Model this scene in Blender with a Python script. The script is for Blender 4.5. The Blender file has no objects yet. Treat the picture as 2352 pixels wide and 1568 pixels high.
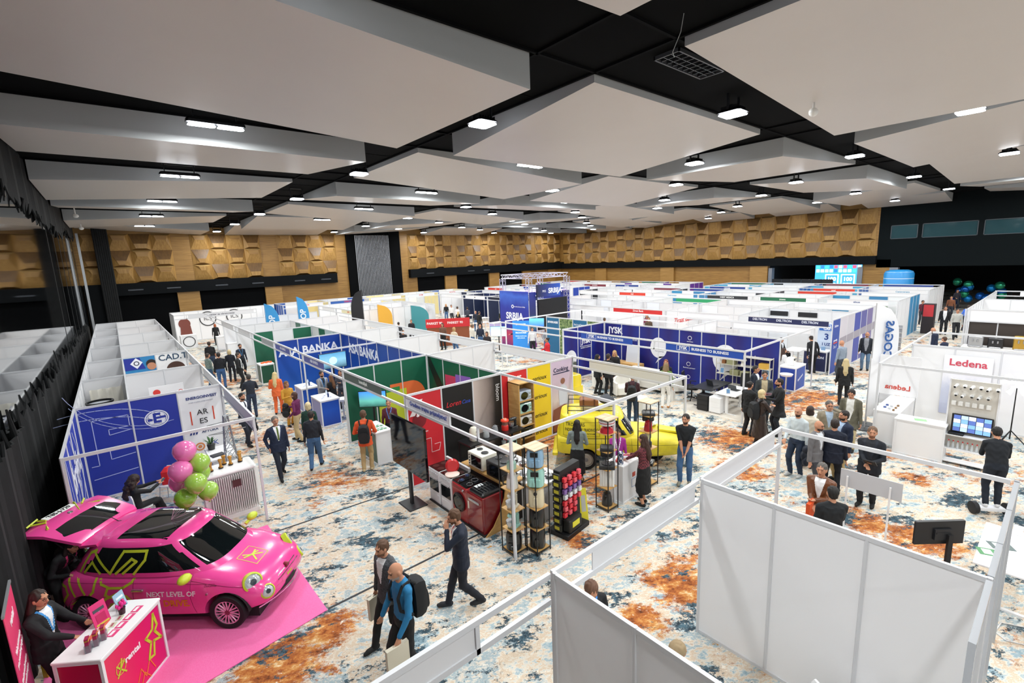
import bpy, bmesh, math, random
import numpy as np
from mathutils import Matrix, Vector
random.seed(7)
S = bpy.context.scene
C = S.collection
# ------------------------------------------------------------------ camera
CAMP = (1086.177, 0.172690744, -0.0397993189, 0.694216614)   # focal px, pitch, roll, yaw
HC = 5.75
def _axes():
    f, pi, ro, ya = CAMP
    cy, sy = math.cos(ya), math.sin(ya)
    fw = Vector((sy*math.cos(pi), cy*math.cos(pi), -math.sin(pi)))
    r = Vector((cy, -sy, 0)); u = r.cross(fw)
    return math.cos(ro)*r+math.sin(ro)*u, -math.sin(ro)*r+math.cos(ro)*u, fw
CR, CU, CF = _axes()
cam = bpy.data.objects.new('camera', bpy.data.cameras.new('camera'))
C.objects.link(cam)
cam.matrix_world = Matrix(((CR.x, CU.x, -CF.x, 0), (CR.y, CU.y, -CF.y, 0), (CR.z, CU.z, -CF.z, HC), (0, 0, 0, 1)))
cam.data.sensor_width = 36; cam.data.lens = CAMP[0]*36/2352; cam.data.clip_end = 300; cam.data.clip_start = .05
S.camera = cam
def at(px, py, z=0.0):
    "world point on the level z seen at a photo pixel"
    d = CF*CAMP[0]+CR*(px-1176)-CU*(py-784); t = (z-HC)/d.z
    return Vector((d.x*t, d.y*t, z))
# ------------------------------------------------------------------ light
W = bpy.data.worlds.new('hall_air'); S.world = W; W.use_nodes = True
W.node_tree.nodes['Background'].inputs[0].default_value = (.94, .98, 1.0, 1)
W.node_tree.nodes['Background'].inputs[1].default_value = .6
S.view_settings.view_transform = 'Standard'; S.view_settings.look = 'None'
S.view_settings.exposure = 0.33; S.view_settings.gamma = 1; S.view_settings.use_curve_mapping = False
LAMP_W = 190.0
# ------------------------------------------------------------------ materials
def lin(h):
    h = h.lstrip('#'); v = [int(h[i:i+2], 16)/255 for i in (0, 2, 4)]
    return tuple(c/12.92 if c <= .04045 else ((c+.055)/1.055)**2.4 for c in v)+(1,)
_m = {}
def M(h, rough=.55, metal=0, emit=0, **k):
    key = (h, rough, metal, emit, tuple(sorted(k.items())))
    if key in _m: return _m[key]
    m = bpy.data.materials.new('paint_'+h.strip('#')); m.use_nodes = True
    b = m.node_tree.nodes['Principled BSDF']
    b.inputs['Base Color'].default_value = lin(h); b.inputs['Roughness'].default_value = rough
    b.inputs['Metallic'].default_value = metal
    if emit:
        b.inputs['Emission Color'].default_value = lin(h); b.inputs['Emission Strength'].default_value = emit
    for a, v in k.items():
        b.inputs[{'trans': 'Transmission Weight', 'coat': 'Coat Weight', 'alpha': 'Alpha', 'ior': 'IOR', 'sheen': 'Sheen Weight', 'spec': 'Specular IOR Level'}[a]].default_value = v
    _m[key] = m; return m
def nodes(name, rough=.6):
    m = bpy.data.materials.new(name); m.use_nodes = True; t = m.node_tree
    return m, t.nodes, t.links, t.nodes['Principled BSDF']
def ramp(N, stops, interp='LINEAR'):
    r = N.new('ShaderNodeValToRGB'); r.color_ramp.interpolation = interp
    e = r.color_ramp.elements
    while len(e) < len(stops): e.new(.5)
    for i, (p, c) in enumerate(stops): e[i].position = p; e[i].color = lin(c) if isinstance(c, str) else (c, c, c, 1)
    return r
def noise(N, L, vec, scale, detail=6, rough=.6, dist=0):
    n = N.new('ShaderNodeTexNoise'); n.inputs['Scale'].default_value = scale; n.inputs['Detail'].default_value = detail
    n.inputs['Roughness'].default_value = rough; n.inputs['Distortion'].default_value = dist
    L.new(vec, n.inputs['Vector']); return n
def mapping(N, L, src, scale=(1, 1, 1), loc=(0, 0, 0), rot=(0, 0, 0)):
    mp = N.new('ShaderNodeMapping'); mp.inputs['Scale'].default_value = scale
    mp.inputs['Location'].default_value = loc; mp.inputs['Rotation'].default_value = rot
    L.new(src, mp.inputs['Vector']); return mp.outputs['Vector']
def mixc(N, L, fac, a, b):
    x = N.new('ShaderNodeMix'); x.data_type = 'RGBA'
    for s, v in ((x.inputs[0], fac), (x.inputs[6], a), (x.inputs[7], b)):
        if isinstance(v, (int, float)): s.default_value = v
        elif isinstance(v, str): s.default_value = lin(v)
        else: L.new(v, s)
    return x.outputs[2]
def carpet_mat():
    m, N, L, b = nodes('abstract_carpet'); b.inputs['Roughness'].default_value = .95
    tc = N.new('ShaderNodeTexCoord').outputs['Object']
    base = mapping(N, L, tc, (1, 1, 1), (0, 0, 0), (0, 0, .5)); st = mapping(N, L, base, (.8, 1.2, 1))
    off = lambda x, y, z=0, k=1: mapping(N, L, st, (k, k, k), (x, y, z))
    nz = lambda vec, sc, d=9, r=.72, di=.0: noise(N, L, vec, sc, d, r, di).outputs['Fac']
    def comb(a, wa, c, wc):
        q = N.new('ShaderNodeMath'); q.operation = 'MULTIPLY'; q.inputs[1].default_value = wa; L.new(a, q.inputs[0])
        p = N.new('ShaderNodeMath'); p.operation = 'MULTIPLY_ADD'; p.inputs[1].default_value = wc; L.new(c, p.inputs[0]); L.new(q.outputs[0], p.inputs[2]); return p.outputs[0]
    col = ramp(N, [(.36, '#708e9b'), (.43, '#a3b6bd'), (.455, '#dcd4c5'), (.495, '#c9b094'), (.515, '#e2d9ca'), (.555, '#8fa8b3'), (.60, '#dcd2c3'), (.68, '#b8977a')])
    L.new(comb(nz(st, 1.1, 4, .5), .45, nz(st, 4.2, 10, .78), .55), col.inputs[0])
    patch = nz(mapping(N, L, base, (1, 1, 1), CARPET_OFF), .2, 2, .5)
    for cx, cy, cr in RUST:      # the print's own rust coloured medallions
        vd = N.new('ShaderNodeVectorMath'); vd.operation = 'DISTANCE'; vd.inputs[1].default_value = (cx, cy, 0); L.new(tc, vd.inputs[0])
        mr = N.new('ShaderNodeMapRange'); mr.inputs['From Min'].default_value = 0; mr.inputs['From Max'].default_value = cr*1.5; mr.inputs['To Min'].default_value = .78; mr.inputs['To Max'].default_value = .36; L.new(vd.outputs['Value'], mr.inputs['Value'])
        mx = N.new('ShaderNodeMath'); mx.operation = 'MAXIMUM'; L.new(patch, mx.inputs[0]); L.new(mr.outputs[0], mx.inputs[1]); patch = mx.outputs[0]
    om = ramp(N, [(.53, 0.), (.565, 1.)]); L.new(comb(patch, .5, nz(off(7, 3), 2.4, 10, .82), .5), om.inputs[0])
    oc = ramp(N, [(.36, '#43230f'), (.43, '#8c481c'), (.5, '#b3682f'), (.57, '#cc9350'), (.64, '#e6cfa8')]); L.new(nz(off(2, 9), 3.6, 10, .76), oc.inputs[0])
    c = mixc(N, L, om.outputs[0], col.outputs[0], oc.outputs[0])
    for (x, y, sc, lo, hi, hexc) in ((17, 5, 3.4, .615, .64, '#c08a42'), (61, 8, 5.0, .635, .66, '#a8652f')):
        r = ramp(N, [(lo, 0.), (hi, 1.)]); L.new(nz(off(x, y), sc, 10, .76), r.inputs[0]); c = mixc(N, L, r.outputs[0], c, hexc)
    dm = ramp(N, [(.535, 0.), (.553, 1.)]); L.new(comb(nz(off(31, 12), 1.25, 4, .5), .42, nz(off(5, 77), 5.6, 10, .8), .58), dm.inputs[0])
    dc = ramp(N, [(.4, '#1f2e38'), (.6, '#46616e')]); L.new(nz(tc, 9, 3), dc.inputs[0]); c = mixc(N, L, dm.outputs[0], c, dc.outputs[0])
    wm = ramp(N, [(.60, 0.), (.63, 1.)]); L.new(nz(off(3, 51), 6.0, 8, .75), wm.inputs[0]); c = mixc(N, L, wm.outputs[0], c, '#e9e1d3')
    L.new(c, b.inputs['Base Color']); return m
CARPET_OFF = (4.2, 1.3, 0)
RUST = [tuple(at(a, c))[:2]+(r,) for a, c, r in ((640, 1520, 1.0), (760, 1440, .6), (1390, 1110, 1.1), (1330, 1240, .5), (1560, 1340, .9), (1480, 1420, .5), (1690, 1010, 1.5), (1480, 1060, .6), (1880, 910, 1.3), (1700, 1080, .9), (1990, 1200, .7), (2120, 1240, .9), (2250, 1010, .7), (1650, 930, 1.2), (1300, 1000, .8), (2100, 1100, .5))]
def wood_mat(name, a, c, sc=(1, 1, 14), rough=.5):
    m, N, L, b = nodes(name); b.inputs['Roughness'].default_value = rough
    tc = N.new('ShaderNodeTexCoord').outputs['Object']
    r = ramp(N, [(.3, a), (.7, c)]); L.new(noise(N, L, mapping(N, L, tc, sc), 1.6, 5, .6).outputs['Fac'], r.inputs[0])
    L.new(r.outputs[0], b.inputs['Base Color']); return m
def cloth_mat(name, a, c, scale=30):
    m, N, L, b = nodes(name); b.inputs['Roughness'].default_value = .9
    tc = N.new('ShaderNodeTexCoord').outputs['Object']
    r = ramp(N, [(.4, a), (.6, c)]); L.new(noise(N, L, tc, scale, 3).outputs['Fac'], r.inputs[0])
    L.new(r.outputs[0], b.inputs['Base Color']); return m
def check_mat(name, a, c, d, scale=22):
    m, N, L, b = nodes(name); b.inputs['Roughness'].default_value = .9
    tc = N.new('ShaderNodeTexCoord').outputs['Object']
    ck = N.new('ShaderNodeTexChecker'); ck.inputs['Scale'].default_value = scale; L.new(tc, ck.inputs['Vector'])
    ck.inputs['Color1'].default_value = lin(a); ck.inputs['Color2'].default_value = lin(c)
    ck2 = N.new('ShaderNodeTexChecker'); ck2.inputs['Scale'].default_value = scale; L.new(mapping(N, L, tc, (1, 1, 1), (.02, .02, .02)), ck2.inputs['Vector'])
    L.new(mixc(N, L, ck2.outputs['Fac'], ck.outputs['Color'], d), b.inputs['Base Color']); return m
def grad_mat(name, stops, axis=2, scale=1.0, off=0., nz=0., rough=.45):
    "printed poster gradient along a local axis"
    m, N, L, b = nodes(name); b.inputs['Roughness'].default_value = rough
    tc = N.new('ShaderNodeTexCoord').outputs['Generated']
    sp = N.new('ShaderNodeSeparateXYZ')
    if nz:
        va = N.new('ShaderNodeVectorMath'); va.operation = 'MULTIPLY_ADD'; va.inputs[1].default_value = (nz,)*3
        L.new(noise(N, L, tc, 2.5, 4).outputs['Color'], va.inputs[0]); L.new(tc, va.inputs[2]); L.new(va.outputs[0], sp.inputs[0])
    else: L.new(tc, sp.inputs[0])
    r = ramp(N, stops); mt = N.new('ShaderNodeMath'); mt.operation = 'MULTIPLY_ADD'; mt.inputs[1].default_value = scale; mt.inputs[2].default_value = off-nz/2
    L.new(sp.outputs[axis], mt.inputs[0]); L.new(mt.outputs[0], r.inputs[0]); L.new(r.outputs[0], b.inputs['Base Color']); return m
# ------------------------------------------------------------------ builders
class MB:
    def __init__(s): s.v = []; s.f = []; s.m = []; s.T = Matrix.Identity(4); s.mi = 0
    def add(s, vs, fs, mi=None):
        o = len(s.v); T = s.T; s.v += [tuple(T @ Vector(v)) for v in vs]
        s.f += [tuple(i+o for i in f) for f in fs]; s.m += [s.mi if mi is None else mi]*len(fs); return s
    def box(s, x0, x1, y0, y1, z0, z1, mi=None):
        return s.add([(x, y, z) for z in (z0, z1) for y in (y0, y1) for x in (x0, x1)],
                     [(0, 2, 3, 1), (4, 5, 7, 6), (0, 1, 5, 4), (2, 6, 7, 3), (0, 4, 6, 2), (1, 3, 7, 5)], mi)
    def cbox(s, x, y, z, w, d, h, mi=None): return s.box(x-w/2, x+w/2, y-d/2, y+d/2, z, z+h, mi)
    def rbox(s, x0, x1, y0, y1, z0, z1, r=.02, mi=None):
        "box with chamfered vertical edges and top"
        p = [(x0+r, y0), (x1-r, y0), (x1, y0+r), (x1, y1-r), (x1-r, y1), (x0+r, y1), (x0, y1-r), (x0, y0+r)]
        cx, cy = (x0+x1)/2, (y0+y1)/2; k = 1-r/max((x1-x0)/2, 1e-4)
        q = [(cx+(a-cx)*k, cy+(b-cy)*k) for a, b in p]
        return s.add([(a, b, z0) for a, b in p]+[(a, b, z1-r) for a, b in p]+[(a, b, z1) for a, b in q],
                     [tuple(range(7, -1, -1)), tuple(range(16, 24))]+[(i, (i+1) % 8, 8+(i+1) % 8, 8+i) for i in range(8)]+[(8+i, 8+(i+1) % 8, 16+(i+1) % 8, 16+i) for i in range(8)], mi)
    def prism(s, pts, z0, z1, mi=None):
        n = len(pts); return s.add([(a, b, z0) for a, b in pts]+[(a, b, z1) for a, b in pts],
            [tuple(range(n-1, -1, -1)), tuple(range(n, 2*n))]+[(i, (i+1) % n, n+(i+1) % n, n+i) for i in range(n)], mi)
    def xz(s, pts, y0, y1, mi=None):
        n = len(pts); return s.add([(a, y0, b) for a, b in pts]+[(a, y1, b) for a, b in pts],
            [tuple(range(n)), tuple(range(2*n-1, n-1, -1))]+[(i, n+i, n+(i+1) % n, (i+1) % n) for i in range(n)], mi)
    def loft(s, rings, mi=None, cap=True, closed=True):
        n = len(rings[0]); v = [p for r in rings for p in r]; f = []
        for k in range(len(rings)-1):
            for i in range(n if closed else n-1): a = k*n+i; b = k*n+(i+1) % n; f.append((a, b, b+n, a+n))
        if cap: f += [tuple(range(n-1, -1, -1)), tuple(range(len(v)-n, len(v)))]
        return s.add(v, f, mi)
    def tube(s, p0, p1, r0, r1=None, n=10, mi=None):
        r1 = r0 if r1 is None else r1; p0 = Vector(p0); p1 = Vector(p1); d = (p1-p0)
        if d.length < 1e-6: return s
        q = d.to_track_quat('Z', 'Y'); a = [Vector((math.cos(t), math.sin(t), 0)) for t in [2*math.pi*i/n for i in range(n)]]
        return s.loft([[tuple(p0+q @ (x*r0)) for x in a], [tuple(p1+q @ (x*r1)) for x in a]], mi)
    def path(s, pts, r, n=8, mi=None):
        for a, b in zip(pts, pts[1:]): s.tube(a, b, r, r, n, mi)
        return s
    def lathe(s, prof, c=(0, 0, 0), n=20, mi=None, sx=1, sy=1):
        return s.loft([[(c[0]+r*sx*math.cos(2*math.pi*i/n), c[1]+r*sy*math.sin(2*math.pi*i/n), c[2]+z) for i in range(n)] for r, z in prof], mi)
    def ell(s, c, r, n=14, k=9, mi=None, R=None):
        rr = []
        for j in range(k+1):
            t = -math.pi/2+math.pi*j/k; cr = max(math.cos(t), .02)
            ring = [Vector((r[0]*cr*math.cos(2*math.pi*i/n), r[1]*cr*math.sin(2*math.pi*i/n), r[2]*math.sin(t))) for i in range(n)]
            rr.append([tuple(Vector(c)+(R @ p if R else p)) for p in ring])
        return s.loft(rr, mi)
    def build(s, name, mats, parent=None, smooth=False, bevel=0, inv=None):
        me = bpy.data.meshes.new(name)
        vs = s.v
        if parent is not None:
            I = WM(parent).inverted(); vs = [tuple(I @ Vector(v)) for v in s.v] if inv is None else s.v
        me.from_pydata(vs, [], s.f)
        if not isinstance(mats, (list, tuple)): mats = [mats]
        for m in mats: me.materials.append(m)
        me.polygons.foreach_set('material_index', s.m)
        if smooth:
            me.polygons.foreach_set('use_smooth', [True]*len(me.polygons))
            me.set_sharp_from_angle(angle=math.radians(38))
        me.update()
        bm = bmesh.new(); bm.from_mesh(me); bmesh.ops.recalc_face_normals(bm, faces=bm.faces); bm.to_mesh(me); bm.free()
        o = bpy.data.objects.new(name, me); C.objects.link(o)
        if parent is not None: o.parent = parent
        if bevel:
            b = o.modifiers.new('bevel', 'BEVEL'); b.width = bevel; b.segments = 2; b.limit_method = 'ANGLE'
        return o
def WM(o):
    m = o.matrix_basis.copy()
    while o.parent: o = o.parent; m = o.matrix_basis @ m
    return m
def tag(o, label=None, cat=None, group=None, kind=None):
    if label: o['label'] = label
    if cat: o['category'] = cat
    if group: o['group'] = group
    if kind: o['kind'] = kind
    return o
def thing(name, loc, label, cat, rz=0, group=None):
    o = bpy.data.objects.new(name, None); C.objects.link(o); o.empty_display_size = .1
    o.location = loc; o.rotation_euler = (0, 0, rz); return tag(o, label, cat, group, 'thing')
def solo(o, label, cat, group=None):
    "give a one-mesh thing its labels and put its origin at its base centre"
    vs = np.array([v.co for v in o.data.vertices]); c = (vs.min(0)+vs.max(0))/2; c[2] = vs[:, 2].min()
    o.data.transform(Matrix.Translation(-Vector(c))); o.location = Vector(c)
    return tag(o, label, cat, group)
def copy_tree(o, parent=None):
    c = o.copy(); C.objects.link(c)
    if parent is not None: c.parent = parent
    for ch in list(o.children): copy_tree(ch, c)
    return c
_tc = {}
def txt(s, size, mat, parent, T, name='lettering', bold=.0, ext=.002, align='CENTER', shear=0, sx=1):
    "flat raised lettering; T maps the text plane (x right, y up) into the parent's space"
    k = (s, size, bold, ext, align, shear, sx)
    if k not in _tc:
        cu = bpy.data.curves.new('t', 'FONT'); cu.body = s; cu.size = size; cu.align_x = align; cu.align_y = 'CENTER'
        cu.extrude = ext; cu.offset = bold*size; cu.shear = shear; cu.resolution_u = 3
        ob = bpy.data.objects.new('t', cu); me = bpy.data.meshes.new_from_object(ob); bpy.data.objects.remove(ob)
        if sx != 1: me.transform(Matrix.Diagonal((sx, 1, 1, 1)))
        _tc[k] = me
    me = _tc[k].copy(); me.materials.clear(); me.materials.append(mat); me.name = name
    o = bpy.data.objects.new(name, me); C.objects.link(o); o.parent = parent; o.matrix_basis = T; return o
def face(x, y, z, dx, dy, off=0):
    "text matrix on an upright plane whose reading direction is (dx,dy); off moves it towards the reader"
    l = math.hypot(dx, dy); dx /= l; dy /= l
    nx, ny = dy, -dx
    return Matrix(((dx, 0, nx, x+nx*off), (dy, 0, ny, y+ny*off), (0, 1, 0, z), (0, 0, 0, 1)))
WHITE = M('#e9e9ea', .5); FRAME = M('#d4d5d8', .35); BLACK = M('#0c0d0f', .6); GREYP = M('#dcdcdb', .55)
# ================================================================== SETTING
YW, XW, XM, ZC = 50.8, 52.7, -1.75, 9.6
STR = lambda o: tag(o, kind='structure')
b = MB(); b.box(-1.9, 78, -14, 51.2, -.2, 0); STR(b.build('floor', carpet_mat()))
b = MB(); b.box(-1.9, 78, -14, 51.2, ZC, ZC+.2); ceil = STR(b.build('ceiling', M('#040506', .95, spec=.1)))
# seams and cable channels of the black ceiling
COLX = [-1.578+10.131*i for i in range(7)]; ROWY = [7.16+7.682*j for j in range(-2, 6)]
b = MB()
for x in COLX:
    for q in (x-.1, x+8.35): b.box(q-.03, q+.03, -10, 50.7, ZC-.05, ZC)
for y in ROWY:
    for q in (y-.1, y+5.67): b.box(-1.6, 75, q-.03, q+.03, ZC-.05, ZC)
for k in range(40): b.box(-1.6, 75, -10+k*1.9, -9.98+k*1.9, ZC-.015, ZC)
STR(b.build('trim_ceiling', M('#0b0c0e', .9, spec=.1)))
# left mirror wall with black drapes
b = MB(); b.box(-1.95, -1.75, -14, 50.8, 0, ZC); STR(b.build('wall_left', M('#9a9d9f', .04, 1)))
b = MB()
for k in range(7):
    y = 27.5+3.1*k; b.box(-1.751, -1.74, y, y+.05, 0, ZC)
STR(b.build('trim_left', M('#1a1c1e', .4)))
def drape(y0, y1, zf, top, step=.11):
    rg = random.Random(3 if top else 5); b = MB(); pts = []; y = y0; i = 0
    while y < y1:
        pts.append((-1.66+.045*math.sin(i*1.9)+.02*rg.random(), y, zf(y, i, rg))); y += step*(1+max(0, y-8)*.03); i += 1
    n = len(pts); v = []; f = []
    for x, y, z in pts: v += [(x, y, ZC-.06 if top else 0.0), (x, y, z), (x-.03, y, z), (x-.03, y, ZC-.06 if top else 0.0)]
    for k in range(n-1):
        a = 4*k; c = a+4
        f += [(a, c, c+1, a+1), (a+1, c+1, c+2, a+2), (a+2, c+2, c+3, a+3)]
    b.add(v, f); return b
def zlow(y, i, rg):
    base = 3.05-.9*min(1, max(0, (y-10)/34.))
    return base+((i % 7 == 0)*.3+(i % 11 == 4)*.2)*(1 if y > 9 else .2)+.05*rg.random()
o = drape(-13, 45.5, zlow, False).build('stage_curtain', cloth_mat('black_drape', '#070809', '#0e1012', 4), smooth=False)
tag(o, 'long black floor curtain with jagged top edge along the mirrored left wall', 'curtain')
def zup(y, i, rg): return 8.0-.35*(i % 6 == 0)-.25*(i % 4 == 1)+.12*rg.random()+(.5 if y > 36 else 0)
o = drape(-13, 48, zup, True, .16).build('curtain_valance', bpy.data.materials['black_drape'])
tag(o, 'black ragged valance hanging from the ceiling edge above the mirrored wall', 'curtain')
# far wall (y = YW)
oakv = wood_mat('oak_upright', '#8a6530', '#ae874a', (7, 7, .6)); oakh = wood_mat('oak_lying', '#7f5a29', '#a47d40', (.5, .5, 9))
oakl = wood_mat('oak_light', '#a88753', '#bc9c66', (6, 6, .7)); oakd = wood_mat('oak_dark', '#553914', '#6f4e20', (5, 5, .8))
blk = M('#080b0e', .8, spec=.15); blk2 = M('#050608', .85, spec=.1)
b = MB(); b.box(-1.9, XW+.3, YW, YW+.2, 0, ZC); STR(b.build('wall_back', oakh))
b = MB(); b.box(XW, XW+.2, 11.82, YW, 4.35, ZC)
for y0, y1 in ((20.9, 50.8), (10.8, 12.83)): b.box(XW, XW+.2, y0, y1, 0, 4.35)
STR(b.build('wall_right', oakh))
def facets(run, z0, z1, pos, nc, nr, seed):
    "carved pyramid panels; pos(u,d,z) -> xyz with d the depth towards the hall"
    rg = random.Random(seed); b = MB(); u0, u1 = run; cw = (u1-u0)/nc; ch = (z1-z0)/nr
    for i in range(nc):
        for j in range(nr):
            a, c, e, g = u0+i*cw, u0+(i+1)*cw, z0+j*ch, z0+(j+1)*ch
            up = (i+j) % 2 == 0; w = .26 if rg.random() < .8 else .38; h = .2+.5*((i*7+j*3) % 3 == 0)
            if up: q = [(a+cw*w, e+ch*.62), (c-cw*w, e+ch*.62), (c-cw*w*.7, e+ch*.9), (a+cw*w*.7, e+ch*.9)]
            else: q = [(a+cw*w, e+ch*.12), (c-cw*w, e+ch*.12), (c-cw*w*.7, e+ch*.4), (a+cw*w*.7, e+ch*.4)]
            d = .30
            P = [pos(a, .02, e), pos(c, .02, e), pos(c, .02, g), pos(a, .02, g)]+[pos(x, d, z) for x, z in q]
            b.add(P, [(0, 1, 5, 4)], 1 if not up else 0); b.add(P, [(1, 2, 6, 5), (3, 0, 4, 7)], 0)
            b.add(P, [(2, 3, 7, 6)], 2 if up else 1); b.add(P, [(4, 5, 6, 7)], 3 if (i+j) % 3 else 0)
    return b
FM = [oakv, oakd, oakl, oakh]
py = lambda u, d, z: (u, YW-d, z)
px_ = lambda u, d, z: (XW-d, u, z)
n = 0
def wpanel(bm, label):
    global n; n += 1
    o = bm.build('carved_panel', FM); return tag(o, label, 'wall panel')
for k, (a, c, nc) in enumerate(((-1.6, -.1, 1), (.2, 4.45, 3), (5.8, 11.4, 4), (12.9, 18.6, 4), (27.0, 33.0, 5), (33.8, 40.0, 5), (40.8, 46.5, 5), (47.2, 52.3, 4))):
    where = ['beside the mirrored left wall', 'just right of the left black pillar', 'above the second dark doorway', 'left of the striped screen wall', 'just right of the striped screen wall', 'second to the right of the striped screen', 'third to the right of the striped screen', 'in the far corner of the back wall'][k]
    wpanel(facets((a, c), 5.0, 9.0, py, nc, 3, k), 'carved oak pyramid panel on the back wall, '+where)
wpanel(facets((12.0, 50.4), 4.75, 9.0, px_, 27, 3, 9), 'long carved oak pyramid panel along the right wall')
b = MB(); b.box(-1.7, 18.3, YW-.55, YW, 4.03, 5.0); b.box(26.9, XW, YW-.55, YW, 4.03, 5.0); b.box(XW-.45, XW, 11.8, YW-.55, 4.0, 4.75)
b.box(-1.7, -.1, YW-.6, YW, 0, 4.8); STR(b.build('trim_1', blk))
b = MB()
for x0, x1 in ((-1.2, 4.3), (5.95, 11.3), (28.0, 31.7), (33.4, 38.6), (40.3, 44.5)): b.box(x0, x1, YW-.06, YW, 0, 4.03)
b.box(19.7, 20.55, YW-.3, YW, 0, ZC); b.box(24.6, 25.9, YW-.3, YW, 0, ZC); b.box(26.9, 28.1, YW-.7, YW, 3.2, ZC) if 0 else None
b.box(20.55, 24.6, YW-.1, YW, 0, ZC); STR(b.build('door_1', blk2))
b = MB()
for k in range(24): b.box(20.65+k*.166, 20.70+k*.166, YW-.34, YW-.12, 0, 8.9)
o = b.build('slat_screen', M('#b5b8bd', .35, .6)); tag(o, 'tall striped screen of pale vertical slats on the back wall', 'screen')
b = MB()
for x0, x1 in ((4.3, 5.95), (11.3, 12.8)): b.box(x0, x1, YW-.3, YW, 0, 4.03)
for x0, x1 in ((31.7, 33.4), (38.6, 40.3), (44.5, 46.1), (49.5, 51)): b.box(x0, x1, YW-.3, YW, 0, 4.03)
for y0, y1 in ((42.1, 44), (31.75, 33.6), (20.95, 22.7)): b.box(XW-.3, XW, y0, y1, 0, 4.0)
STR(b.build('trim_2', oakl if 0 else wood_mat('oak_pier', '#8d6830', '#a98147', (.5, .5, 8))))
for k, x in enumerate((1.0, 3.6, 7.2, 10.2, 14.0, 16.6, 29, 35, 37.5)):
    b = MB(); b.box(x, x+1.0, YW-.575, YW-.551, 4.4, 4.43); b.box(x, x+1.0, YW-.575, YW-.551, 4.46, 4.49); b.box(x, x+.03, YW-.575, YW-.551, 4.4, 4.49); b.box(x+.97, x+1, YW-.575, YW-.551, 4.4, 4.49)
    tag(b.build('air_grille', M('#5b6068', .4)), 'thin grey air slot in the black back wall band, number %d from the left' % (k+1), 'vent', 'air slots in the black band')
# black curtain column beside the first bay, steel pole at the end of the mirrored wall
b = MB()
for k in range(7): b.tube((-.55+k*.13, YW-.9, 0), (-.55+k*.13, YW-.9, ZC-.1), .085, n=8)
b.build('curtain_column', bpy.data.materials['black_drape'], smooth=True); tag(bpy.data.objects['curtain_column'], 'black gathered curtain column left of the carved back wall panels', 'curtain')
b = MB(); b.box(-1.55, -1.4, 48.6, 48.75, 0, 8.9)
tag(b.build('steel_pole', M('#c2c6ca', .3, .7)), 'tall pale steel pole where the mirrored wall meets the oak wall', 'pole')
# dark upper right wall with control room windows, openings, lobby beyond
dk = M('#0b1113', .9, spec=.15)
b = MB()
b.box(XW, XW+.2, -14, 11.82, 3.78, 6.15); b.box(XW, XW+.2, -14, 11.82, 7.32, ZC)
for y0, y1 in ((10.98, 11.82), (8.86, 9.14), (5.15, 5.47), (-14, 1.2)): b.box(XW, XW+.2, y0, y1, 6.15, 7.32)
b.box(XW, XW+.2, 10.78, 11.82, 3.7, 4.4); b.box(XW, XW+.2, -14, -1, 0, 3.78)
STR(b.build('wall_right_upper', dk))
for k, (y0, y1) in enumerate(((9.14, 10.98), (5.47, 8.86), (1.2, 5.15))):
    b = MB(); b.box(XW+.05, XW+.09, y0, y1, 6.15, 7.32, 0)
    for q in (y0, y1-.05): b.box(XW-.02, XW+.12, q, q+.05, 6.15, 7.32, 1)
    b.box(XW-.02, XW+.12, y0, y1, 7.27, 7.32, 1); b.box(XW-.02, XW+.12, y0, y1, 6.15, 6.2, 1)
    STR(b.build('window_%d' % (k+1), [M('#2b474d', .06, .0, coat=.6), M('#3c444a', .5)]))
b = MB(); b.box(XW+2.5, XW+2.7, -14, 12, 6, 8); b.box(XW+.2, XW+2.5, -14, 12, 5.9, 6); STR(b.build('wall_booth', dk))
b = MB(); b.box(77.6, 78, -14, 51, 0, ZC); b.box(XW, 78, 21.2, 21.4, 0, 9); b.box(XW+.3, 78, -14, 21.3, 5.2, 5.4); STR(b.build('wall_lobby', M('#0b0c10', .8)))
b = MB(); b.box(XW-.15, XW+.5, 20.55, 20.9, 0, 3.75); b.box(XW-.15, XW+.5, 12.75, 13.15, 0, 3.75); b.box(XW-.15, XW+.5, 10.2, 10.8, 0, 3.7)
STR(b.build('door_2', M('#8d9199', .35, .5)))
# LED stage screen in the opening
t = thing('led_screen', (57, 15, 0), 'large glowing blue stage screen with two framed badges in the dark opening', 'screen')
b = MB(); b.box(57, 57.25, 13.3, 18.0, .6, 3.95); b.build('screen_case', BLACK, t)
b = MB(); b.box(56.96, 57, 13.35, 17.95, .65, 3.9); b.build('display', M('#3f9fd6', .5, 0, 1.6), t)
b = MB(); rg = random.Random(2)
for k in range(11):
    for r in range(2):
        b.cbox(56.95, 13.7+k*.4, 3.5-.4*r, .02, .3, .3, rg.randrange(5))
b.build('tile_pattern', [M(h, .5, 0, 1.8) for h in ('#ffffff', '#e2506e', '#45c3e6', '#2f73c9', '#f0f5fb')], t)
for y in (16.4, 15.0):
    b = MB(); b.box(56.93, 56.95, y-.6, y+.6, 1.5, 2.9); fr = b.build('badge', M('#ffffff', .5, 0, 2), t)
    b = MB(); b.box(56.91, 56.93, y-.5, y+.5, 1.6, 2.8); b.build('badge_field', M('#3c93cf', .5, 0, 1.5), fr)
    txt('100', .52, M('#ffffff', .5, 0, 2.2), fr, WM(fr).inverted() @ face(56.90, y, 2.4, 0, -1), bold=.03)
    txt('EXPO', .3, M('#ffffff', .5, 0, 2.2), fr, WM(fr).inverted() @ face(56.90, y, 1.9, 0, -1), bold=.03)
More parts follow.
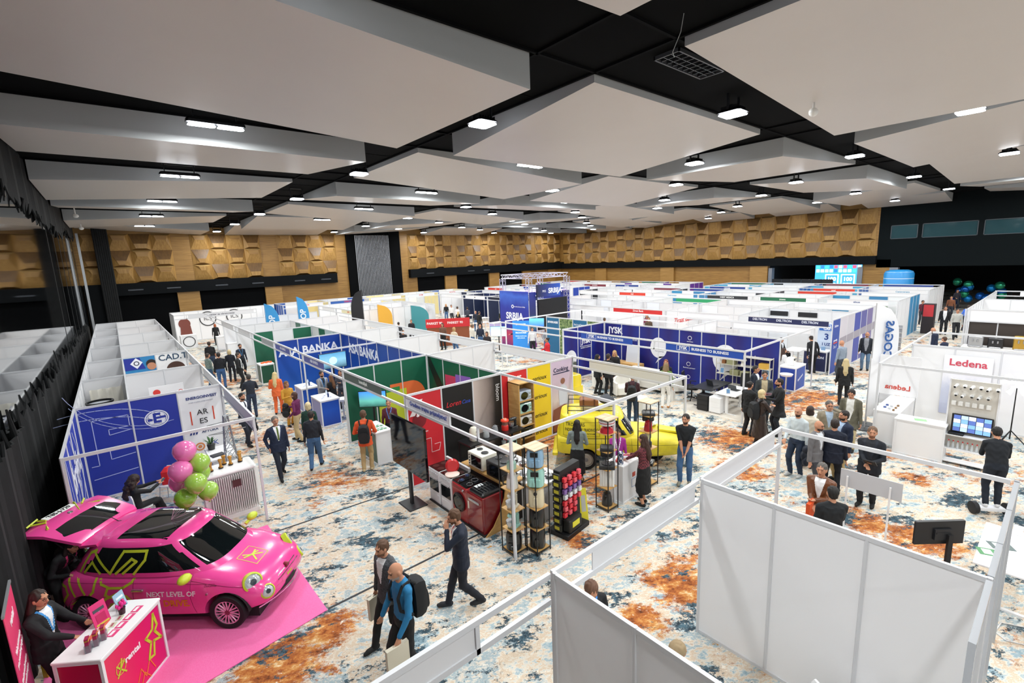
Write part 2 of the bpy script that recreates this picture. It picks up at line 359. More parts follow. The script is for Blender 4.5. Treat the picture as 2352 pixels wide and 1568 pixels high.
# ================================================================== CEILING RAFTS
raftm, N, L, bs = nodes('raft_laminate'); bs.inputs['Roughness'].default_value = .42
L.new(mixc(N, L, noise(N, L, N.new('ShaderNodeTexCoord').outputs['Object'], .4, 3).outputs['Fac'], '#c9c2bc', '#cfc9c4'), bs.inputs['Base Color'])
bs.inputs['Coat Weight'].default_value = .12; bs.inputs['Coat Roughness'].default_value = .25
stainm = M('#b79c74', .6); raftside = M('#b4b7b8', .5)
LOW = {(0, 0): 'R', (1, 0): 'F', (0, 1): 'N', (1, 1): 'R', (0, 2): 'L', (1, 2): 'N', (0, 3): 'N', (1, 3): 'R', (2, 0): 'L', (2, 1): 'F', (2, -1): 'F', (3, 0): 'N', (3, 1): 'L', (1, -1): 'R', (0, -1): 'L', (0, 4): 'L', (0, 5): 'R', (2, 2): 'N', (2, 3): 'R', (1, 4): 'F', (4, 0): 'F', (4, -1): 'L', (3, -1): 'R', (3, 2): 'R', (4, 1): 'R'}
rg = random.Random(11)
ordn = ['first', 'second', 'third', 'fourth', 'fifth', 'sixth', 'seventh', 'eighth']
for i in range(0, 6):
    for j in range(-2, 6):
        x0, y0 = -1.578+10.131*i, 7.16+7.682*j; x1, y1 = min(x0+8.245, 52.5), min(y0+5.57, 50.6)
        if x1-x0 < 2 or j == -2 and i < 2: continue
        lo = LOW.get((i, j), rg.choice('RLNF')); z = lambda c: 8.935 if lo in c else 9.422
        v = [(x0, y0, z('NL')), (x1, y0, z('NR')), (x1, y1, z('FR')), (x0, y1, z('FL'))]
        b = MB(); b.add(v+[(a, c, ZC-.002) for a, c, _ in v], [(0, 3, 2, 1)], 0); b.add(v+[(a, c, ZC-.002) for a, c, _ in v], [(0, 1, 5, 4), (1, 2, 6, 5), (2, 3, 7, 6), (3, 0, 4, 7), (4, 5, 6, 7)], 1)
        me_ = b.build('ceiling_raft', [raftm, raftside])
        tag(me_, 'slanted ceiling raft, %s from the mirrored wall, %s from the camera, low edge %s' % (ordn[i], ordn[j+2], {'R': 'right', 'L': 'left', 'N': 'near', 'F': 'far'}[lo]), 'ceiling panel', 'tilted rafts under the black ceiling')
# water stain on the near right raft
b = MB(); rg = random.Random(5)
def zr(y): return 9.422-(9.422-8.935)*0
pts = [(17.0+.1*k, 0) for k in range(3)]
# ================================================================== LAMPS
glow = M('#f4f8ff', .5, 0, 16.0)
def area(parent, x, y, z, sx, sy, w):
    l = bpy.data.lights.new('lamp_glow', 'AREA'); l.shape = 'RECTANGLE'; l.size = sx; l.size_y = sy; l.energy = w; l.color = (.97, 1, 1)
    o = bpy.data.objects.new('lamp_glow', l); C.objects.link(o); o.parent = parent; o.location = (x, y, z); return o
def highbay():
    t = thing('highbay_lamp', (0, 0, 0), '', 'lamp')
    b = MB(); b.rbox(-.3, .3, -.3, .3, .03, .1, .06); b.box(-.2, .2, -.08, .08, .1, .2)
    for k in range(7): b.box(-.25+k*.08, -.235+k*.08, -.2, .2, .1, .17)
    b.build('housing', M('#1b1d20', .4, .5), t)
    b = MB(); b.rbox(-.27, .27, -.27, .27, 0, .03, .05); b.build('lens', glow, t)
    b = MB(); b.box(-.3, -.27, -.03, .03, .08, .52); b.box(.27, .3, -.03, .03, .08, .52); b.box(-.3, .3, -.03, .03, .49, .53); b.build('bracket', M('#2a2c30', .4, .5), t)
    area(t, 0, 0, -.03, .5, .5, LAMP_W); return t
def twinlamp():
    t = thing('linear_lamp', (0, 0, 0), '', 'lamp')
    b = MB(); b.rbox(-.62, .62, -.13, .13, .05, .16, .05); b.build('housing', M('#1b1d20', .4, .5), t)
    b = MB(); b.rbox(-.59, -.02, -.12, .12, 0, .05, .05); b.rbox(.02, .59, -.12, .12, 0, .05, .05); b.build('lens', glow, t)
    b = MB()
    for q in (-.45, .45): b.box(q-.015, q+.015, -.02, .02, .14, .45)
    b.box(-.5, .5, -.03, .03, .41, .45); b.build('bracket', M('#2a2c30', .4, .5), t)
    area(t, 0, 0, -.03, 1.1, .22, LAMP_W); return t
P1, P2 = highbay(), twinlamp(); u1 = u2 = False; nl = 0
for i in range(0, 6):
    for j in range(-2, 6):  # first lamp row is out of view, added to brighten the near area
        xg, yc = -1.578+10.131*i-.94, 7.16+7.682*j+2.8
        if i > 0 and yc < 50:
            o = P1 if not u1 else copy_tree(P1); u1 = True; o.location = (xg, yc, 9.07)
            o['label'] = 'square black high-bay lamp in gap %s from the mirrored wall, %s along it' % (ordn[i-1], ordn[j+2]); o['group'] = 'square high-bay lamps between the rafts'
        xc, yg = -1.578+10.131*i+4.15, 7.16+7.682*j-1.05
        if yg > -12:
            k2 = i in (0, 1) and j > 0; src = P2 if k2 else P1; fresh = (not u2) if k2 else (not u1)
            o = src if fresh else copy_tree(src)
            if k2: u2 = True
            else: u1 = True
            o.location = (xc-(0 if i else .1), yg, 9.15)
            o['label'] = ('twin linear' if k2 else 'square high-bay')+' lamp in cross gap %s from the camera, raft column %s' % (ordn[j+2], ordn[i]); o['group'] = 'lamps in the cross gaps'
# light grille in the black ceiling
t = thing('ceiling_grille', (9.8, 5.6, ZC-.02), 'dark gridded ceiling air grille beside the near white raft', 'vent')
b = MB(); b.box(8.85, 10.65, 5.33, 5.36, ZC-.09, ZC-.02); b.box(8.85, 10.65, 5.86, 5.89, ZC-.09, ZC-.02)
for x in (8.85, 10.62): b.box(x, x+.03, 5.33, 5.89, ZC-.09, ZC-.02)
b.build('frame', M('#4a4d51', .4), t)
b = MB()
for k in range(1, 9): b.box(8.86+k*.2, 8.87+k*.2, 5.36, 5.86, ZC-.08, ZC-.03)
for k in range(1, 3): b.box(8.88, 10.62, 5.36+k*.17, 5.37+k*.17, ZC-.08, ZC-.03)
b.build('louvre', M('#6d7074', .25, .8), t)
b = MB(); b.path([(7.75, 4.6, 9.58), (7.7, 4.62, 9.3), (7.6, 4.7, 9.0), (7.62, 4.68, 8.92)], .006, 5)
tag(b.build('loose_wire', M('#b9bbb9', .5)), 'thin loose wire dangling from the black ceiling near the camera', 'wire')
for (x, y, z, lab) in ((-.9, 33.2, 8.8, 'white dome camera under the rafts near the mirrored wall'), (-.95, 41, 8.75, 'small white bullet camera further along the mirrored wall'), (13.4, 4.5, 8.95, 'small white speaker bracket on the edge of the near right raft')):
    b = MB(); b.tube((x, y, z+.35), (x, y, z), .03); b.ell((x, y, z-.03), (.13, .1, .1)); o = b.build('ceiling_camera', M('#e2e2df', .4), smooth=True); tag(o, lab, 'camera')
# ================================================================== SHELL-SCHEME BOOTHS
MODN = 1.0
def wall(x0, y0, x1, y1, label, L_=None, R_=None, n=None, h=2.5, name='partition_wall', posts=True, z0=0.0, group=None, far=False):
    """run of framed panels from (x0,y0) to (x1,y1). L_/R_: colours seen from the left / right of the run"""
    l = math.hypot(x1-x0, y1-y0); n = n or max(1, round(l/1.02)); a = math.atan2(y1-y0, x1-x0)
    t = thing(name, (x0, y0, 0), label, 'partition wall', a, group); w = l/n
    T = WM(t)
    for k in range(n):
        cl = (L_ if isinstance(L_, (list, tuple)) else [L_]*n)[k % (len(L_) if isinstance(L_, (list, tuple)) else n)] or '#dedee0'
        cr = (R_ if isinstance(R_, (list, tuple)) else [R_]*n)[k % (len(R_) if isinstance(R_, (list, tuple)) else n)] or '#dedee0'
        ml = cl if not isinstance(cl, str) else M(cl, .5); mr = cr if not isinstance(cr, str) else M(cr, .5)
        b = MB(); b.T = T; b.box(k*w+.02, (k+1)*w-.02, 0.0005, .008, z0+.05, h-.05, 0); b.box(k*w+.02, (k+1)*w-.02, -.008, -.0005, z0+.05, h-.05, 1)
        b.build('panel', [ml, mr], t)
    if far:
        b = MB(); b.T = T; b.box(.0, l, -.02, .02, h-.05, h)
        for k in range(n+1): b.box(k*w-.02, k*w+.02, -.021, .021, z0, h-.05)
        b.box(.0, l, -.02, .02, z0, z0+.05); b.build('frame', FRAME, t); return t
    b = MB(); b.T = T; b.box(.022, l-.022, -.02, .02, h-.052, h); b.box(.022, l-.022, -.012, .012, h-.058, h-.052); b.build('top_rail', FRAME, t)
    b = MB(); b.T = T; b.box(.022, l-.022, -.02, .02, z0+.0, z0+.05); b.build('bottom_rail', FRAME, t)
    for k in range(n+1):
        b = MB(); b.T = T; x = k*w; b.prism([(x-.022, -.012), (x-.012, -.022), (x+.012, -.022), (x+.022, -.012), (x+.022, .012), (x+.012, .022), (x-.012, .022), (x-.022, .012)], z0, h+.004)
        b.build('post', FRAME, t)
    return t
def fascia(x0, y0, x1, y1, label, boards=(), uprights=(), legs=(), low=2.2, h=2.5, mat=None, group=None, name='fascia_frame'):
    "twin beam over a booth front; boards (u0,u1,colour,text,textcolour) fill it; u in metres from the start"
    l = math.hypot(x1-x0, y1-y0); a = math.atan2(y1-y0, x1-x0); t = thing(name, (x0, y0, 0), label, 'fascia', a, group); T = WM(t); mt = mat or FRAME
    b = MB(); b.T = T; b.box(0, l, -.022, .022, h-.062, h); b.build('upper_beam', mt, t)
    if low:
        b = MB(); b.T = T; b.box(0, l, -.022, .022, low-.062, low); b.build('lower_beam', mt, t)
    for u in uprights:
        b = MB(); b.T = T; b.box(u-.022, u+.022, -.022, .022, low-.06, h-.06); b.build('upright', mt, t)
    for u in legs:
        b = MB(); b.T = T; b.box(u-.024, u+.024, -.024, .024, 0, h+.003); b.build('post', mt, t)
    for bd in boards:
        u0, u1, c = bd[:3]; b = MB(); b.T = T; b.box(u0, u1, -.008, .008, low-.005, h-.062)
        o = b.build('fascia_board', M(c, .5) if isinstance(c, str) else c, t)
        if len(bd) > 3 and bd[3]:
            s, tc = bd[3], bd[4]; size = bd[5] if len(bd) > 5 else .13
            side = bd[6] if len(bd) > 6 else 1
            txt(s, size, M(tc, .5), o, Matrix.Translation(((u0+u1)/2, -.01*side, (low+h-.06)/2)) @ (Matrix.Rotation(math.pi/2, 4, 'X') if side > 0 else Matrix.Rotation(math.pi, 4, 'Z') @ Matrix.Rotation(math.pi/2, 4, 'X')), bold=.02)
    return t
def beam(x0, y0, x1, y1, label, legs=(), h=2.5, w=.06, mat=None, group=None):
    return fascia(x0, y0, x1, y1, label, (), (), legs, None, h, mat, group, name='booth_beam')
def deco(t, T, items, mats=None):
    "flat printed shapes on a wall. T: world matrix of the print plane (x right, y up). items: (name, [polys or discs], colour)"
    out = []
    for nm, shapes, col in items:
        b = MB(); b.T = T
        for s in shapes:
            if s[0] == 'r': _, x0, x1, y0, y1, d = s; b.box(x0, x1, y0, y1, .0, d)
            elif s[0] == 'd': _, x, y, r, d = s; b.prism([(x+r*math.cos(q*math.pi/16), y+r*math.sin(q*math.pi/16)) for q in range(32)], 0, d)
            elif s[0] == 'o': _, x, y, r, w, d, *e = s; ey = e[0] if e else 1; n = 36; P = []
            if s[0] == 'o':
                vi = [(x+(r-w)*math.cos(2*math.pi*q/n), y+ey*(r-w)*math.sin(2*math.pi*q/n)) for q in range(n)]; vo = [(x+r*math.cos(2*math.pi*q/n), y+ey*r*math.sin(2*math.pi*q/n)) for q in range(n)]
                vs = [(a, c, 0) for a, c in vi+vo]+[(a, c, d) for a, c in vi+vo]
                fs = []
                for q in range(n):
                    p = (q+1) % n; fs += [(2*n+q, 2*n+p, 3*n+p, 3*n+q), (q, n+q, n+p, p), (n+q, 3*n+q, 3*n+p, n+p), (q, p, 2*n+p, 2*n+q)]
                b.add(vs, fs)
            elif s[0] == 'p': _, pts, d = s; b.prism(pts, 0, d)
            elif s[0] == 'l':
                _, pts, w, d = s
                for (ax, ay), (bx, by) in zip(pts, pts[1:]):
                    q = math.hypot(bx-ax, by-ay) or 1; nx, ny = -(by-ay)/q*w/2, (bx-ax)/q*w/2; ex, ey = (bx-ax)/q*w*.4, (by-ay)/q*w*.4
                    b.prism([(ax+nx-ex, ay+ny-ey), (ax-nx-ex, ay-ny-ey), (bx-nx+ex, by-ny+ey), (bx+nx+ex, by+ny+ey)], 0, d)
        out.append(b.build(nm, M(col, .5) if isinstance(col, str) else col, t))
    return out
def wtext(t, s, size, col, T, x, y, **k):
    return txt(s, size, M(col, .5), t, WM(t).inverted() @ T @ Matrix.Translation((x, y, .003)), **k)
arc = lambda cx, cy, rx, ry, a0, a1, n=14: [(cx+rx*math.cos(math.radians(a0+(a1-a0)*i/n)), cy+ry*math.sin(math.radians(a0+(a1-a0)*i/n))) for i in range(n+1)]
# ---------------- left row along the mirrored wall
BL = '#23379f'
LX0, LX1 = -1.15, 2.03
t = wall(LX0, 11.6, LX0, 15.75, 'blue and white lettered side panels of the left row, nearest section', None, BL, 4)
T = face(LX0+.012, 0, 0, 0, 1)
deco(t, T, [('line_art', [('l', [(11.8+k*.5, .1), (12.3+k*.9, 1.2), (12.0+k*.7, 2.3)], .04, .003) for k in range(4)], '#cfd6f2')])
wtext(t, 'bright', .8, '#e8ebf8', T, 13.6, 1.6, bold=.02)
wall(LX0, 15.8, LX0, 42.6, 'long white side wall of the left booth row against the black curtain', None, None, 26, far=True)
t = wall(LX0+.02, 15.8, LX1-.02, 15.8, 'deep blue and white printed wall with round E emblem behind the pink car', None, [BL, BL, '#f1f1f2'], 3)
T = face(LX0+.02, 15.8, 0, 1, 0, .012); w = (LX1-LX0-.04)/3
deco(t, T, [('line_art', [('l', arc(.2, 1.6, 1.6, .75, 20, 110), .016, .003), ('l', arc(.1, 1.5, 1.6, .65, 20, 110), .016, .003), ('l', [(.1, .9), (.25, .9), (.25, 2.1), (.98, 2.1), (.98, 1.8), (.55, 1.8), (.55, 1.65), (.98, 1.7)], .018, .003),
     ('l', arc(1.6, 3.4, 1.9, 1.7, 200, 280), .012, .003), ('l', arc(1.7, 3.2, 2.0, 1.6, 205, 265), .012, .003), ('l', [(.5, 1.3), (.5, 1.0), (1.0, 1.05)], .018, .003), ('l', [(.1, .55), (1.0, .62)], .018, .003)], '#b9c3ee')])
cx = 1.5*w
deco(t, T, [('emblem_ring', [('o', cx, 1.85, .27, .03, .004, .86), ('o', cx, 1.85, .225, .02, .004, .84)], '#eef0fa'),
            ('emblem_disc', [('d', cx, 1.85, .19, .003)], '#eef0fa'), ('emblem_bar', [('r', cx-.2, cx-.1, 1.80, 1.86, .006), ('r', cx+.08, cx+.2, 1.84, 1.9, .006)], BL)])
wtext(t, 'E', .36, BL, T, cx, 1.85, bold=.04)
cx = 2.5*w
wtext(t, 'ENERGOINVEST', .105, '#23387f', T, cx+.03, 2.22, bold=.03); wtext(t, 'strength of tradition, energy of the future', .035, '#8a90a5', T, cx, 2.1)
wtext(t, 'AR', .22, '#26262a', T, cx, 1.78); wtext(t, 'ES', .22, '#26262a', T, cx, 1.52)
deco(t, T, [('red_bar', [('r', cx-.3, cx-.27, 1.45, 1.85, .004), ('r', cx+.25, cx+.28, 1.5, 1.9, .004)], '#d9482c'), ('sun_emblem', [('o', cx-.18, .78, .12, .04, .004), ('d', cx-.18, .78, .05, .004)], '#d98a55')])
wtext(t, 'AFTURA', .11, '#1f3566', T, cx+.12, 1.2, bold=.02); wtext(t, 'UK', .2, '#4460ad', T, cx+.15, .8)
deco(t, T, [('blue_slashes', [('p', [(cx-.38+k*.07, 1.16), (cx-.34+k*.07, 1.16), (cx-.31+k*.07, 1.24), (cx-.36+k*.07, 1.24)], .004) for k in range(3)], '#23387f')])
for k, (y, cols) in enumerate(((19.9, None), (24.05, [None, '#2d86c0', '#f3f3f3']), (28.5, None), (33.4, None), (37.7, None), (42.6, None))):
    t = wall(LX0+.03, y, LX1-.03, y, ['plain white cross wall behind the blue E wall', 'cross wall with blue diamond poster and CAD.T sign', 'white cross wall behind the CAD.T sign', 'white cross wall, third behind the CAD.T sign row', 'white cross wall near the far end of the left row', 'last white end wall of the left booth row'][k], None, cols, 3)
    if k == 1:
        T = face(LX0, y, 0, 1, 0, .014)
        deco(t, T, [('diamond_pattern', [('p', [(1.1, 1.95), (1.75, 1.95), (1.6, 2.42), (1.1, 2.42)], .003)], '#22309a'), ('white_diamond', [('p', [(1.28, 2.2), (1.48, 1.98), (1.68, 2.22), (1.48, 2.42)], .005)], '#f2f4fa'), ('dark_ring', [('o', 1.48, 2.2, .09, .03, .008)], '#1c2140'),
                    ('portrait_hair', [('d', 1.95, 2.13, .17, .005)], '#2c1d16'), ('portrait_face', [('d', 1.95, 2.02, .15, .008)], '#c98d6d'), ('round_photo', [('d', 2.75, 1.75, .33, .004)], '#4b2f24')])
        wtext(t, 'CAD.T', .34, '#1f4261', T, 2.7, 2.28, bold=.012)
    if k == 0:
        t2 = thing('rollup_banner', (.9, 19.3, 0), 'white banner with a red dot and blue lettering behind the blue E wall', 'banner')
        b = MB(); b.box(.45, 1.4, 19.28, 19.3, .1, 2.05); b.build('banner_sheet', M('#f1f1f4'), t2); T2 = face(.45, 19.27, 0, 1, 0)
        deco(t2, T2, [('red_dot', [('d', .2, 1.85, .1, .004), ('o', .85, 1.78, .06, .015, .004)], '#dd3b36')]); wtext(t2, 'MESSER', .13, '#2a3f93', T2, .55, 1.62, bold=.02)
        b = MB(); b.box(.4, 1.45, 19.15, 19.4, 0, .1); b.build('banner_base', M('#b9bbbf', .3, .7), t2)
wall(-.08, 15.85, -.08, 42.5, 'white lengthwise wall dividing the left row storage strip', None, None, 26, far=True)
beam(LX0, 11.57, LX1, 11.57, 'white front beam and corner posts of the booth behind the pink car', (0.02, 3.16))
fascia(LX1, 11.6, LX1, 42.55, 'long white fascia band of the left row over the aisle', [(u, u+3.6, '#dedee0') for u in np.arange(.2, 30, 3.9)], [0.2, 4.2, 8.3, 12.5, 17, 21.8, 26.1], [4.2, 8.3, 12.5, 17, 21.8, 26.1, 30.93])
# storage curtains
def pleated(x0, x1, y, z0, z1, mat, label, amp=.04):
    b = MB(); n = int((x1-x0)/.05); v = []
    for k in range(n+1): v += [(x0+k*.05, y+amp*math.sin(k*1.3), z0), (x0+k*.05, y+amp*math.sin(k*1.3), z1), (x0+k*.05, y+amp*math.sin(k*1.3)+.012, z1), (x0+k*.05, y+amp*math.sin(k*1.3)+.012, z0)]
    f = []
    for k in range(n): a = 4*k; f += [(a, a+4, a+5, a+1), (a+1, a+5, a+6, a+2), (a+2, a+6, a+7, a+3)]
    b.add(v, f); return tag(b.build('curtain', mat, smooth=True), label, 'curtain')
pleated(-1.0, -.2, 19.6, .1, 2.2, M('#e6e2d6', .8), 'cream pleated curtain in the storage strip behind the blue E wall')
b = MB(); b.lathe([(.3, 0), (.3, .9), (.31, .92)], (-.72, 17.6, 1.25), 20, 0); b.loft([[(-.72+q*math.cos(2*math.pi*i/20), 17.6+q*math.sin(2*math.pi*i/20), 2.17+z) for i in range(20)] for q, z in ((.27, 0), (.315, 0), (.315, .05), (.27, .05))], 1, False)
for k in range(10): b.path([(-.72+.31*math.cos(k*.63), 17.6+.31*math.sin(k*.63), 1.3), (-.72+.31*math.cos(k*.63+.6), 17.6+.31*math.sin(k*.63+.6), 2.1)], .008, 4, 1)
tag(b.build('laced_drum', [M('#cfd3da', .35, .3), BLACK], smooth=True), 'grey laced drum with black rim standing behind the blue E wall', 'drum')
b = MB(); b.box(-1.04, -.4, 17.28, 17.95, 0, 1.25); solo(b.build('storage_box', M('#c9c9cc')), 'pale storage box carrying the laced drum', 'box')
# ---------------- middle island
GN, BB = '#0c5b3f', '#123f9f'
gn = grad_mat('green_print', [(0, '#0a4a35'), (1, '#0f6246')], 2)
bbm = grad_mat('bank_blue_print', [(0, '#1a62c4'), (.35, '#1450ae'), (1, '#123c98')], 2, nz=.25)
MX0, MXS, MX1 = 5.25, 8.3, 11.35
pr_ = lambda *a: grad_mat(*a)
bloomp = grad_mat('kitchen_print', [(0, '#c9b9b0'), (.5, '#8d7f79'), (.75, '#2a2626'), (1, '#171616')], 0, nz=.2)
cookp = grad_mat('cooking_print', [(0, '#3a2a22'), (.25, '#8d4b22'), (.45, '#d2c4bb'), (.7, '#c9b4c4'), (1, '#cdb9d2')], 2, nz=.25)
t = wall(MX0, 10.55, MX1, 10.55, 'back wall of the appliance booth with red, black and yellow brand panels', '#e5e5e6', ['#c8202c', '#101012', bloomp, '#cf2429', '#e9c917', cookp], 6)
T = face(MX0, 10.55, 0, 1, 0, .013); w = (MX1-MX0)/6
wtext(t, 'gorenje', .17, '#f4e9e9', T, .5*w, 1.95, bold=.04); wtext(t, 'Made in', .06, '#f4e9e9', T, .3*w, 1.5); wtext(t, 'Heal Pumps', .06, '#f4e9e9', T, .4*w, 1.42)
deco(t, T, [('white_outline', [('l', [(.12, .75), (.12, 1.12), (.35, 1.12), (.35, .8)], .012, .003), ('l', [(.4, 1.2), (.62, 1.2), (.62, .8), (.85, .8), (.9, 1.0), (.72, 1.0)], .012, .003)], '#f0d9d9'), ('white_slant', [('p', [(.05, 1.9), (.3, 2.3), (.45, 2.3), (.2, 1.9)], .004)], '#efe6e6'), ('dark_corner', [('d', .32, 1.75, .2, .003)], '#7c1420')])
wtext(t, 'Loren', .2, '#d8303a', T, 1.35*w, 1.95, shear=.3); wtext(t, 'Casa', .15, '#3a56c0', T, 1.75*w, 1.93, shear=.3)
txt('bloom', .2, M('#e8e6e4'), t, WM(t).inverted() @ T @ Matrix.Translation((2.85*w, 1.95, .003)) @ Matrix.Rotation(-math.pi/2, 4, 'Z'))
wtext(t, 'Bamer', .2, '#f4ecec', T, 3.5*w, 2.25, bold=.05)
for z in (2.05, 1.45, .85, .3): wtext(t, 'serioux', .2, '#1b1b18', T, 4.5*w, z, shear=.15)
wtext(t, 'Cooking', .2, '#23284a', T, 5.45*w, 2.15, bold=.01); deco(t, T, [('blue_underline', [('r', 5.1*w, 5.85*w, 2.02, 2.05, .003)], '#23284a'),
   ('chef_figure', [('p', [(5.35*w, .95), (5.75*w, .95), (5.72*w, 1.5), (5.6*w, 1.62), (5.45*w, 1.62), (5.33*w, 1.5)], .003)], '#c7cad2'), ('chef_head', [('d', 5.53*w, 1.75, .1, .004)], '#8d5e47'), ('food_photo', [('p', [(5.08*w, .1), (5.95*w, .1), (5.95*w, .75), (5.6*w, .95), (5.08*w, .85)], .003)], '#7d4424')])
t = wall(MX0+.03, 14.8, MXS-.03, 14.8, 'green back wall with orange shape and lime poster beside the wall television', bbm, [gn]*3, 3)
T = face(MX0, 14.8, 0, 1, 0, .014)
deco(t, T, [('orange_shape', [('p', [(1.55, .7), (2.75, .7)]+arc(2.35, 1.05, .55, .62, 0, 90)+[(1.55, 1.67)], .003)], '#e8713a'), ('lime_poster', [('r', 1.1, 2.15, .2, 1.45, .006)], '#c3cf35'), ('green_tab', [('r', 1.2, 1.9, 1.42, 1.56, .008)], '#2f8a45')])
wtext(t, 'stabilnost i', .13, '#22321a', T, 1.62, 1.12, shear=.2); wtext(t, 'povjerenost', .13, '#22321a', T, 1.62, .92, shear=.2)
t = wall(MXS, 10.6, MXS, 14.75, 'green spine wall with pink and violet shapes', [gn]*4, '#e2e2e2', 4)
T = face(MXS-.014, 14.75, 0, 0, -1)
deco(t, T, [('black_wedge', [('p', [(.06, 2.42), (.2, 2.42), (1.5, .9), (1.2, .5), (.1, 2.1)], .003)], '#15231e'), ('pink_shape', [('p', [(1.1, .5), (3.3, .5), (2.5, 2.0), (1.15, 1.96)], .004)], '#d13b63'), ('violet_shape', [('p', [(1.77, 1.3), (3.3, 1.3), (2.65, 2.1), (1.8, 2.06)], .006)], '#8f63bf')])
t = wall(MXS, 14.85, MXS, 23.15, 'royal blue spine wall of the bank booth with white lettering', [bbm]*8, '#e2e2e2', 8)
T = face(MXS-.014, 23.15, 0, 0, -1); wtext(t, 'ASA BANKA', .62, '#eef2fb', T, 2.6, 1.85, bold=.03)
t = wall(MX0+.03, 23.2, MXS-.03, 23.2, 'royal blue back wall with ASA BANKA lettering', None, [bbm]*3, 3)
T = face(MX0, 23.2, 0, 1, 0, .014); wtext(t, 'ASA BANKA', .5, '#eef2fb', T, 1.5, 1.9, bold=.03)
wall(MX0+.03, 27.6, MXS-.03, 27.6, 'green and white back wall behind the bank booth', None, [gn, None, gn], 3)
wall(MXS, 23.25, MXS, 31.7, 'pale blue and green spine wall behind the bank booth', ['#9db8bf', '#bcd0d3', gn, '#e5e5e5'], '#e2e2e2', 8, far=True)
wall(MX0+.03, 31.8, MX1-.03, 31.8, 'white cross wall crossing the middle island, sixth from the front', None, '#e2e2e4', 6, far=True)
wall(MX0+.03, 36, MX1-.03, 36, 'white cross wall crossing the middle island, seventh from the front', None, '#e2e2e4', 6, far=True)
for k, y in enumerate((14.8, 19.0, 23.1, 27.7)):
    wall(MXS+.03, y, MX1-.03, y, 'pale grey cross wall on the right half of the middle island, %s from the front' % ordn[k], None, '#dededf', 3)
beam(MX0, 6.46, MX1, 6.46, 'front beam of the appliance booth, open side with three thin posts', (0, 3.05, 6.1))
beam(MXS, 6.5, MXS, 10.5, 'single beam crossing above the appliance booth')
beam(MX0+.03, 19, MXS-.03, 19, 'single beam crossing above the bank booth')
fascia(MX0, 6.5, MX0, 44, 'long fascia along the aisle side of the middle island with sponsor boards',
       [(2.05, 4.0, '#e6e4ea'), (5.5, 8.2, '#4a5a54'), (10.1, 12.3, '#4a54a0'), (14.1, 16.4, '#4a54a0'), (16.8, 19, '#9a9fa2'), (21.5, 24.5, '#dcdcde'), (26, 30, '#dcdcde')], [1.0, 2.05, 4.1, 8.3, 9.3, 12.5, 14.1, 16.7, 20.8, 21.2, 25.4], [8.32, 12.4, 16.7, 21.1, 25.3, 29.5])
T = face(MX0-.012, 0, 0, 0, -1)
t = bpy.data.objects['fascia_frame.001']
for s, y, c, sz in (('Gradimo trajna prijateljstva!', 9.5, '#3f54a8', .15), ('bosnalijek', 13.2, '#e8efe9', .15), ('ASA BANKA', 17.6, '#e8ebf8', .16), ('ASA BANKA', 21.7, '#e8ebf8', .16)): wtext(t, s, sz, c, T, -y, 2.33, bold=.01)
fascia(MX1, 6.5, MX1, 31.6, 'fascia along the right side of the middle island with plain boards', [(.45, 3.3, '#d6d4cc'), (4.4, 7.8, '#d9d9d8'), (8.6, 11.5, '#dcdcdc'), (12.8, 15.9, '#dcdcdc'), (16.8, 20.5, '#dcdcdc')], [.4, 4.05, 8.25, 12.4, 16.6, 21], [8.3, 12.5, 16.6, 21.1])
# ---------------- near right booths
R0 = [3.12, 6.13, 9.05]; YR = 3.24
t = wall(6.15, .24, 6.15, 3.2, 'large white partition wall in the near right, three panels wide', '#f2f2f4', '#f0f0f2', 3)
wall(3.12, .2, 3.12, 3.2, 'white partition wall at the bottom centre edge of the photo', '#f2f2f4', '#f0f0f2', 3)
fascia(.1, YR, 3.08, YR, 'near fascia beam at the bottom centre, left part filled with board', [(.1, 2.0, '#dedee0')], [2.03], (0, 3.04), low=2.2)
fascia(3.16, YR, 6.11, YR, 'near fascia beam between the two white partition walls, right part filled', [(.6, 2.85, '#dcdcde')], [], (), low=2.2)
fascia(6.19, YR, 9.05, YR, 'fascia beam rising to the corner post behind the large white wall', [(.12, 2.6, '#d6d6da')], [], (2.86,), low=2.2)
beam(9.05, .3, 9.05, 3.2, 'plain white beam above the dark suited group at right', ())
t = wall(6.2, .26, 6.2, .26+.001, 'x', n=1) if 0 else None
b = MB()
for k in range(4): pass
t = thing('booth_side_rail', (6.15, .24, 0), 'near right corner posts and side beam of the white booth', 'booth frame')
b = MB(); b.box(6.2, 9.0, .215, .265, 2.44, 2.5); b.build('upper_beam', M('#bcc0c6', .25, .6), t)
for x in (9.05, 8.0, 7.0, 5.0):
    b = MB(); b.box(x-.024, x+.024, .215, .265, 0, 2.504); b.build('post', M('#bcc0c6', .25, .6), t)
b = MB(); b.box(5.0, 6.1, .215, .265, 2.44, 2.5); b.build('corner_beam', M('#bcc0c6', .25, .6), t)
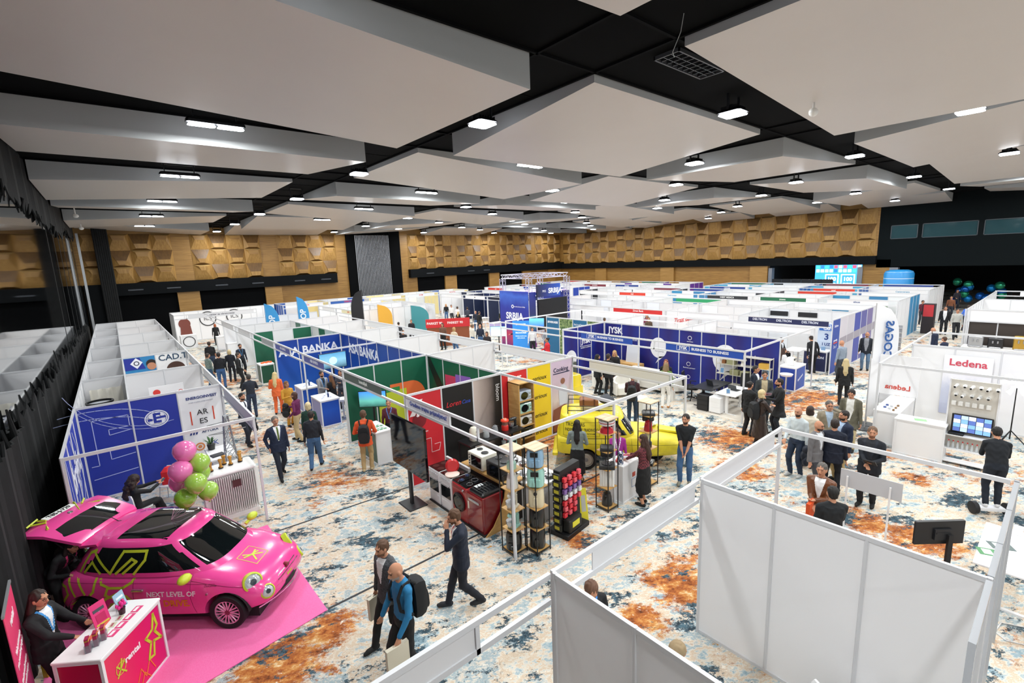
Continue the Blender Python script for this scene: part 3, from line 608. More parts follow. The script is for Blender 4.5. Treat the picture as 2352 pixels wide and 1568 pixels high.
# ---------------- furniture island (blue) and bank with landscape panels
JB = grad_mat('navy_print', [(0, '#1c2f8a'), (.5, '#26206f'), (1, '#202a86')], 0, nz=.35)
JX0, JXS, JX1 = 15.5, 18.45, 21.85
t = wall(JXS, 6.78, JXS, 14.9, 'navy blue spine wall of the furniture booth with speech bubbles and JYSK lettering', [JB]*8, '#e5e5e7', 8)
T = face(JXS-.014, 14.9, 0, 0, -1)
bub = lambda x, y, r: [('p', [(x+r*math.cos(q*math.pi/14), y+1.12*r*math.sin(q*math.pi/14)) for q in range(28)], .004), ('p', [(x+.1*r, y-.95*r), (x-.35*r, y-1.75*r), (x+.65*r, y-.85*r)], .004)]
deco(t, T, [('speech_bubble', bub(3.05, 1.55, .42), '#e9e9ee'), ('speech_bubble', bub(6.1, 1.45, .52), '#e9e9ee'), ('line_icon', [('o', 4.55, 2.15, .09, .02, .004), ('r', 4.42, 4.7, 1.98, 2.0, .004), ('o', 4.5, 1.62, .05, .015, .004), ('o', 4.62, 1.62, .05, .015, .004), ('o', 4.52, 1.02, .09, .015, .004), ('o', 4.52, .45, .09, .015, .004)], '#e9e9ee')])
wtext(t, 'JYSK', .42, '#f4f4f8', T, .65, 2.12, bold=.035); wtext(t, 'BUSINESS TO  BUSINESS', .17, '#e9e9f2', T, 1.0, 1.78); wtext(t, 'kompanija', .11, '#555566', T, 3.1, 1.4)
wtext(t, 'Jeftino', .08, '#e9e9f2', T, 4.55, 1.88); wtext(t, 'Business partneri', .08, '#e9e9f2', T, 4.55, .85)
t = wall(JX0+.03, 14.95, JXS-.03, 14.95, 'navy blue end wall of the furniture booth with framed logo', '#e5e5e7', [JB]*3, 3)
T = face(JX0, 14.95, 0, 1, 0, .014)
deco(t, T, [('speech_bubble', bub(.5, 1.0, .38), '#e9e9ee'), ('logo_frame', [('l', [(1.15, 1.5), (1.95, 1.5), (1.95, 1.95), (1.15, 1.95), (1.15, 1.5)], .02, .004)], '#e9e9ee')]); wtext(t, 'JYSK', .3, '#f4f4f8', T, 1.55, 1.72, bold=.04); wtext(t, 'BUSINESS TO BUSINESS', .07, '#f4f4f8', T, 1.55, 1.42)
wtext(t, 'JYSK.BA/B2B.COM', .07, '#444455', T, .5, 1.05)
wall(JXS+.03, 6.78, JX1-.03, 6.78, 'x', ['#dfe2ee']*3, [JB]*3, 3) if 0 else None
t = fascia(JX0, 6.75, JX0, 14.95, 'furniture booth fascia with two blue JYSK BUSINESS TO BUSINESS boards', [(.05, 2.9, '#1c49a6'), (4.4, 7.1, '#1c49a6')], [4.1, 3.4], (0, 4.1, 8.2))
T = face(JX0-.012, 0, 0, 0, -1)
for y in (8.2, 12.5):
    wtext(t, 'JYSK', .16, '#eef0f8', T, -y-.75, 2.33, bold=.03); wtext(t, 'BUSINESS TO BUSINESS', .13, '#eef0f8', T, -y+.25, 2.33, bold=.02)
    deco(t, T, [('logo_frame', [('l', [(-y-1.0, 2.24), (-y-.5, 2.24), (-y-.5, 2.42), (-y-1.0, 2.42), (-y-1.0, 2.24)], .012, .004)], '#eef0f8')])
beam(JX0, 6.75, JX1, 6.75, 'long plain beam from the furniture booth to the aisle corner post', (6.33,))
leaf = cloth_mat('foliage_print', '#3f5c38', '#8fa36b', 9); tl = '#1b6590'
t = wall(JXS, 15.05, JXS, 19.05, 'teal and foliage printed wall of the SPARKASSE booth', [leaf, tl, leaf, tl], '#e4e4e6', 4)
T = face(JXS-.014, 19.05, 0, 0, -1); wtext(t, 'SPARKASSE', .16, '#f0f4f8', T, .5, 2.2, bold=.03); wtext(t, 'BeLiveChain', .14, '#f0f4f8', T, 2.45, 2.2)
WF = M('#f3f3f5', .4)
fascia(15.92, 19.6, 22.03, 19.6, 'bright white thick frame beam behind the SPARKASSE wall', [], [], (0, 6.11), low=None, mat=WF)
fascia(22.03, 12.6, 22.03, 19.6, 'bright white fascia frame stepping back from the SPARKASSE wall', [(3.2, 6.7, '#f1f1f3')], [3.1], (7.0,), mat=WF)
fascia(15.5, 15.1, 15.5, 19.55, 'SPARKASSE booth front fascia twin beam', [], [2.2], (4.4,))
for k, y in enumerate((10.9, 15.0)):
    wall(JXS+.04, y, JX1-.03, y, 'white cross wall on the back half of the furniture island, %s from the aisle' % ordn[k], None, '#ededf0', 3)
fascia(JX1, 6.8, JX1, 12.5, 'white fascia on the far side of the furniture island', [(.1, 3.3, '#e9e9ec')], [3.4, 4.1], (4.1,))
# ---------------- electronics island
DX0, DXS, DX1 = 24.2, 27.9, 31.6
t = wall(DX0, 6.8, DX1, 6.8, 'tall printed end wall of the electronics island, blue then photo panels', '#dfe2e6', ['#2b4aa0', '#cfcad2', '#c9c5cd', '#3d4aa2', '#5b5a9c', '#7a6f9f', '#d8d8dc'], 7, h=2.55)
T = face(DX0, 6.8, 0, 1, 0, .014); wtext(t, 'Deltron', .16, '#f0f2fa', T, .5, 2.2); wtext(t, 'garancija', .14, '#f0f2fa', T, .5, 1.55); wtext(t, '3 u 1', .2, '#f0f2fa', T, .5, 1.25)
deco(t, T, [('red_word', [('r', .25, .75, 1.4, 1.46, .004)], '#d7433f'), ('grey_swoosh', [('p', [(1.1, 1.2), (6.8, 1.3), (6.8, 1.7), (1.1, 1.55)], .003)], '#a09aa5'), ('white_figure', [('d', 4.5, 1.1, .22, .005), ('r', 4.3, 4.7, .3, 1.0, .005)], '#e6e3ea')])
t = wall(DXS, 6.9, DXS, 26.9, 'white spine wall of the electronics island', ['#e2e2e4', '#e2e2e4', '#e2e2e4', '#e9edf3'], '#eaeaec', 20, far=True)
T = face(DXS-.03, 26.9, 0, 0, -1)
for nm, y, s, c in (('black_sign', 9.0, 'AZURI', '#49b8ee'), ('black_sign', 10.4, 'SERVIS', '#f0f0f0')):
    deco(t, T, [(nm, [('r', 26.9-y-.45, 26.9-y+.45, 2.1, 2.35, .02)], '#14161c')]); wtext(t, s, .18, c, T, 26.9-y, 2.22, bold=.03)
t = thing('service_panel', (24.9, 7.3, 0), 'white and blue PRODUZENA GARANCIJA 3 I UZ panel inside the electronics booth', 'sign')
b = MB(); b.box(24.5, 25.3, 7.25, 7.3, 0, 2.1) if 0 else b.box(25.35, 25.4, 6.95, 7.7, 0, 2.2); b.build('sign_board', M('#c9d7ea'), t)
T = face(25.35, 7.7, 0, 0, -1); deco(t, T, [('blue_field', [('r', .05, .7, 1.85, 2.15, .004)], '#2f66b8')])
for s, z, q, c in (('PRO', 2.07, .16, '#f2f5fb'), ('GAR', 1.93, .14, '#f2f5fb'), ('3', 1.55, .4, '#1d3f86'), ('I UZ', 1.2, .18, '#1d3f86')): wtext(t, s, q, c, T, .37, z, bold=.03)
fl = [(.1, 3.6, '#1c2350'), (4.6, 7.4, '#e9ebf0'), (8.5, 12.0, '#cf2b2b'), (12.8, 15.5, '#eeeeef')]
t = fascia(DX0, 6.85, DX0, 27, 'electronics island front fascia with navy Deltron and red bank boards', fl, [4.1, 8.3, 12.4, 16.5], (4.1, 8.3, 12.4, 16.6, 20.1))
T = face(DX0-.012, 0, 0, 0, -1)
for y in (7.7, 8.8, 9.9): wtext(t, 'DELTRON', .15, '#dfe3f2', T, -y, 2.34, bold=.02)
wtext(t, 'Ziraat Bank', .16, '#f7e6e6', T, -17.0, 2.34, bold=.02)
for k, (y, c) in enumerate(((10.95, ['#e2e2e4']*3), (15.1, ['#e2e2e4', '#f3eaea', '#e2e2e4']), (19.2, None), (23.3, None), (27.0, None))):
    t = wall(DX0+.04, y, DXS-.04, y, 'white cross wall in the electronics island, %s from the aisle' % ordn[k], None, c, 3, far=True)
    if k == 1: T = face(DX0, y, 0, 1, 0, .03); wtext(t, 'Ziraat Bank', .45, '#d23a3a', T, 1.9, 1.75)
    wall(DXS+.04, y, DX1-.04, y, 'white cross wall on the far half of the electronics island, %s from the aisle' % ordn[k], None, None, 3, far=True)
fascia(DX1, 6.9, DX1, 27, 'white fascia on the far side of the electronics island', [(.2, 3.8, '#ececee'), (4.4, 8, '#ececee'), (8.6, 12, '#2c9a63'), (12.6, 16, '#ececee')], [4.1, 8.2, 12.3, 16.4], (4.1, 8.2, 12.3, 16.4, 20))
# ---------------- farther islands (generic)
def island(x0, xs, x1, y0, y1, step, where, front, side, ends, seed):
    rg = random.Random(seed); ny = int(round((y1-y0)/step))
    wall(xs, y0+.05, xs, y1, 'spine wall of '+where, [rg.choice(side) for _ in range(ny*2)], [rg.choice(side) for _ in range(ny*2)], ny*4, far=True)
    for k in range(ny+1):
        y = y0+k*step
        if k == 0 and not ends:
            beam(x0, y, x1, y, 'aisle end beam of '+where, (0, x1-x0)); continue
        for a, c, hf in ((x0+.04, xs-.04, 'left'), (xs+.04, x1-.04, 'right')):
            wall(a, y, c, y, '%s cross wall in %s, %s from the front' % (hf, where, ordn[min(k, 7)]), None, rg.choice(side), max(2, round((c-a)/1.02)), far=True)
    for x, hf in ((x0, 'left'), (x1, 'right')):
        bs = []
        for k in range(ny):
            c, s, tc = front[(k+(hf == 'right')*3) % len(front)]; a = k*step+.1+rg.random()*.6; bs.append((a, a+2.2+rg.random()*1.2, c, s, tc, .16, 1 if hf == 'right' else -1))
        fascia(x, y0+.05, x, y1, '%s side fascia of %s' % (hf, where), bs, [k*step for k in range(1, ny)], [k*step for k in range(0, ny+1)])
FR = [('#e3e3e5', 'elnos', '#2a4a86'), ('#1f6a4a', 'grawe', '#e9f2ec'), ('#2a2d33', 'WEST MEDICA', '#eeeeee'), ('#e3e3e5', 'Centrotrans', '#3a8fb5'), ('#d8402f', 'mtel', '#fff1ee'), ('#e3e3e5', '', '#222222'), ('#23408f', 'HERMES', '#eef2fb'), ('#7e3240', 'BH POSTA', '#f5e9ea')]
island(34.7, 37.5, 40.3, 6.55, 31, 4.1, 'the island past the electronics one', FR, ['#e2e3e5', '#e8e9ec', '#2f86b4', '#e4e4e6', '#3b7fb0', '#23262c'], True, 1)
island(43.3, 46.0, 48.8, 6.55, 23, 4.1, 'the outermost island near the stage', FR[3:]+FR[:3], ['#e2e3e5', '#4aa0c6', '#e4e4e6', '#2a5aa0'], True, 2)
island(43.3, 46.0, 48.8, 26, 46.4, 4.1, 'the far corner island', FR[5:]+FR[:5], ['#e2e3e5', '#e4e4e6', '#5a2a8c', '#e5e5ea'], True, 3)
island(34.7, 37.5, 40.3, 34.6, 46.4, 3.95, 'the far right block before the back wall', FR[2:]+FR[:2], ['#e2e3e5', '#e4e4e6', '#1f3f9f', '#dfe8ee'], True, 4)
island(26.0, 28.6, 31.4, 30.5, 42.5, 4.0, 'the navy block behind the truss', [('#141a2e', 'MONNET', '#e9eaf2'), ('#eeeef0', 'alfa', '#333333'), ('#eeeef0', '', '#333333')], ['#16213f', '#e2e3e5', '#1b2a55', '#e4e4e6'], False, 5)
# back row along the far wall
def backrow(x0, x1, y0, y1, step, where, cols, seed):
    rg = random.Random(seed); n_ = int(round((x1-x0)/step))
    wall(x0, y1, x1, y1, 'rear wall of '+where, None, [rg.choice(cols) for _ in range(n_*4)], n_*4, far=True)
    for k in range(n_+1): wall(x0+k*step, y0+.05, x0+k*step, y1-.05, '%s divider of %s from the left' % (ordn[min(k, 7)], where), rg.choice(cols), rg.choice(cols), 4, far=True, group='dividers of '+where)
    fascia(x0, y0, x1, y0, 'front fascia of '+where, [(k*step+.2, k*step+step-.5, rg.choice(['#e9e9eb', '#dfe3ea', '#2f5fae', '#e9e9eb']), rg.choice(['ORBICO', 'VIOLETA', 'DOM', 'PENNY', '']), '#d23a3a', .2) for k in range(n_)], [k*step for k in range(n_+1)], [k*step for k in range(n_+1)])
t = wall(3.3, 47.6, 11.2, 47.6, 'white wall with ring logos in the far left corner booth', None, '#f1f1f2', 8, far=True)
T = face(3.3, 47.6, 0, 1, 0, .03); deco(t, T, [('ring_logo', [('o', 2.6, 1.75, .62, .07, .01), ('o', 4.6, 1.75, .62, .07, .01)], '#1a1a1e'), ('woman_portrait', [('d', .9, 1.5, .42, .006), ('p', [(.5, .2), (1.4, .2), (1.3, 1.3), (.6, 1.3)], .005)], '#7a3f35')])
for x in (2.6, 4.6): wtext(t, 'ICS', .42, '#3a3a3e', T, x, 1.75)
wall(3.3, 44.25, 3.3, 47.55, 'white left side wall of the ring logo booth', None, '#e4e4e6', 3, far=True)
fascia(3.3, 44.2, 9.0, 44.2, 'front fascia of the ring logo booth', [(.9, 5.5, '#d9d9dc', 'centar za obrazovanje', '#555560', .2)], [.8], (0, 5.7))
backrow(11.4, 31.4, 45.3, 48.4, 4.0, 'the back row by the striped screen', ['#e2e3e5', '#f3f3f4', '#f0dfa0', '#dfe6f2', '#2b56a8'], 6)
island(13.2, 16.0, 18.9, 33.2, 41.4, 4.1, 'the white block before the back row', [('#f0e9c0', 'SAVIC', '#d23a2a'), ('#efeff0', '', '#333333')], ['#efeff0', '#f2f2f3', '#e9e9eb'], True, 7)
t = wall(19.3, 32.6, 19.3, 38.6, 'white block corner wall with small M logos facing the crowd, right part', '#e3e3e5', '#e3e3e5', 6, far=True)
T = face(19.28, 38.6, 0, 0, -1, .02)
for u in (.5, 2.6, 4.6): deco(t, T, [('blue_badge', [('r', u-.3, u+.3, .9, 1.6, .01)], '#2d4f9f'), ('badge_field', [('r', u-.24, u+.24, .96, 1.54, .014)], '#e9eef8')]); wtext(t, 'M', .42, '#2d4f9f', T, u, 1.3, bold=.06)
t = wall(15.2, 38.65, 19.25, 38.65, 'white block wall with two M logos facing the camera', '#e3e3e5', '#e3e3e5', 4, far=True)
# ---------------- right hand booths
t = wall(19.85, -2.9, 19.85, 3.25, 'white wall of the Ledena booth facing the security camera display', '#e9e9ea', '#e3e3e4', 6)
beam(16.04, 3.3, 22.97, 3.3, 'beam from the white flag corner to the coffee side of the Ledena booth', (0, 6.9))
beam(16.04, -3, 16.04, 3.25, 'beam in front of the Ledena booth crossing to the right edge', ())
beam(22.97, -3, 22.97, 3.25, 'upper beam of the booth behind the Ledena wall', (3.0,))
t = wall(31.2, -3, 31.2, 3.2, 'coffee photo wall with cup and machine prints at right', ['#5a5350', '#2a2522', '#3b3430', '#4a443f', '#3a322d', '#3a322d'], None, 6)
fascia(31.15, -3, 31.15, 3.2, 'white fascia board above the coffee photo wall', [(.0, 6.2, '#ececee')], [], (6.15,), low=2.0, h=2.55)
T = face(31.2-.02, 3.2, 0, 0, -1, .03); deco(t, T, [('cup', [('d', 2.9, 1.1, .8, .01)], '#191614'), ('coffee', [('o', 2.9, 1.25, .66, .1, .02, .7), ('p', [(2.9+.6*math.cos(q*.3), 1.25+.42*math.sin(q*.3)) for q in range(21)], .016)], '#c98b54'), ('bean', [('p', [(3.9+.4*math.cos(q*.3), .45+.3*math.sin(q*.3)) for q in range(21)], .016), ('p', [(4.8+.35*math.cos(q*.3), .5+.3*math.sin(q*.3)) for q in range(21)], .016)], '#b98f4d')])
deco(t, T, [('white_wedge', [('p', [(2.3, 0.1), (3.2, 0.1), (4.2, 1.4), (4.2, 1.9), (2.6, .3)], .022)], '#dededf')])
island(31.6, 37.5, 43.8, -1.0, 3.3, 4.3, 'the white booth at the right edge', [('#ececee', '', '#333333')], ['#e9e9eb', '#eeeef0'], True, 8)
# ================================================================== PEOPLE
def ik(a, c, l1, l2, pole):
    a, c, pole = Vector(a), Vector(c), Vector(pole); d = c-a; L = min(d.length, (l1+l2)*.999)
    if d.length > L: c = a+d.normalized()*L; d = c-a
    x = (l1*l1-l2*l2+L*L)/(2*L); h = math.sqrt(max(l1*l1-x*x, 0)); n = d.normalized(); q = pole-n*pole.dot(n)
    return a+n*x+(q.normalized() if q.length > 1e-5 else Vector((0, 1, 0)))*h, c
SKIN, SKIN2 = '#c08a6c', '#a9745a'
def ringed(mb, rings, n=18):
    mb.loft([[(cx+rx*math.cos(2*math.pi*i/n), cy+ry*math.sin(2*math.pi*i/n), z) for i in range(n)] for z, rx, ry, cx, cy in rings])
def remesh(mb, vox, name, smooth=3):
    me = bpy.data.meshes.new(name); me.from_pydata(mb.v, [], mb.f); o = bpy.data.objects.new('tmp', me); C.objects.link(o)
    bm = bmesh.new(); bm.from_mesh(me); bmesh.ops.recalc_face_normals(bm, faces=bm.faces); bm.to_mesh(me); bm.free()
    r = o.modifiers.new('r', 'REMESH'); r.mode = 'VOXEL'; r.voxel_size = vox; r.use_smooth_shade = True
    if smooth: s = o.modifiers.new('s', 'SMOOTH'); s.iterations = smooth; s.factor = .5
    dg = bpy.context.evaluated_depsgraph_get(); out = bpy.data.meshes.new_from_object(o.evaluated_get(dg)); bpy.data.objects.remove(o); out.name = name
    return out
def person(pos, face_dir, label, h=1.75, top='#16181d', legs='#15171b', shoes='#141414', skin=SKIN, hair='short', hc='#2a1c14', hold=None,
           lf=(.1, .04), rf=(-.1, -.04), lh=None, rh=None, lean=0., sit=False, jacket=False, shirt=None, tie=None, coat=0, skirt=0, sleeve=True, hands='',
           turn=0., nod=0., fat=1., beard=None, lanyard=None, bag=None, vox=.0115, group=None, glasses=False, hood=False, hem=None, cat='person', rig=None, ltop=None):
    """one person, pos = feet on the floor (world), face_dir = world angle the body faces. x right, y forward in body space"""
    k = h/1.75; vx = vox/k
    hz = .93 if not sit else .52; H = Vector((0, 0 if not sit else -.05, hz))
    ln = Matrix.Rotation(-lean, 3, 'X'); up = lambda v: H+ln @ (Vector(v)-Vector((0, 0, .93)))      # torso space -> body space
    top_b = cloth_top = 'top'; B = []     # bones: (p0, r0, p1, r1, region)
    mb = MB()
    def cap(p0, p1, r0, r1, reg, n=12, geo=True):
        p0, p1 = Vector(p0), Vector(p1); B.append((p0, r0, p1, r1, reg))
        if geo: mb.tube(p0, p1, r0, r1, n); mb.ell(p0, (r0, r0, r0), n, 7); mb.ell(p1, (r1, r1, r1), n, 7)
    f = fat
    # torso
    bulk = 1.12 if jacket or coat else 1.0
    tor = [(.84, .15*f, .105*f), (.92, .165*f, .115*f), (1.02, .155*f*bulk, .112*f*bulk), (1.12, .15*f*bulk, .11*f*bulk), (1.24, .168*f*bulk, .115*f*bulk), (1.34, .183*bulk, .115*bulk), (1.41, .175*bulk, .1*bulk), (1.455, .12*bulk, .075), (1.49, .06, .06)]
    n = 18; rings = []
    for z, rx, ry in tor: rings.append([tuple(up((rx*math.cos(2*math.pi*i/n), ry*math.sin(2*math.pi*i/n)+(.01 if z < 1 else 0), z))) for i in range(n)])
    mb.loft(rings)
    # torso bones for classification
    for s in (-1, 0, 1): B.append((up((s*.07, 0, 1.0)), .11*f*bulk, up((s*.09, 0, 1.38)), .1*bulk, 'top'))
    B.append((up((-.05, 0, .92)), .125*f, up((.05, 0, .92)), .125*f, 'hip'))
    # legs
    for s, ft in ((1, lf), (-1, rf)):
        hp = H+Vector((s*.085, 0, -.03)); ank = Vector((ft[0], ft[1], (ft[2] if len(ft) > 2 else 0)+.085))
        if sit: kn, ank = ik(hp, Vector((s*.11 if len(ft) < 4 else ft[3], .38, .09)) if ft in ((.1, .04), (-.1, -.04)) else ank, .43, .42, (0, .5, 1))
        else: kn, ank = ik(hp, ank, .43, .42, (s*.12, 1, 0))
        wide = 1.12 if legs in ('#15171b',) else 1.05
        lw = 1.0 if skirt or sit else 1.16
        cap(hp, kn, .088*f*wide, .058*wide*lw, 'legs'); cap(kn, ank, .058*wide*lw, .045*wide*lw if not skirt else .036, 'legs' if not skirt else 'shin')
        B.append((ank, .03, ank, .03, 'shoe'))
        toe = ank+Vector((s*.02, .15, -.045)); heel = ank+Vector((0, -.035, -.04))
        cap(heel, toe+Vector((0, -.03, 0)), .042, .042, 'shoe'); cap(toe+Vector((0, -.04, 0)), toe+Vector((0, .02, -.004)), .04, .03, 'shoe')
    if skirt or coat:
        zb = .93-(skirt or coat); fl = 1.35 if coat else 1.1
        mb.loft([[tuple(Vector((rx*math.cos(2*math.pi*i/n), ry*math.sin(2*math.pi*i/n), z))) for i in range(n)] for z, rx, ry in ((zb, .19*fl*f, .15*fl*f), (.8, .185*f*1.05, .14*f*1.05), (1.0, .165*f*bulk, .12*f*bulk))])
        B.append((Vector((-.08*f, 0, zb+.02)), .15, Vector((-.06, 0, .95)), .11*f, 'skirt')); B.append((Vector((.08*f, 0, zb+.02)), .15, Vector((.06, 0, .95)), .11*f, 'skirt'))
    elif jacket:
        R_ = []
        for z, rx, ry in ((.76, .195*f, .14*f), (.86, .188*f, .135*f), (1.0, .168*f*bulk, .122*f*bulk)): R_.append([tuple(up((rx*math.cos(2*math.pi*i/n), ry*math.sin(2*math.pi*i/n), z))) for i in range(n)])
        mb.loft(R_); B.append((up((-.07*f, 0, .84)), .13*f, up((.07*f, 0, .84)), .13*f, 'top'))
    # arms
    for s, hd in ((1, lh), (-1, rh)):      # s=+1 is the body's right side (+x)
        sh = up((s*.178*(1+.08*(bulk-1)), 0, 1.388)); hd = hd or ((s*.25, .04, .84) if not sit else (s*.1, .3, .64))
        cap(up((s*.03, -.01, 1.44)), sh, .058, .056*bulk, 'top')
        hd = Vector(hd); pole = Vector((s*.6, -1, -.3)) if hd.z < 1.2 else Vector((s*.8, -.3, -1))
        el, wr = ik(sh, hd, .29, .255, pole)
        ra = .052*bulk; cap(sh, el, .057*bulk, .045*bulk, 'arm'); cap(el, wr, .043*bulk, .034*bulk if sleeve else .028, 'arm' if sleeve else 'fore')
        d = (wr-el).normalized(); side = d.cross(Vector((0, 0, 1)) if abs(d.z) < .9 else Vector((0, 1, 0))).normalized()
        palm = side if abs(d.z) < .6 else Vector((s, 0, 0)).cross(d).normalized()
        nrm = d.cross(palm).normalized()
        w0 = wr+d*.02; B.append((wr+d*.02, .025, wr+d*.09, .03, 'hand'))
        mb.ell(w0+d*.045, (.018, .018, .05), 10, 7, R=d.to_track_quat('Z', 'Y')); cap(w0+d*.01+palm*.018, w0+d*.075+palm*.024, .014, .012, 'hand', 8); cap(w0+d*.01-palm*.018, w0+d*.075-palm*.024, .014, .012, 'hand', 8)
        for q, fl_ in ((-.03, .058), (-.01, .07), (.01, .068), (.03, .05)):
            a = w0+d*.078+palm*q; m_ = a+d*fl_*.55+nrm*.008*s; e = m_+d*fl_*.4+nrm*.022*s
            cap(a, m_, .0095, .009, 'hand', 7); cap(m_, e, .009, .008, 'hand', 7)
        a = w0+d*.02+palm*.03; cap(a, a+d*.03+palm*.02, .011, .01, 'hand', 7); cap(a+d*.03+palm*.02, a+d*.06+palm*.024, .01, .008, 'hand', 7)
        if hold and s == (1 if hold[0] == 'r' else -1): hold_at = w0+d*.07
    # neck and head
    hc_ = up((0, .015, 1.49)); HR = Matrix.Rotation(-turn, 3, 'Z') @ Matrix.Rotation(-nod-lean*.5, 3, 'X')
    hp_ = hc_+HR @ Vector((0, .02, .135)); hd_ = lambda v: hp_+HR @ Vector(v)
    cap(up((0, -.005, 1.43)), hd_((0, -.015, -.07)), .056, .05, 'neck')
    mb.ell(hp_, (.074, .094, .112), 20, 12, R=HR); mb.ell(hd_((0, .022, -.05)), (.056, .062, .062), 16, 9, R=HR)      # skull, jaw
    mb.ell(hd_((0, .068, -.093)), (.024, .02, .02), 10, 6, R=HR); mb.tube(hd_((0, .09, .012)), hd_((0, .112, -.03)), .01, .015, 8)
    mb.ell(hd_((0, .106, -.034)), (.017, .013, .012), 8, 6, R=HR); mb.ell(hd_((0, .088, -.06)), (.026, .012, .013), 8, 6, R=HR); mb.ell(hd_((0, .083, .035)), (.05, .016, .012), 10, 6, R=HR)
    for s in (-1, 1): mb.ell(hd_((s*.078, -.005, -.008)), (.012, .022, .034), 8, 6, R=HR)
    B.append((hd_((0, 0, -.04)), .085, hd_((0, 0, .02)), .09, 'head'))
    me = remesh(mb, vx, 'body', 2)
    nv = len(me.vertices); co = np.empty(nv*3); no = np.empty(nv*3); me.vertices.foreach_get('co', co); me.vertices.foreach_get('normal', no); co = co.reshape(-1, 3); no = no.reshape(-1, 3)
    ph = sum(map(ord, label)) % 97/9.; fold = np.sin(co[:, 2]*46+np.sin(co[:, 0]*31+ph)*2.2+co[:, 1]*22)*.5+np.sin(co[:, 2]*23+co[:, 0]*38+ph)*.5     # cloth folds
    fold *= np.where(co[:, 2] < hc_.z-.07, .0045, 0)*np.where(co[:, 2] > .12, 1, 0); me.vertices.foreach_set('co', (co+no*fold[:, None]).ravel())
    # ---- colour the one continuous surface by what covers it
    nf = len(me.polygons); cen = np.empty(nf*3); me.polygons.foreach_get('center', cen); cen = cen.reshape(-1, 3)
    best = np.full(nf, 1e9); reg = np.zeros(nf, int); regs = [x[4] for x in B]
    for i, (p0, r0, p1, r1, _) in enumerate(B):
        p0, p1 = np.array(p0), np.array(p1); dv = p1-p0; q = max(dv @ dv, 1e-9); t = np.clip(((cen-p0) @ dv)/q, 0, 1)
        d = np.linalg.norm(cen-(p0+t[:, None]*dv), axis=1)-(r0+(r1-r0)*t); m = d < best; best[m] = d[m]; reg[m] = i
    names = np.array(regs)[reg]
    lt = ltop or top
    cols = {'top': top, 'hip': legs if not hem else hem, 'legs': legs, 'shin': skin if skirt else legs, 'shoe': shoes, 'skirt': legs if skirt else top, 'arm': lt if sleeve else lt, 'fore': skin, 'hand': skin, 'neck': skin, 'head': skin}
    mats = []; idx = {}
    def mi(c):
        c = c if not isinstance(c, str) else M(c, .8)
        if c not in mats: mats.append(c)
        return mats.index(c)
    mat = np.zeros(nf, int)
    for nm in set(regs): mat[names == nm] = mi(cols[nm])
    iT = np.array(ln.transposed()); tl = (cen-np.array(H)) @ iT.T+np.array((0, 0, .93))       # torso space coordinates
    tors = np.isin(names, ['top', 'hip', 'neck', 'skirt'])
    low = names == 'hip'
    if not (skirt or coat): mat[low & (tl[:, 2] > .98)] = mi(top)
    if coat: mat[(names == 'legs') & (cen[:, 2] > .93-coat+.02)] = mi(top); mat[low] = mi(top)
    if jacket: mat[low & (tl[:, 2] > .8)] = mi(top)
    front = tors & (tl[:, 1] > .02)
    if shirt:
        lap = np.clip(.012+.075*(tl[:, 2]-(1.08 if jacket != 'open' else .86))/.35, 0, .085)
        if jacket and isinstance(top, str): mat[front & (tl[:, 2] > 1.1) & (tl[:, 2] < 1.46) & (np.abs(tl[:, 0]) < lap+.032)] = mi('#'+''.join('%02x' % min(255, int(int(top[i:i+2], 16)*1.2+9)) for i in (1, 3, 5)))
        open_ = .012+.075*(tl[:, 2]-(1.08 if jacket != 'open' else .86))/.35
        mat[front & (tl[:, 2] > (1.08 if jacket != 'open' else .9)) & (tl[:, 2] < 1.47) & (np.abs(tl[:, 0]) < np.clip(open_, .0, .085))] = mi(shirt)
        if tie: mat[front & (tl[:, 2] > 1.1) & (tl[:, 2] < 1.455) & (np.abs(tl[:, 0]) < .024)] = mi(tie)
    if lanyard: mat[front & (tl[:, 2] > 1.12) & (tl[:, 2] < 1.5) & (np.abs(np.abs(tl[:, 0])-(.012+.22*np.clip(tl[:, 2]-1.15, 0, .4))) < .012)] = mi(lanyard)
    if hood: mat[(tl[:, 2] > 1.44) & (tl[:, 2] < 1.52) & (names == 'neck')] = mi(top)
    mat[(names == 'neck') & (tl[:, 2] < 1.455)] = mi(top if not shirt else shirt)
    if not sleeve: pass
    hl = (cen-np.array(hp_)) @ np.array(HR)             # head space
    hd = names == 'head'
    ey = hd & (hl[:, 1] > .06) & (np.abs(np.abs(hl[:, 0])-.031) < .013) & (np.abs(hl[:, 2]-.010) < .006); mat[ey] = mi('#231814')
    br = hd & (hl[:, 1] > .06) & (np.abs(np.abs(hl[:, 0])-.032) < .019) & (np.abs(hl[:, 2]-.034) < .0035); mat[br] = mi(hc if hair != 'bald' else '#4a3527')
    mo = hd & (hl[:, 1] > .07) & (np.abs(hl[:, 0]) < .024) & (np.abs(hl[:, 2]+.062) < .006); mat[mo] = mi('#8f4a41')
    if beard: mat[hd & ~mo & (hl[:, 1] > -.0) & ((hl[:, 2] < -.05) & (hl[:, 2]+.35*hl[:, 1] < -.028) | (np.abs(hl[:, 2]+.05) < .006) & (np.abs(hl[:, 0]) < .028) & (hl[:, 1] > .07))] = mi(beard)
    me.materials.clear()
    for m in mats: me.materials.append(m)
    me.polygons.foreach_set('material_index', mat.astype(np.int32)); me.polygons.foreach_set('use_smooth', [True]*nf); me.update()
    root = thing('person', pos, label, cat, face_dir-math.pi/2, group); root.scale = (k, k, k)
    o = bpy.data.objects.new('body', me); C.objects.link(o); o.parent = root
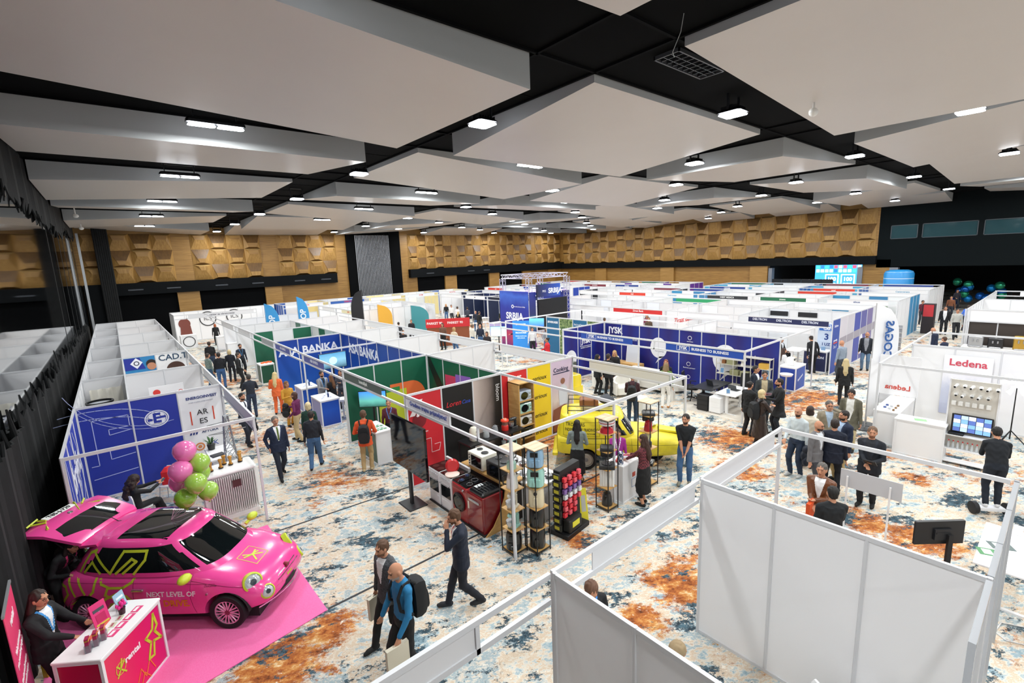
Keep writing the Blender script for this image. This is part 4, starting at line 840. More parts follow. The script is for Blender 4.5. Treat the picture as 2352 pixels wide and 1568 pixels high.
    # ---- hair
    if hair != 'bald':
        hb = MB(); R = HR
        vol = {'short': .006, 'long': .006, 'bob': .008, 'bun': .002, 'curly': .022, 'cap': .004}.get(hair, 0)
        hb.ell(hd_((0, -.022, .03)), (.081+vol, .096+vol, .094+vol), 18, 11, R=R); hb.ell(hd_((0, -.045, -.015)), (.072+vol, .064+vol, .07+vol), 14, 8, R=R)
        if hair in ('long', 'curly'):
            w = 1.35 if hair == 'curly' else 1
            for s in (-1, 1): hb.tube(hd_((s*.05, -.03, .0)), hd_((s*.085*w, -.045, -.15)), .045*w, .042*w, 10); hb.ell(hd_((s*.085*w, -.045, -.15)), (.042*w,)*3, 10, 6)
            a = hd_((0, -.06, 0)); c = up((0, -.13 if not coat else -.16, 1.27)); hb.tube(a, c, .07*w, .075*w, 14); hb.ell(c, (.085*w, .035*w, .09), 12, 7)
            c2 = up((0, -.135, 1.2 if hair == 'curly' else 1.14)); hb.tube(c, c2, .06*w, .035, 12)
        if hair == 'bob':
            for s in (-1, 1): hb.ell(hd_((s*.065, -.02, -.06)), (.035, .06, .075), 10, 7, R=R)
            hb.ell(hd_((0, -.065, -.07)), (.08, .04, .075), 12, 7, R=R)
        if hair == 'bun': hb.ell(hd_((0, -.125, .06)), (.045, .04, .045), 12, 7, R=R)
        if hair == 'curly':
            rg = random.Random(4)
            for q in range(46):
                a = rg.uniform(0, 6.28); zz = rg.uniform(-.28, .09); rr = .09+.02*rg.random()+(.05 if zz < -.05 else 0)
                if math.sin(a) > .35 and zz < .08: continue
                hb.ell(hd_((rr*math.cos(a), -.02+rr*math.sin(a)*.8, zz)), (.03, .03, .035), 8, 5)
        hm = remesh(hb, .012/k, 'hair', 1); nh = len(hm.vertices); hco = np.empty(nh*3); hno = np.empty(nh*3); hm.vertices.foreach_get('co', hco); hm.vertices.foreach_get('normal', hno); hco = hco.reshape(-1, 3); hno = hno.reshape(-1, 3)
        hm.vertices.foreach_set('co', (hco+hno*(.004*np.sin(hco[:, 0]*150+hco[:, 2]*25+np.sin(hco[:, 1]*60)*2))[:, None]).ravel()); hm.materials.clear(); hm.materials.append(M(hc, .65))
        ho = bpy.data.objects.new('hair', hm); C.objects.link(ho); ho.parent = root
    P = lambda name, bm, m: bm.build(name, m, root, smooth=True, inv=1)
    if glasses:
        b = MB()
        for s in (-1, 1): b.path([tuple(hd_((s*.032+.02*math.cos(q*.785), .103, .01+.017*math.sin(q*.785)))) for q in range(9)], .0025, 5)
        b.path([tuple(hd_((-.012, .105, .012))), tuple(hd_((.012, .105, .012)))], .0025, 5); P('glasses', b, M('#1b1b1c', .4))
    if bag == 'backpack' or (bag and bag[0] == 'backpack'):
        col = bag[1] if isinstance(bag, tuple) else '#15171a'; b = MB(); R3 = ln.to_4x4(); b.T = Matrix.Translation(H) @ R3 @ Matrix.Translation((0, 0, -.93))
        pts = [(.0, .86), (.12, .88), (.155, 1.0), (.15, 1.25), (.11, 1.38), (0, 1.41), (-.11, 1.38), (-.15, 1.25), (-.155, 1.0), (-.12, .88)]
        b.loft([[(x*s_, y, .0+(z-1.13)*s_+1.13) for x, z in pts] for y, s_ in ((-.12, .95), (-.2, 1.0), (-.27, .93), (-.3, .8))]); r_ = thing('backpack', (0, 0, 0), None, None) if 0 else root
        o2 = b.build('backpack', M(col, .75), root, smooth=True, inv=1)
        b = MB(); b.T = Matrix.Translation(H) @ R3 @ Matrix.Translation((0, 0, -.93)); b.loft([[(x*.8, y, (z-1.05)*.5+1.03) for x, z in pts] for y in (-.3, -.325)])
        b.build('front_pocket', M(col, .6), o2, smooth=True, inv=1)
        b = MB(); b.T = Matrix.Translation(H) @ R3 @ Matrix.Translation((0, 0, -.93))
        for s in (-1, 1):
            pt = [(s*.09, -.15, 1.38), (s*.115, -.07, 1.47), (s*.12, .05, 1.45), (s*.13, .125, 1.32), (s*.15, .11, 1.15), (s*.17, -.05, 1.02)]
            for a, c in zip(pt, pt[1:]): b.tube(a, c, .02, .02, 6)
        b.build('strap', M(col, .8), o2, smooth=True, inv=1)
    if hold:
        side, kind, col = hold[:3]; p = hold_at; b = MB(); w, d, t_ = {'phone': (.035, .075, .006), 'tablet': (.1, .15, .01), 'paper': (.11, .15, .002), 'tote': (.15, .19, .03), 'coat': (.16, .25, .06), 'flowers': (.1, .1, .1)}[kind]
        if kind == 'coat':
            for dx, dz, r_ in ((0, .02, .1), (.02, -.12, .13), (-.02, -.26, .12)): b.ell((p.x+dx, p.y+.02, p.z+dz), (.07, r_*1.15, r_*1.1), 14, 9)
        elif kind == 'tote':
            b.loft([[(p.x+x*t_, p.y+y*w, p.z-zz) for x, y in ((-1, -1), (1, -1), (1, 1), (-1, 1))] for zz in (.02, d, 2*d)]); b.path([(p.x, p.y-.05, p.z-.02), (p.x, p.y, p.z+.02), (p.x, p.y+.05, p.z-.02)], .008, 6)
        elif kind == 'flowers':
            for q in range(9): b.ell((p.x+.06*math.cos(q*2.4)*(q/6), p.y+.06+.05*math.sin(q*2.4), p.z+.05+.03*math.cos(q*5)), (.045, .045, .04), 8, 5)
        else:
            b.T = Matrix.Translation(p+Vector((0, .03, .02))) @ Matrix.Rotation(.6, 4, 'X'); b.box(-w, w, -d, d, -t_, t_)
        P({'coat': 'folded_coat', 'tote': 'tote_bag', 'paper': 'paper_sheet', 'flowers': 'bouquet'}.get(kind, kind), b, M(col, .6))
    return root
def yaw_img(pos, a):
    "world angle for a body seen at pos: a=0 looks away from the camera, 90 to the right of the photo, 180 at the camera"
    return math.atan2(pos.y, pos.x)-math.radians(a)
def at_head(px, py, h=1.75): v = at(px, py, h-.02); v.z = 0; return v
# ================================================================== VEHICLES
from mathutils.bvhtree import BVHTree
def sup(cx, hx, cy, hy, n=40, e=2.6):
    P = []
    for i in range(n):
        t = 2*math.pi*i/n; c, s = math.cos(t), math.sin(t)
        P.append((cx+hx*abs(c)**(2/e)*(1 if c > 0 else -1), cy+hy*abs(s)**(2/e)*(1 if s > 0 else -1)))
    return P
def mesh_obj(mb, mods, cut=None, sub=0):
    me = bpy.data.meshes.new('t'); me.from_pydata(mb.v, [], mb.f); me.polygons.foreach_set('material_index', mb.m)
    for m in mods: me.materials.append(m)
    bm = bmesh.new(); bm.from_mesh(me); bmesh.ops.recalc_face_normals(bm, faces=bm.faces); bm.to_mesh(me); bm.free()
    o = bpy.data.objects.new('tmp', me); C.objects.link(o); tmp = [o]
    if sub: s = o.modifiers.new('s', 'SUBSURF'); s.levels = sub; s.render_levels = sub
    if cut:
        cm = bpy.data.meshes.new('c'); cm.from_pydata(cut.v, [], cut.f); bm = bmesh.new(); bm.from_mesh(cm); bmesh.ops.recalc_face_normals(bm, faces=bm.faces); bm.to_mesh(cm); bm.free()
        co = bpy.data.objects.new('tmpc', cm); C.objects.link(co); tmp.append(co)
        b_ = o.modifiers.new('b', 'BOOLEAN'); b_.object = co; b_.operation = 'DIFFERENCE'; b_.solver = 'EXACT'
    dg = bpy.context.evaluated_depsgraph_get(); out = bpy.data.meshes.new_from_object(o.evaluated_get(dg))
    for q in tmp: bpy.data.objects.remove(q)
    return out
def put(me, name, parent, T=None, smooth=True):
    if T: me.transform(T)
    me.name = name; me.polygons.foreach_set('use_smooth', [smooth]*len(me.polygons))
    if smooth: me.set_sharp_from_angle(angle=math.radians(35))
    o = bpy.data.objects.new(name, me); C.objects.link(o); o.parent = parent; return o
class Decal:
    "projects flat shapes on a body mesh; frame maps (u,v) to a ray start, d is the ray direction"
    def __init__(s, me, fr, d, off=.004): s.t = BVHTree.FromPolygons([v.co for v in me.vertices], [p.vertices for p in me.polygons]); s.fr = fr; s.d = Vector(d).normalized(); s.off = off
    def p(s, u, v):
        o = s.fr(u, v); h = s.t.ray_cast(o, s.d)
        return h[0]-s.d*s.off if h[0] else None
    def strip(s, pts, w, step=.03):
        V = []; F = []
        for (ax, ay), (bx, by) in zip(pts, pts[1:]):
            L = math.hypot(bx-ax, by-ay)
            if L < 1e-6: continue
            n = max(1, int(L/step)); nx, ny = -(by-ay)/L*w/2, (bx-ax)/L*w/2; ex, ey = (bx-ax)/L*w*.45, (by-ay)/L*w*.45; prev = None
            for k in range(n+1):
                t = k/n; x = (ax-ex)+(bx+ex-ax+ex)*t; y = (ay-ey)+(by+ey-ay+ey)*t
                a, c = s.p(x+nx, y+ny), s.p(x-nx, y-ny)
                if a is None or c is None: prev = None; continue
                V += [a, c]; i = len(V)-2
                if prev is not None: F.append((prev, prev+1, i+1, i))
                prev = i
        return V, F
    def text(s, body, size, u, v, bold=.02, shear=0, sx=1):
        cu = bpy.data.curves.new('t', 'FONT'); cu.body = body; cu.size = size; cu.align_x = 'LEFT'; cu.align_y = 'CENTER'; cu.offset = bold*size; cu.shear = shear; cu.resolution_u = 2
        ob = bpy.data.objects.new('t', cu); me = bpy.data.meshes.new_from_object(ob); bpy.data.objects.remove(ob); V = []; F = []
        for q in me.vertices: r = s.p(u+q.co.x*sx, v+q.co.y); V.append(r if r else s.fr(u, v))
        return V, [tuple(p.vertices) for p in me.polygons]
def decal_obj(VF, name, mat, parent):
    V = []; F = []
    for v, f in VF: o = len(V); V += [tuple(q) for q in v]; F += [tuple(i+o for i in g) for g in f]
    b = MB(); b.add(V, F); return b.build(name, mat, parent, smooth=True, inv=1)
def wheel(parent, x, y, r, w, side, spoke_m, hub_m, fancy=True):
    b = MB(); T = Matrix.Translation((x, y, r)) @ Matrix.Rotation(math.pi/2, 4, 'X'); b.T = T
    b.loft([[(q*math.cos(2*math.pi*i/36), q*math.sin(2*math.pi*i/36), z) for i in range(36)] for q, z in ((r*.68, -w*.3), (r*.7, -w/2), (r*.93, -w/2), (r, -w*.36), (r, w*.36), (r*.93, w/2), (r*.7, w/2), (r*.68, w*.3))], cap=False)
    ty = b.build('wheel', M('#111214', .75), parent, smooth=True, inv=1)
    b = MB(); b.T = T; s_ = -side; zf = s_*w*.44
    b.lathe([(r*.69, -w*.1), (r*.69, w*.1)], n=32, mi=0); b.loft([[(q*math.cos(2*math.pi*i/32), q*math.sin(2*math.pi*i/32), z) for i in range(32)] for q, z in ((r*.70, zf-.08*s_), (r*.7, zf), (r*.64, zf), (r*.62, zf-.03*s_))], 1, False); b.lathe([(.001, zf), (r*.17, zf), (r*.2, zf-.02*s_)], n=18, mi=2)
    if fancy:
        for k in range(9):
            a = 2*math.pi*k/9
            for da in (-.1, .1): b.tube((r*.14*math.cos(a), r*.14*math.sin(a), zf-.012*s_), (r*.66*math.cos(a+da*2), r*.66*math.sin(a+da*2), zf-.008*s_), .014, .011, 6, 1)
    else:
        b.lathe([(r*.15, zf-.015*s_), (r*.55, zf-.005*s_), (r*.66, zf-.03*s_)], n=28, mi=1)
    b.build('rim', [M('#26282b', .5), spoke_m, hub_m], ty, smooth=True, inv=1); return ty
PINK = M('#f04a9c', .22, 0, 0, coat=.6); LIME = M('#c6d437', .4); GLS = M('#0d1214', .04, 0, 0, coat=1.0); CHR = M('#d6d9dc', .15, .9)
def lower_body(st, n=14):
    "st: (x, half width, z bottom, z shoulder, z centre top); closed loft along x"
    R_ = []
    for x, w, zb, zs, zt in st:
        half = [(w*.86, zb), (w*.97, zb+.06), (w, zb+.2), (w*.995, zb+(zs-zb)*.6), (w*.97, zb+(zs-zb)*.82), (w*.9, zs), (w*.72, zs+(zt-zs)*.62), (w*.4, zs+(zt-zs)*.93), (0, zt)]
        R_.append([(x, y, z) for y, z in half]+[(x, -y, z) for y, z in half[-2::-1]])
    return MB().loft(R_)
# --- pink hatchback
car = thing('hatchback_car', (.356, 9.64, 0), 'pink lime-striped hatchback car with open tailgate parked on a pink carpet', 'car', math.radians(-41.9))
CT = WM(car)
st = [(-1.74, .52, .42, .66, .70), (-1.70, .66, .36, .80, .84), (-1.6, .75, .28, .90, .93), (-1.35, .80, .24, .96, .98), (-.9, .815, .22, .96, .98), (0, .81, .21, .95, .97), (.55, .81, .21, .94, .98), (.85, .81, .22, .90, .97), (1.1, .805, .23, .84, .92), (1.4, .775, .24, .76, .84), (1.62, .70, .26, .66, .75), (1.76, .58, .30, .54, .62), (1.81, .42, .36, .48, .52)]
lb = lower_body(st); cut = MB()
for x in (1.15, -1.15):
    for s in (-1, 1): cut.tube((x, s*.56, .30), (x, s*1.0, .30), .355, .355, 40)
body = mesh_obj(lb, [PINK], cut, 1); put(body, 'car_body', car); bodyref = body
b = MB()
for x in (1.15, -1.15):
    for s in (-1, 1): b.loft([[(x+.36*math.cos(t), s*y, .3+.36*math.sin(t)) for t in [math.pi*k/14 for k in range(15)]] for y in (.56, .785)], cap=False, closed=False); b.box(x-.34, x+.34, s*.55-.01, s*.55+.01, .22, .62)
b.build('arch_liner', M('#0e0f10', .8), car, inv=1)
b = MB(); b.box(-1.5, 1.6, -.66, .66, .14, .3); b.build('underbody', M('#111214', .8), car, inv=1)
for x in (1.15, -1.15):
    for s in (-1, 1): wheel(car, x, s*.70, .30, .19, s, M('#e7b3cf', .3, .5), M('#7e2340', .4))
# cabin: rings of the greenhouse
GR = [(z, (f+r)/2, (f-r)/2, hy) for z, f, r, hy in ((.93, 1.02, -1.65, .745), (1.0, .92, -1.595, .735), (1.06, .83, -1.55, .725), (1.12, .74, -1.5, .712), (1.18, .65, -1.45, .695), (1.24, .565, -1.395, .675), (1.29, .49, -1.345, .658), (1.34, .425, -1.295, .638), (1.375, .385, -1.255, .62), (1.41, .35, -1.22, .60), (1.455, .27, -1.14, .54), (1.485, .1, -.97, .42), (1.495, -.2, -.7, .2))]
def cabin(rings, roof_from, mats, pill, e=3.4, n=96):
    b = MB(); RR = [[(x, y, z) for x, y in sup(cx, hx, 0, hy, n, e)] for z, cx, hx, hy in rings]
    v = [p for r in RR for p in r]; f = []; mi_ = []
    for k in range(len(RR)-1):
        for i in range(n):
            a = k*n+i; c = k*n+(i+1) % n; f.append((a, c, c+n, a+n)); x, y = (v[a][0]+v[c][0])/2, (v[a][1]+v[c][1])/2
            z = (rings[k][0]+rings[k+1][0])/2; mi_.append(1 if k >= 1 and z < roof_from and pill(x, y, z, rings[k]) else 0)
    f.append(tuple(range(len(v)-n, len(v)))); mi_.append(0)
    for q, m_ in zip(f, mi_): b.f.append(q); b.m.append(m_)
    b.v = v; return b
def pl(x, y, z, rg_):
    _, cx, hx, hy = rg_
    if abs(y) > hy*.80: return -1.32+(z-.95)*1.0 < x < min(.86-(z-.95)*1.35, cx+hx-.2)
    if x > cx: return abs(y) < hy*.74
    return abs(y) < hy*.7
cb = cabin(GR, 1.385, [PINK, GLS], pl); cabm = mesh_obj(cb, [PINK, GLS]); put(cabm, 'cabin', car)
cabd = Decal(cabm, lambda u, v: Vector((u, v, 2.5)), (0, 0, -1), .004)
V, F = [], []
nn = 14
for i in range(nn+1):
    for j in range(nn+1): V.append(cabd.p(-.72+.84*i/nn, -.50+1.0*j/nn))
for i in range(nn):
    for j in range(nn): a = i*(nn+1)+j; F.append((a, a+1, a+nn+2, a+nn+1))
decal_obj([(V, F)], 'glass_roof', GLS, car)
b = MB()
for q in ((-1.0, -.35, .2), (-1.08, .0, .1)): pass
b.tube((-1.16, .05, 1.46), (-1.42, .05, 1.62), .008, .004, 6); b.ell((-1.14, .05, 1.462), (.05, .025, .015)); b.build('antenna', BLACK, car, inv=1, smooth=True)
# rear spoiler lip and opened tailgate
b = MB(); b.loft([[(x, y, z) for y, z in ((-.58, 1.42+dz), (-.3, 1.475+dz), (0, 1.485+dz), (.3, 1.475+dz), (.58, 1.42+dz), (.56, 1.37+dz), (0, 1.42+dz), (-.56, 1.37+dz))] for x, dz in ((-1.02, 0), (-1.2, -.015), (-1.32, -.03))]); b.build('spoiler', PINK, car, inv=1, smooth=True)
tg = thing('tailgate', (0, 0, 0), None, None); tg.parent = car; del tg['kind']
tg.location = (-1.28, 0, 1.43); tg.rotation_euler = (0, math.radians(10), 0)
b = MB(); G = []
for x, w, z in ((0, .56, 0), (-.1, .6, .03), (-.55, .64, .09), (-.62, .66, .095), (-.85, .68, .07), (-1.02, .62, .0), (-1.1, .5, -.06)):
    G.append([(x, w, z), (x, w*.5, z+.035), (x, 0, z+.045), (x, -w*.5, z+.035), (x, -w, z), (x, -w, z-.05), (x, 0, z-.02), (x, w, z-.05)])
b.loft(G); b.build('tailgate_panel', PINK, tg, inv=1, smooth=True)
b = MB(); b.loft([[(x, w, z+.006), (x, w*.5, z+.043), (x, 0, z+.053), (x, -w*.5, z+.043), (x, -w, z+.006), (x, 0, z+.02)] for x, w, z in ((-.08, .5, .022), (-.3, .54, .06), (-.53, .54, .09))]); b.build('rear_window', GLS, tg, inv=1, smooth=True)
b = MB(); b.box(-.98, -.86, -.26, .26, .095, .11); pt = b.build('number_plate', M('#eef0ee', .4), tg, inv=1)
txt('T85-J-729', .1, M('#1a1a1c', .5), pt, Matrix.Translation((-.92, 0, .112)) @ Matrix.Rotation(math.pi/2, 4, 'Z'), bold=.03)
b = MB(); b.lathe([(.0, .012), (.035, .01), (.04, 0)], (-.72, 0, .13), 16); b.build('round_badge', CHR, tg, inv=1, smooth=True)
b = MB()
for pts in ([(-.6, .45), (-.8, .3), (-.95, .5)], [(-.62, -.5), (-.8, -.35), (-1.0, -.45)], [(-.65, .1), (-1.0, .35)], [(-.85, -.3), (-1.0, -.3), (-.98, -.5)]):
    for (ax, ay), (bx, by) in zip(pts, pts[1:]): b.tube((ax, ay, .125), (bx, by, .085), .018, .018, 4)
b.build('lime_stripe', LIME, tg, inv=1)
b = MB(); b.tube((-1.3, .55, 1.05), (-1.75, .57, 1.5), .012, .012, 6); b.tube((-1.3, -.55, 1.05), (-1.75, -.57, 1.5), .012, .012, 6); b.build('gas_strut', BLACK, car, inv=1)
b = MB(); b.box(-1.62, -1.3, -.5, .5, .98, 1.0); b.build('boot_floor', M('#141416', .9), car, inv=1)
# side graphics on the near (right, -y) side
sd = Decal(body, lambda u, v: Vector((u, -2.0, v)), (0, 1, 0), .004); sc = Decal(cabm, lambda u, v: Vector((u, -2.0, v)), (0, 1, 0), .005)
gr = [[(-1.3, .95), (-1.12, .62), (-1.25, .40)], [(-1.48, .95), (-1.3, .58), (-1.55, .35)], [(-1.62, .8), (-1.5, .78), (-1.46, .66), (-1.66, .42)], [(-.9, .95), (-.86, .84), (-.72, .78), (-.5, .78), (-.36, .86), (-.30, .95)], [(-.75, .78), (-.8, .66), (-.7, .62)], [(-1.0, .42), (-.8, .60), (-.62, .68), (-.45, .64), (-.34, .52)], [(-.86, .30), (-.72, .50), (-.58, .52), (-.5, .44)], [(-.02, .26), (.1, .26)], [(-1.3, .42), (-1.0, .72), (-.95, .95)]]
decal_obj([sd.strip(p, .04) for p in gr], 'lime_graphic', LIME, car)
gc = [[(-1.3, .99), (-1.12, 1.28), (-1.0, 1.33)], [(-1.02, 1.3), (-.72, 1.0)], [(-.72, 1.0), (-.5, 1.33), (-.12, 1.33), (-.14, 1.2), (-.32, .99)], [(-.62, 1.0), (-.36, 1.22), (-.28, 1.18), (-.5, 1.0)], [(-1.2, .99), (-1.05, 1.16), (-.9, 1.0)]]
decal_obj([sc.strip(p, .04) for p in gc], 'lime_window_graphic', LIME, car)
decal_obj([sd.text('NEXT LEVEL OF', .115, -.12, .66, .03)], 'side_lettering', M('#f6eef2', .4), car)
decal_obj([sd.text('DRIVE.', .15, .14, .50, .04)], 'side_slogan', M('#e98a1c', .4), car)
decal_obj([sd.text('Dolcevita', .05, .83, .78, .0, .3)], 'script_badge', M('#3a2530', .4), car)
decal_obj([sd.strip([(.62, .94), (.60, .6), (.66, .28)], .006), sd.strip([(-.32, .94), (-.34, .55), (-.30, .26)], .006), sd.strip([(-.3, .26), (.64, .27)], .006), sd.strip([(-1.5, .86), (0, .84), (1.0, .80)], .005), sd.strip([(.62, .86), (1.5, .68)], .006)], 'panel_gap', M('#8a1f50', .5), car)
b = MB(); b.rbox(-.34, -.14, -.835, -.80, .735, .765, .01); b.build('door_handle', CHR, car, inv=1)
b = MB(); b.tube((.88, -.80, .66), (.88, -.822, .66), .018, .018, 12); b.build('fuel_cap', CHR, car, inv=1)
for s in (-1, 1):
    b = MB(); b.ell((.66, s*.93, 1.02), (.085, .12, .07), 14, 9); b.tube((.62, s*.76, .95), (.65, s*.86, .99), .03, .03, 8); mo = b.build('door_mirror', LIME, car, inv=1, smooth=True)
# front: lamps, grille, bonnet logo
def lampset(s):
    b = MB(); nx = Vector((.72, s*.52, .46)).normalized(); q = nx.to_track_quat('Z', 'Y').to_matrix().to_4x4()
    for (x, y, z, r) in ((1.50, .585, .70, .125), (1.70, .54, .50, .095)):
        T = Matrix.Translation((x, s*y, z)) @ (Vector((.72, s*.56, .40)).to_track_quat('Z', 'Y').to_matrix().to_4x4())
        b = MB(); b.T = T; b.lathe([(r*1.22, -.05), (r*1.22, .03), (r*1.02, .045), (r, .03)], n=28); rim = b.build('lamp_ring', LIME, car, inv=1, smooth=True)
        b = MB(); b.T = T; b.lathe([(r, .0), (r*.98, .035), (r*.7, .055), (.001, .06)], n=26, mi=0); b.lathe([(r*.4, .06), (r*.4, .066), (.001, .068)], n=16, mi=1); b.build('headlamp', [M('#c9d0d4', .08, .3, 0, coat=1.0), M('#5d666c', .1, .6)], rim, inv=1, smooth=True)
for s in (-1, 1): lampset(s)
b = MB(); b.loft([[(1.80-abs(y)*abs(y)*.55, y, z) for y in [-.62+.124*k for k in range(11)]] for z in (.30, .42)], cap=False, closed=False); b.loft([[(1.815-abs(y)*abs(y)*.55, y, z) for y in [-.62+.124*k for k in range(11)]] for z in (.31, .41)], cap=False, closed=False); b.build('lower_grille', M('#151517', .5), car, inv=1)
b = MB(); b.loft([[(1.835-abs(y)*abs(y)*.55, y, z) for y in [-.66+.132*k for k in range(11)]] for z in (.272, .295)], cap=False, closed=False); b.build('chrome_trim', CHR, car, inv=1)
fd = Decal(body, lambda u, v: Vector((3, u, v)), (-1, 0, 0), .006)
decal_obj([fd.strip([(-.28, .60), (-.05, .60)], .012), fd.strip([(.05, .60), (.28, .60)], .012), fd.strip([(-.33, .55), (.33, .55)], .012)], 'nose_bar', CHR, car)
b = MB(); b.tube((1.72, 0, .62), (1.79, 0, .60), .045, .05, 20); b.build('nose_badge', M('#8d2a3c', .3, .4), car, inv=1)
decal_obj([fd.strip([(-.2, .49), (.2, .49)], .09)], 'front_plate', PINK, car); decal_obj([Decal(body, lambda u, v: Vector((3, -u, v)), (-1, 0, 0), .01).text('rental', .07, -.07, .49, .03)], 'plate_lettering', LIME, car)
hd2 = Decal(body, lambda u, v: Vector((u, v, 3)), (0, 0, -1), .004)
def xl(cx, cy, s): return [[(cx-s, cy-s*.6), (cx-s*.2, cy-s*.2), (cx+s*.2, cy+s*.9)], [(cx-s*.2, cy+s), (cx, cy), (cx+s*.9, cy-s*.7)], [(cx+s*.9, cy+s*.8), (cx, cy), (cx-s*.6, cy-s)]]
decal_obj([hd2.strip(p, .028) for p in xl(1.25, -.1, .12)]+[hd2.strip([(1.08, -.28), (1.42, -.28), (1.42, .08), (1.08, .08), (1.08, -.28)], .01)], 'bonnet_emblem', LIME, car)
for y in (-.1, .35):
    b = MB(); b.tube((.78, y+.25, .99), (.60, y-.2, 1.09), .008, .006, 6); b.build('wiper', BLACK, car, inv=1)
# seats and wheel seen through the screens are dark; dashboard papers
b = MB(); b.box(.5, .62, -.55, -.3, 1.125, 1.13) ; 
# --- yellow supervan
YEL = M('#e3d02a', .4, 0, 0, coat=.15); yv = thing('three_wheeled_van', (10.33, 7.92, 0), 'worn yellow three-wheeled van lettered TROTTERS INDEPENDENT TRADING Co', 'van', math.radians(-48)); yv.scale = (1.05, 1.05, 1.04)
dirt, N, L, bs = nodes('dirty_yellow'); bs.inputs['Roughness'].default_value = .45
dr = ramp(N, [(.42, '#e3d02a'), (.62, '#cdbb25'), (.8, '#6b6422')]); L.new(noise(N, L, N.new('ShaderNodeTexCoord').outputs['Object'], 2.2, 7, .7).outputs['Fac'], dr.inputs[0]); L.new(dr.outputs[0], bs.inputs['Base Color'])
st = [(-1.62, .60, .42, .84, .86), (-1.55, .69, .38, .88, .90), (-1.0, .73, .36, .90, .92), (0, .735, .34, .90, .92), (.6, .72, .34, .88, .92), (1.0, .69, .36, .84, .89), (1.4, .65, .38, .78, .83), (1.68, .58, .42, .70, .76), (1.78, .46, .46, .60, .66)]
cut = MB()
for s in (-1, 1): cut.tube((-.85, s*.5, .27), (-.85, s*1.0, .27), .33, .33, 32)
vb = mesh_obj(lower_body(st), [dirt], cut, 1); put(vb, 'van_body', yv)
VR = [(.88, -.58, 1.02, .70), (.95, -.585, .99, .70), (1.08, -.62, .93, .685), (1.22, -.66, .87, .665), (1.33, -.68, .83, .64), (1.40, -.69, .80, .60), (1.44, -.69, .72, .5), (1.45, -.69, .4, .3)]
def plv(x, y, z, r_):
    _, cx, hx, hy = r_
    if abs(y) > hy*.8: return -.42 < x < .22-(z-.95)*.75
    if x > cx: return abs(y) < hy*.85
    return abs(y) < hy*.5
vc = mesh_obj(cabin(VR, 1.3, 0, plv, 4.0), [YEL, GLS]); put(vc, 'cabin', yv)
for s in (-1, 1): wheel(yv, -.85, s*.62, .27, .15, s, M('#a9a9a2', .4, .4), M('#77777a', .4), False)
wheel(yv, .95, 0, .27, .15, 1, M('#a9a9a2', .4, .4), M('#77777a', .4), False)
b = MB(); b.box(-1.4, 1.1, -.45, .45, .3, .42); b.build('underbody', M('#141414', .8), yv, inv=1)
vd = Decal(vc, lambda u, v: Vector((u, -2, v)), (0, 1, 0), .004)
decal_obj([vd.text('TROTTERS', .12, -1.36, 1.225, .01, 0, .85)], 'side_lettering', M('#17170f', .5), yv)
decal_obj([vd.text('INDEPENDENT TRADING Co', .11, -1.38, 1.09, .01, 0, .62)], 'side_lettering', M('#17170f', .5), yv)
decal_obj([vd.text('NEW YORK PARIS PECKHAM', .06, -1.2, .99, .005, .2, .75)], 'side_lettering', M('#17170f', .5), yv)
decal_obj([vd.strip([(-1.42, .93), (-.5, .93), (-.5, 1.29), (-1.42, 1.29), (-1.42, .93)], .012)], 'panel_outline', M('#9c901f', .5), yv)
vs_ = Decal(vb, lambda u, v: Vector((u, -2, v)), (0, 1, 0), .004)
decal_obj([vs_.strip([(-1.5, .74), (1.5, .70)], .008), vs_.strip([(.3, .88), (.32, .4)], .007), vs_.strip([(-.45, .88), (-.45, .4)], .007)], 'panel_gap', M('#6e661c', .6), yv)
b = MB(); b.rbox(-1.72, -1.58, -.62, .62, .36, .46, .03); b.build('rear_bumper', dirt, yv, inv=1)
b = MB(); b.rbox(1.68, 1.82, -.42, .42, .38, .48, .03); b.build('front_bumper', dirt, yv, inv=1)
b = MB()
for s in (-.5, .5): b.path([(-1.3, s, 1.47), (-1.3, s, 1.56), (-.1, s, 1.56), (-.1, s, 1.47)], .012, 6)
for x in (-1.3, -.9, -.5, -.1): b.path([(x, -.5, 1.54), (x, .5, 1.54)], .01, 6)
for s in (-.5, .5): b.path([(-1.3, s, 1.56), (-1.3, s, 1.68), (-.1, s, 1.68), (-.1, s, 1.56)], .01, 6)
b.path([(-1.3, -.5, 1.68), (-1.3, .5, 1.68)], .01, 6); b.path([(-.1, -.5, 1.68), (-.1, .5, 1.68)], .01, 6); b.build('roof_rack', M('#23231f', .6), yv, inv=1)
for y in (-.4, .4):
    b = MB(); b.tube((1.58, y, .62), (1.74, y, .6), .09, .09, 20); b.build('headlamp', M('#d9dcd8', .1, .2, coat=1.), yv, inv=1, smooth=True)
YT = WM(yv)
P_ = YT @ Vector((-.75, 0, 1.56)); b = MB(); b.T = Matrix.Translation(P_) @ Matrix.Rotation(math.radians(-48), 4, 'Z'); b.rbox(-.26, .26, -.19, .19, .0, .2, .03, 0)
for x in (-.15, .15): b.box(x-.02, x+.02, -.195, .195, 0, .205, 1)
solo(b.build('suitcase', [M('#8a5733', .6), M('#5c3520', .6)]), 'brown leather suitcase tied on the van roof rack', 'suitcase')
P_ = YT @ Vector((-.28, .1, 1.56)); b = MB(); b.T = Matrix.Translation(P_); b.ell((0, 0, .12), (.2, .24, .12), 14, 8); b.ell((.12, .1, .14), (.14, .12, .1)); solo(b.build('holdall', M('#3b3f46', .7), smooth=True), 'dark grey holdall bag on the van roof rack', 'bag')
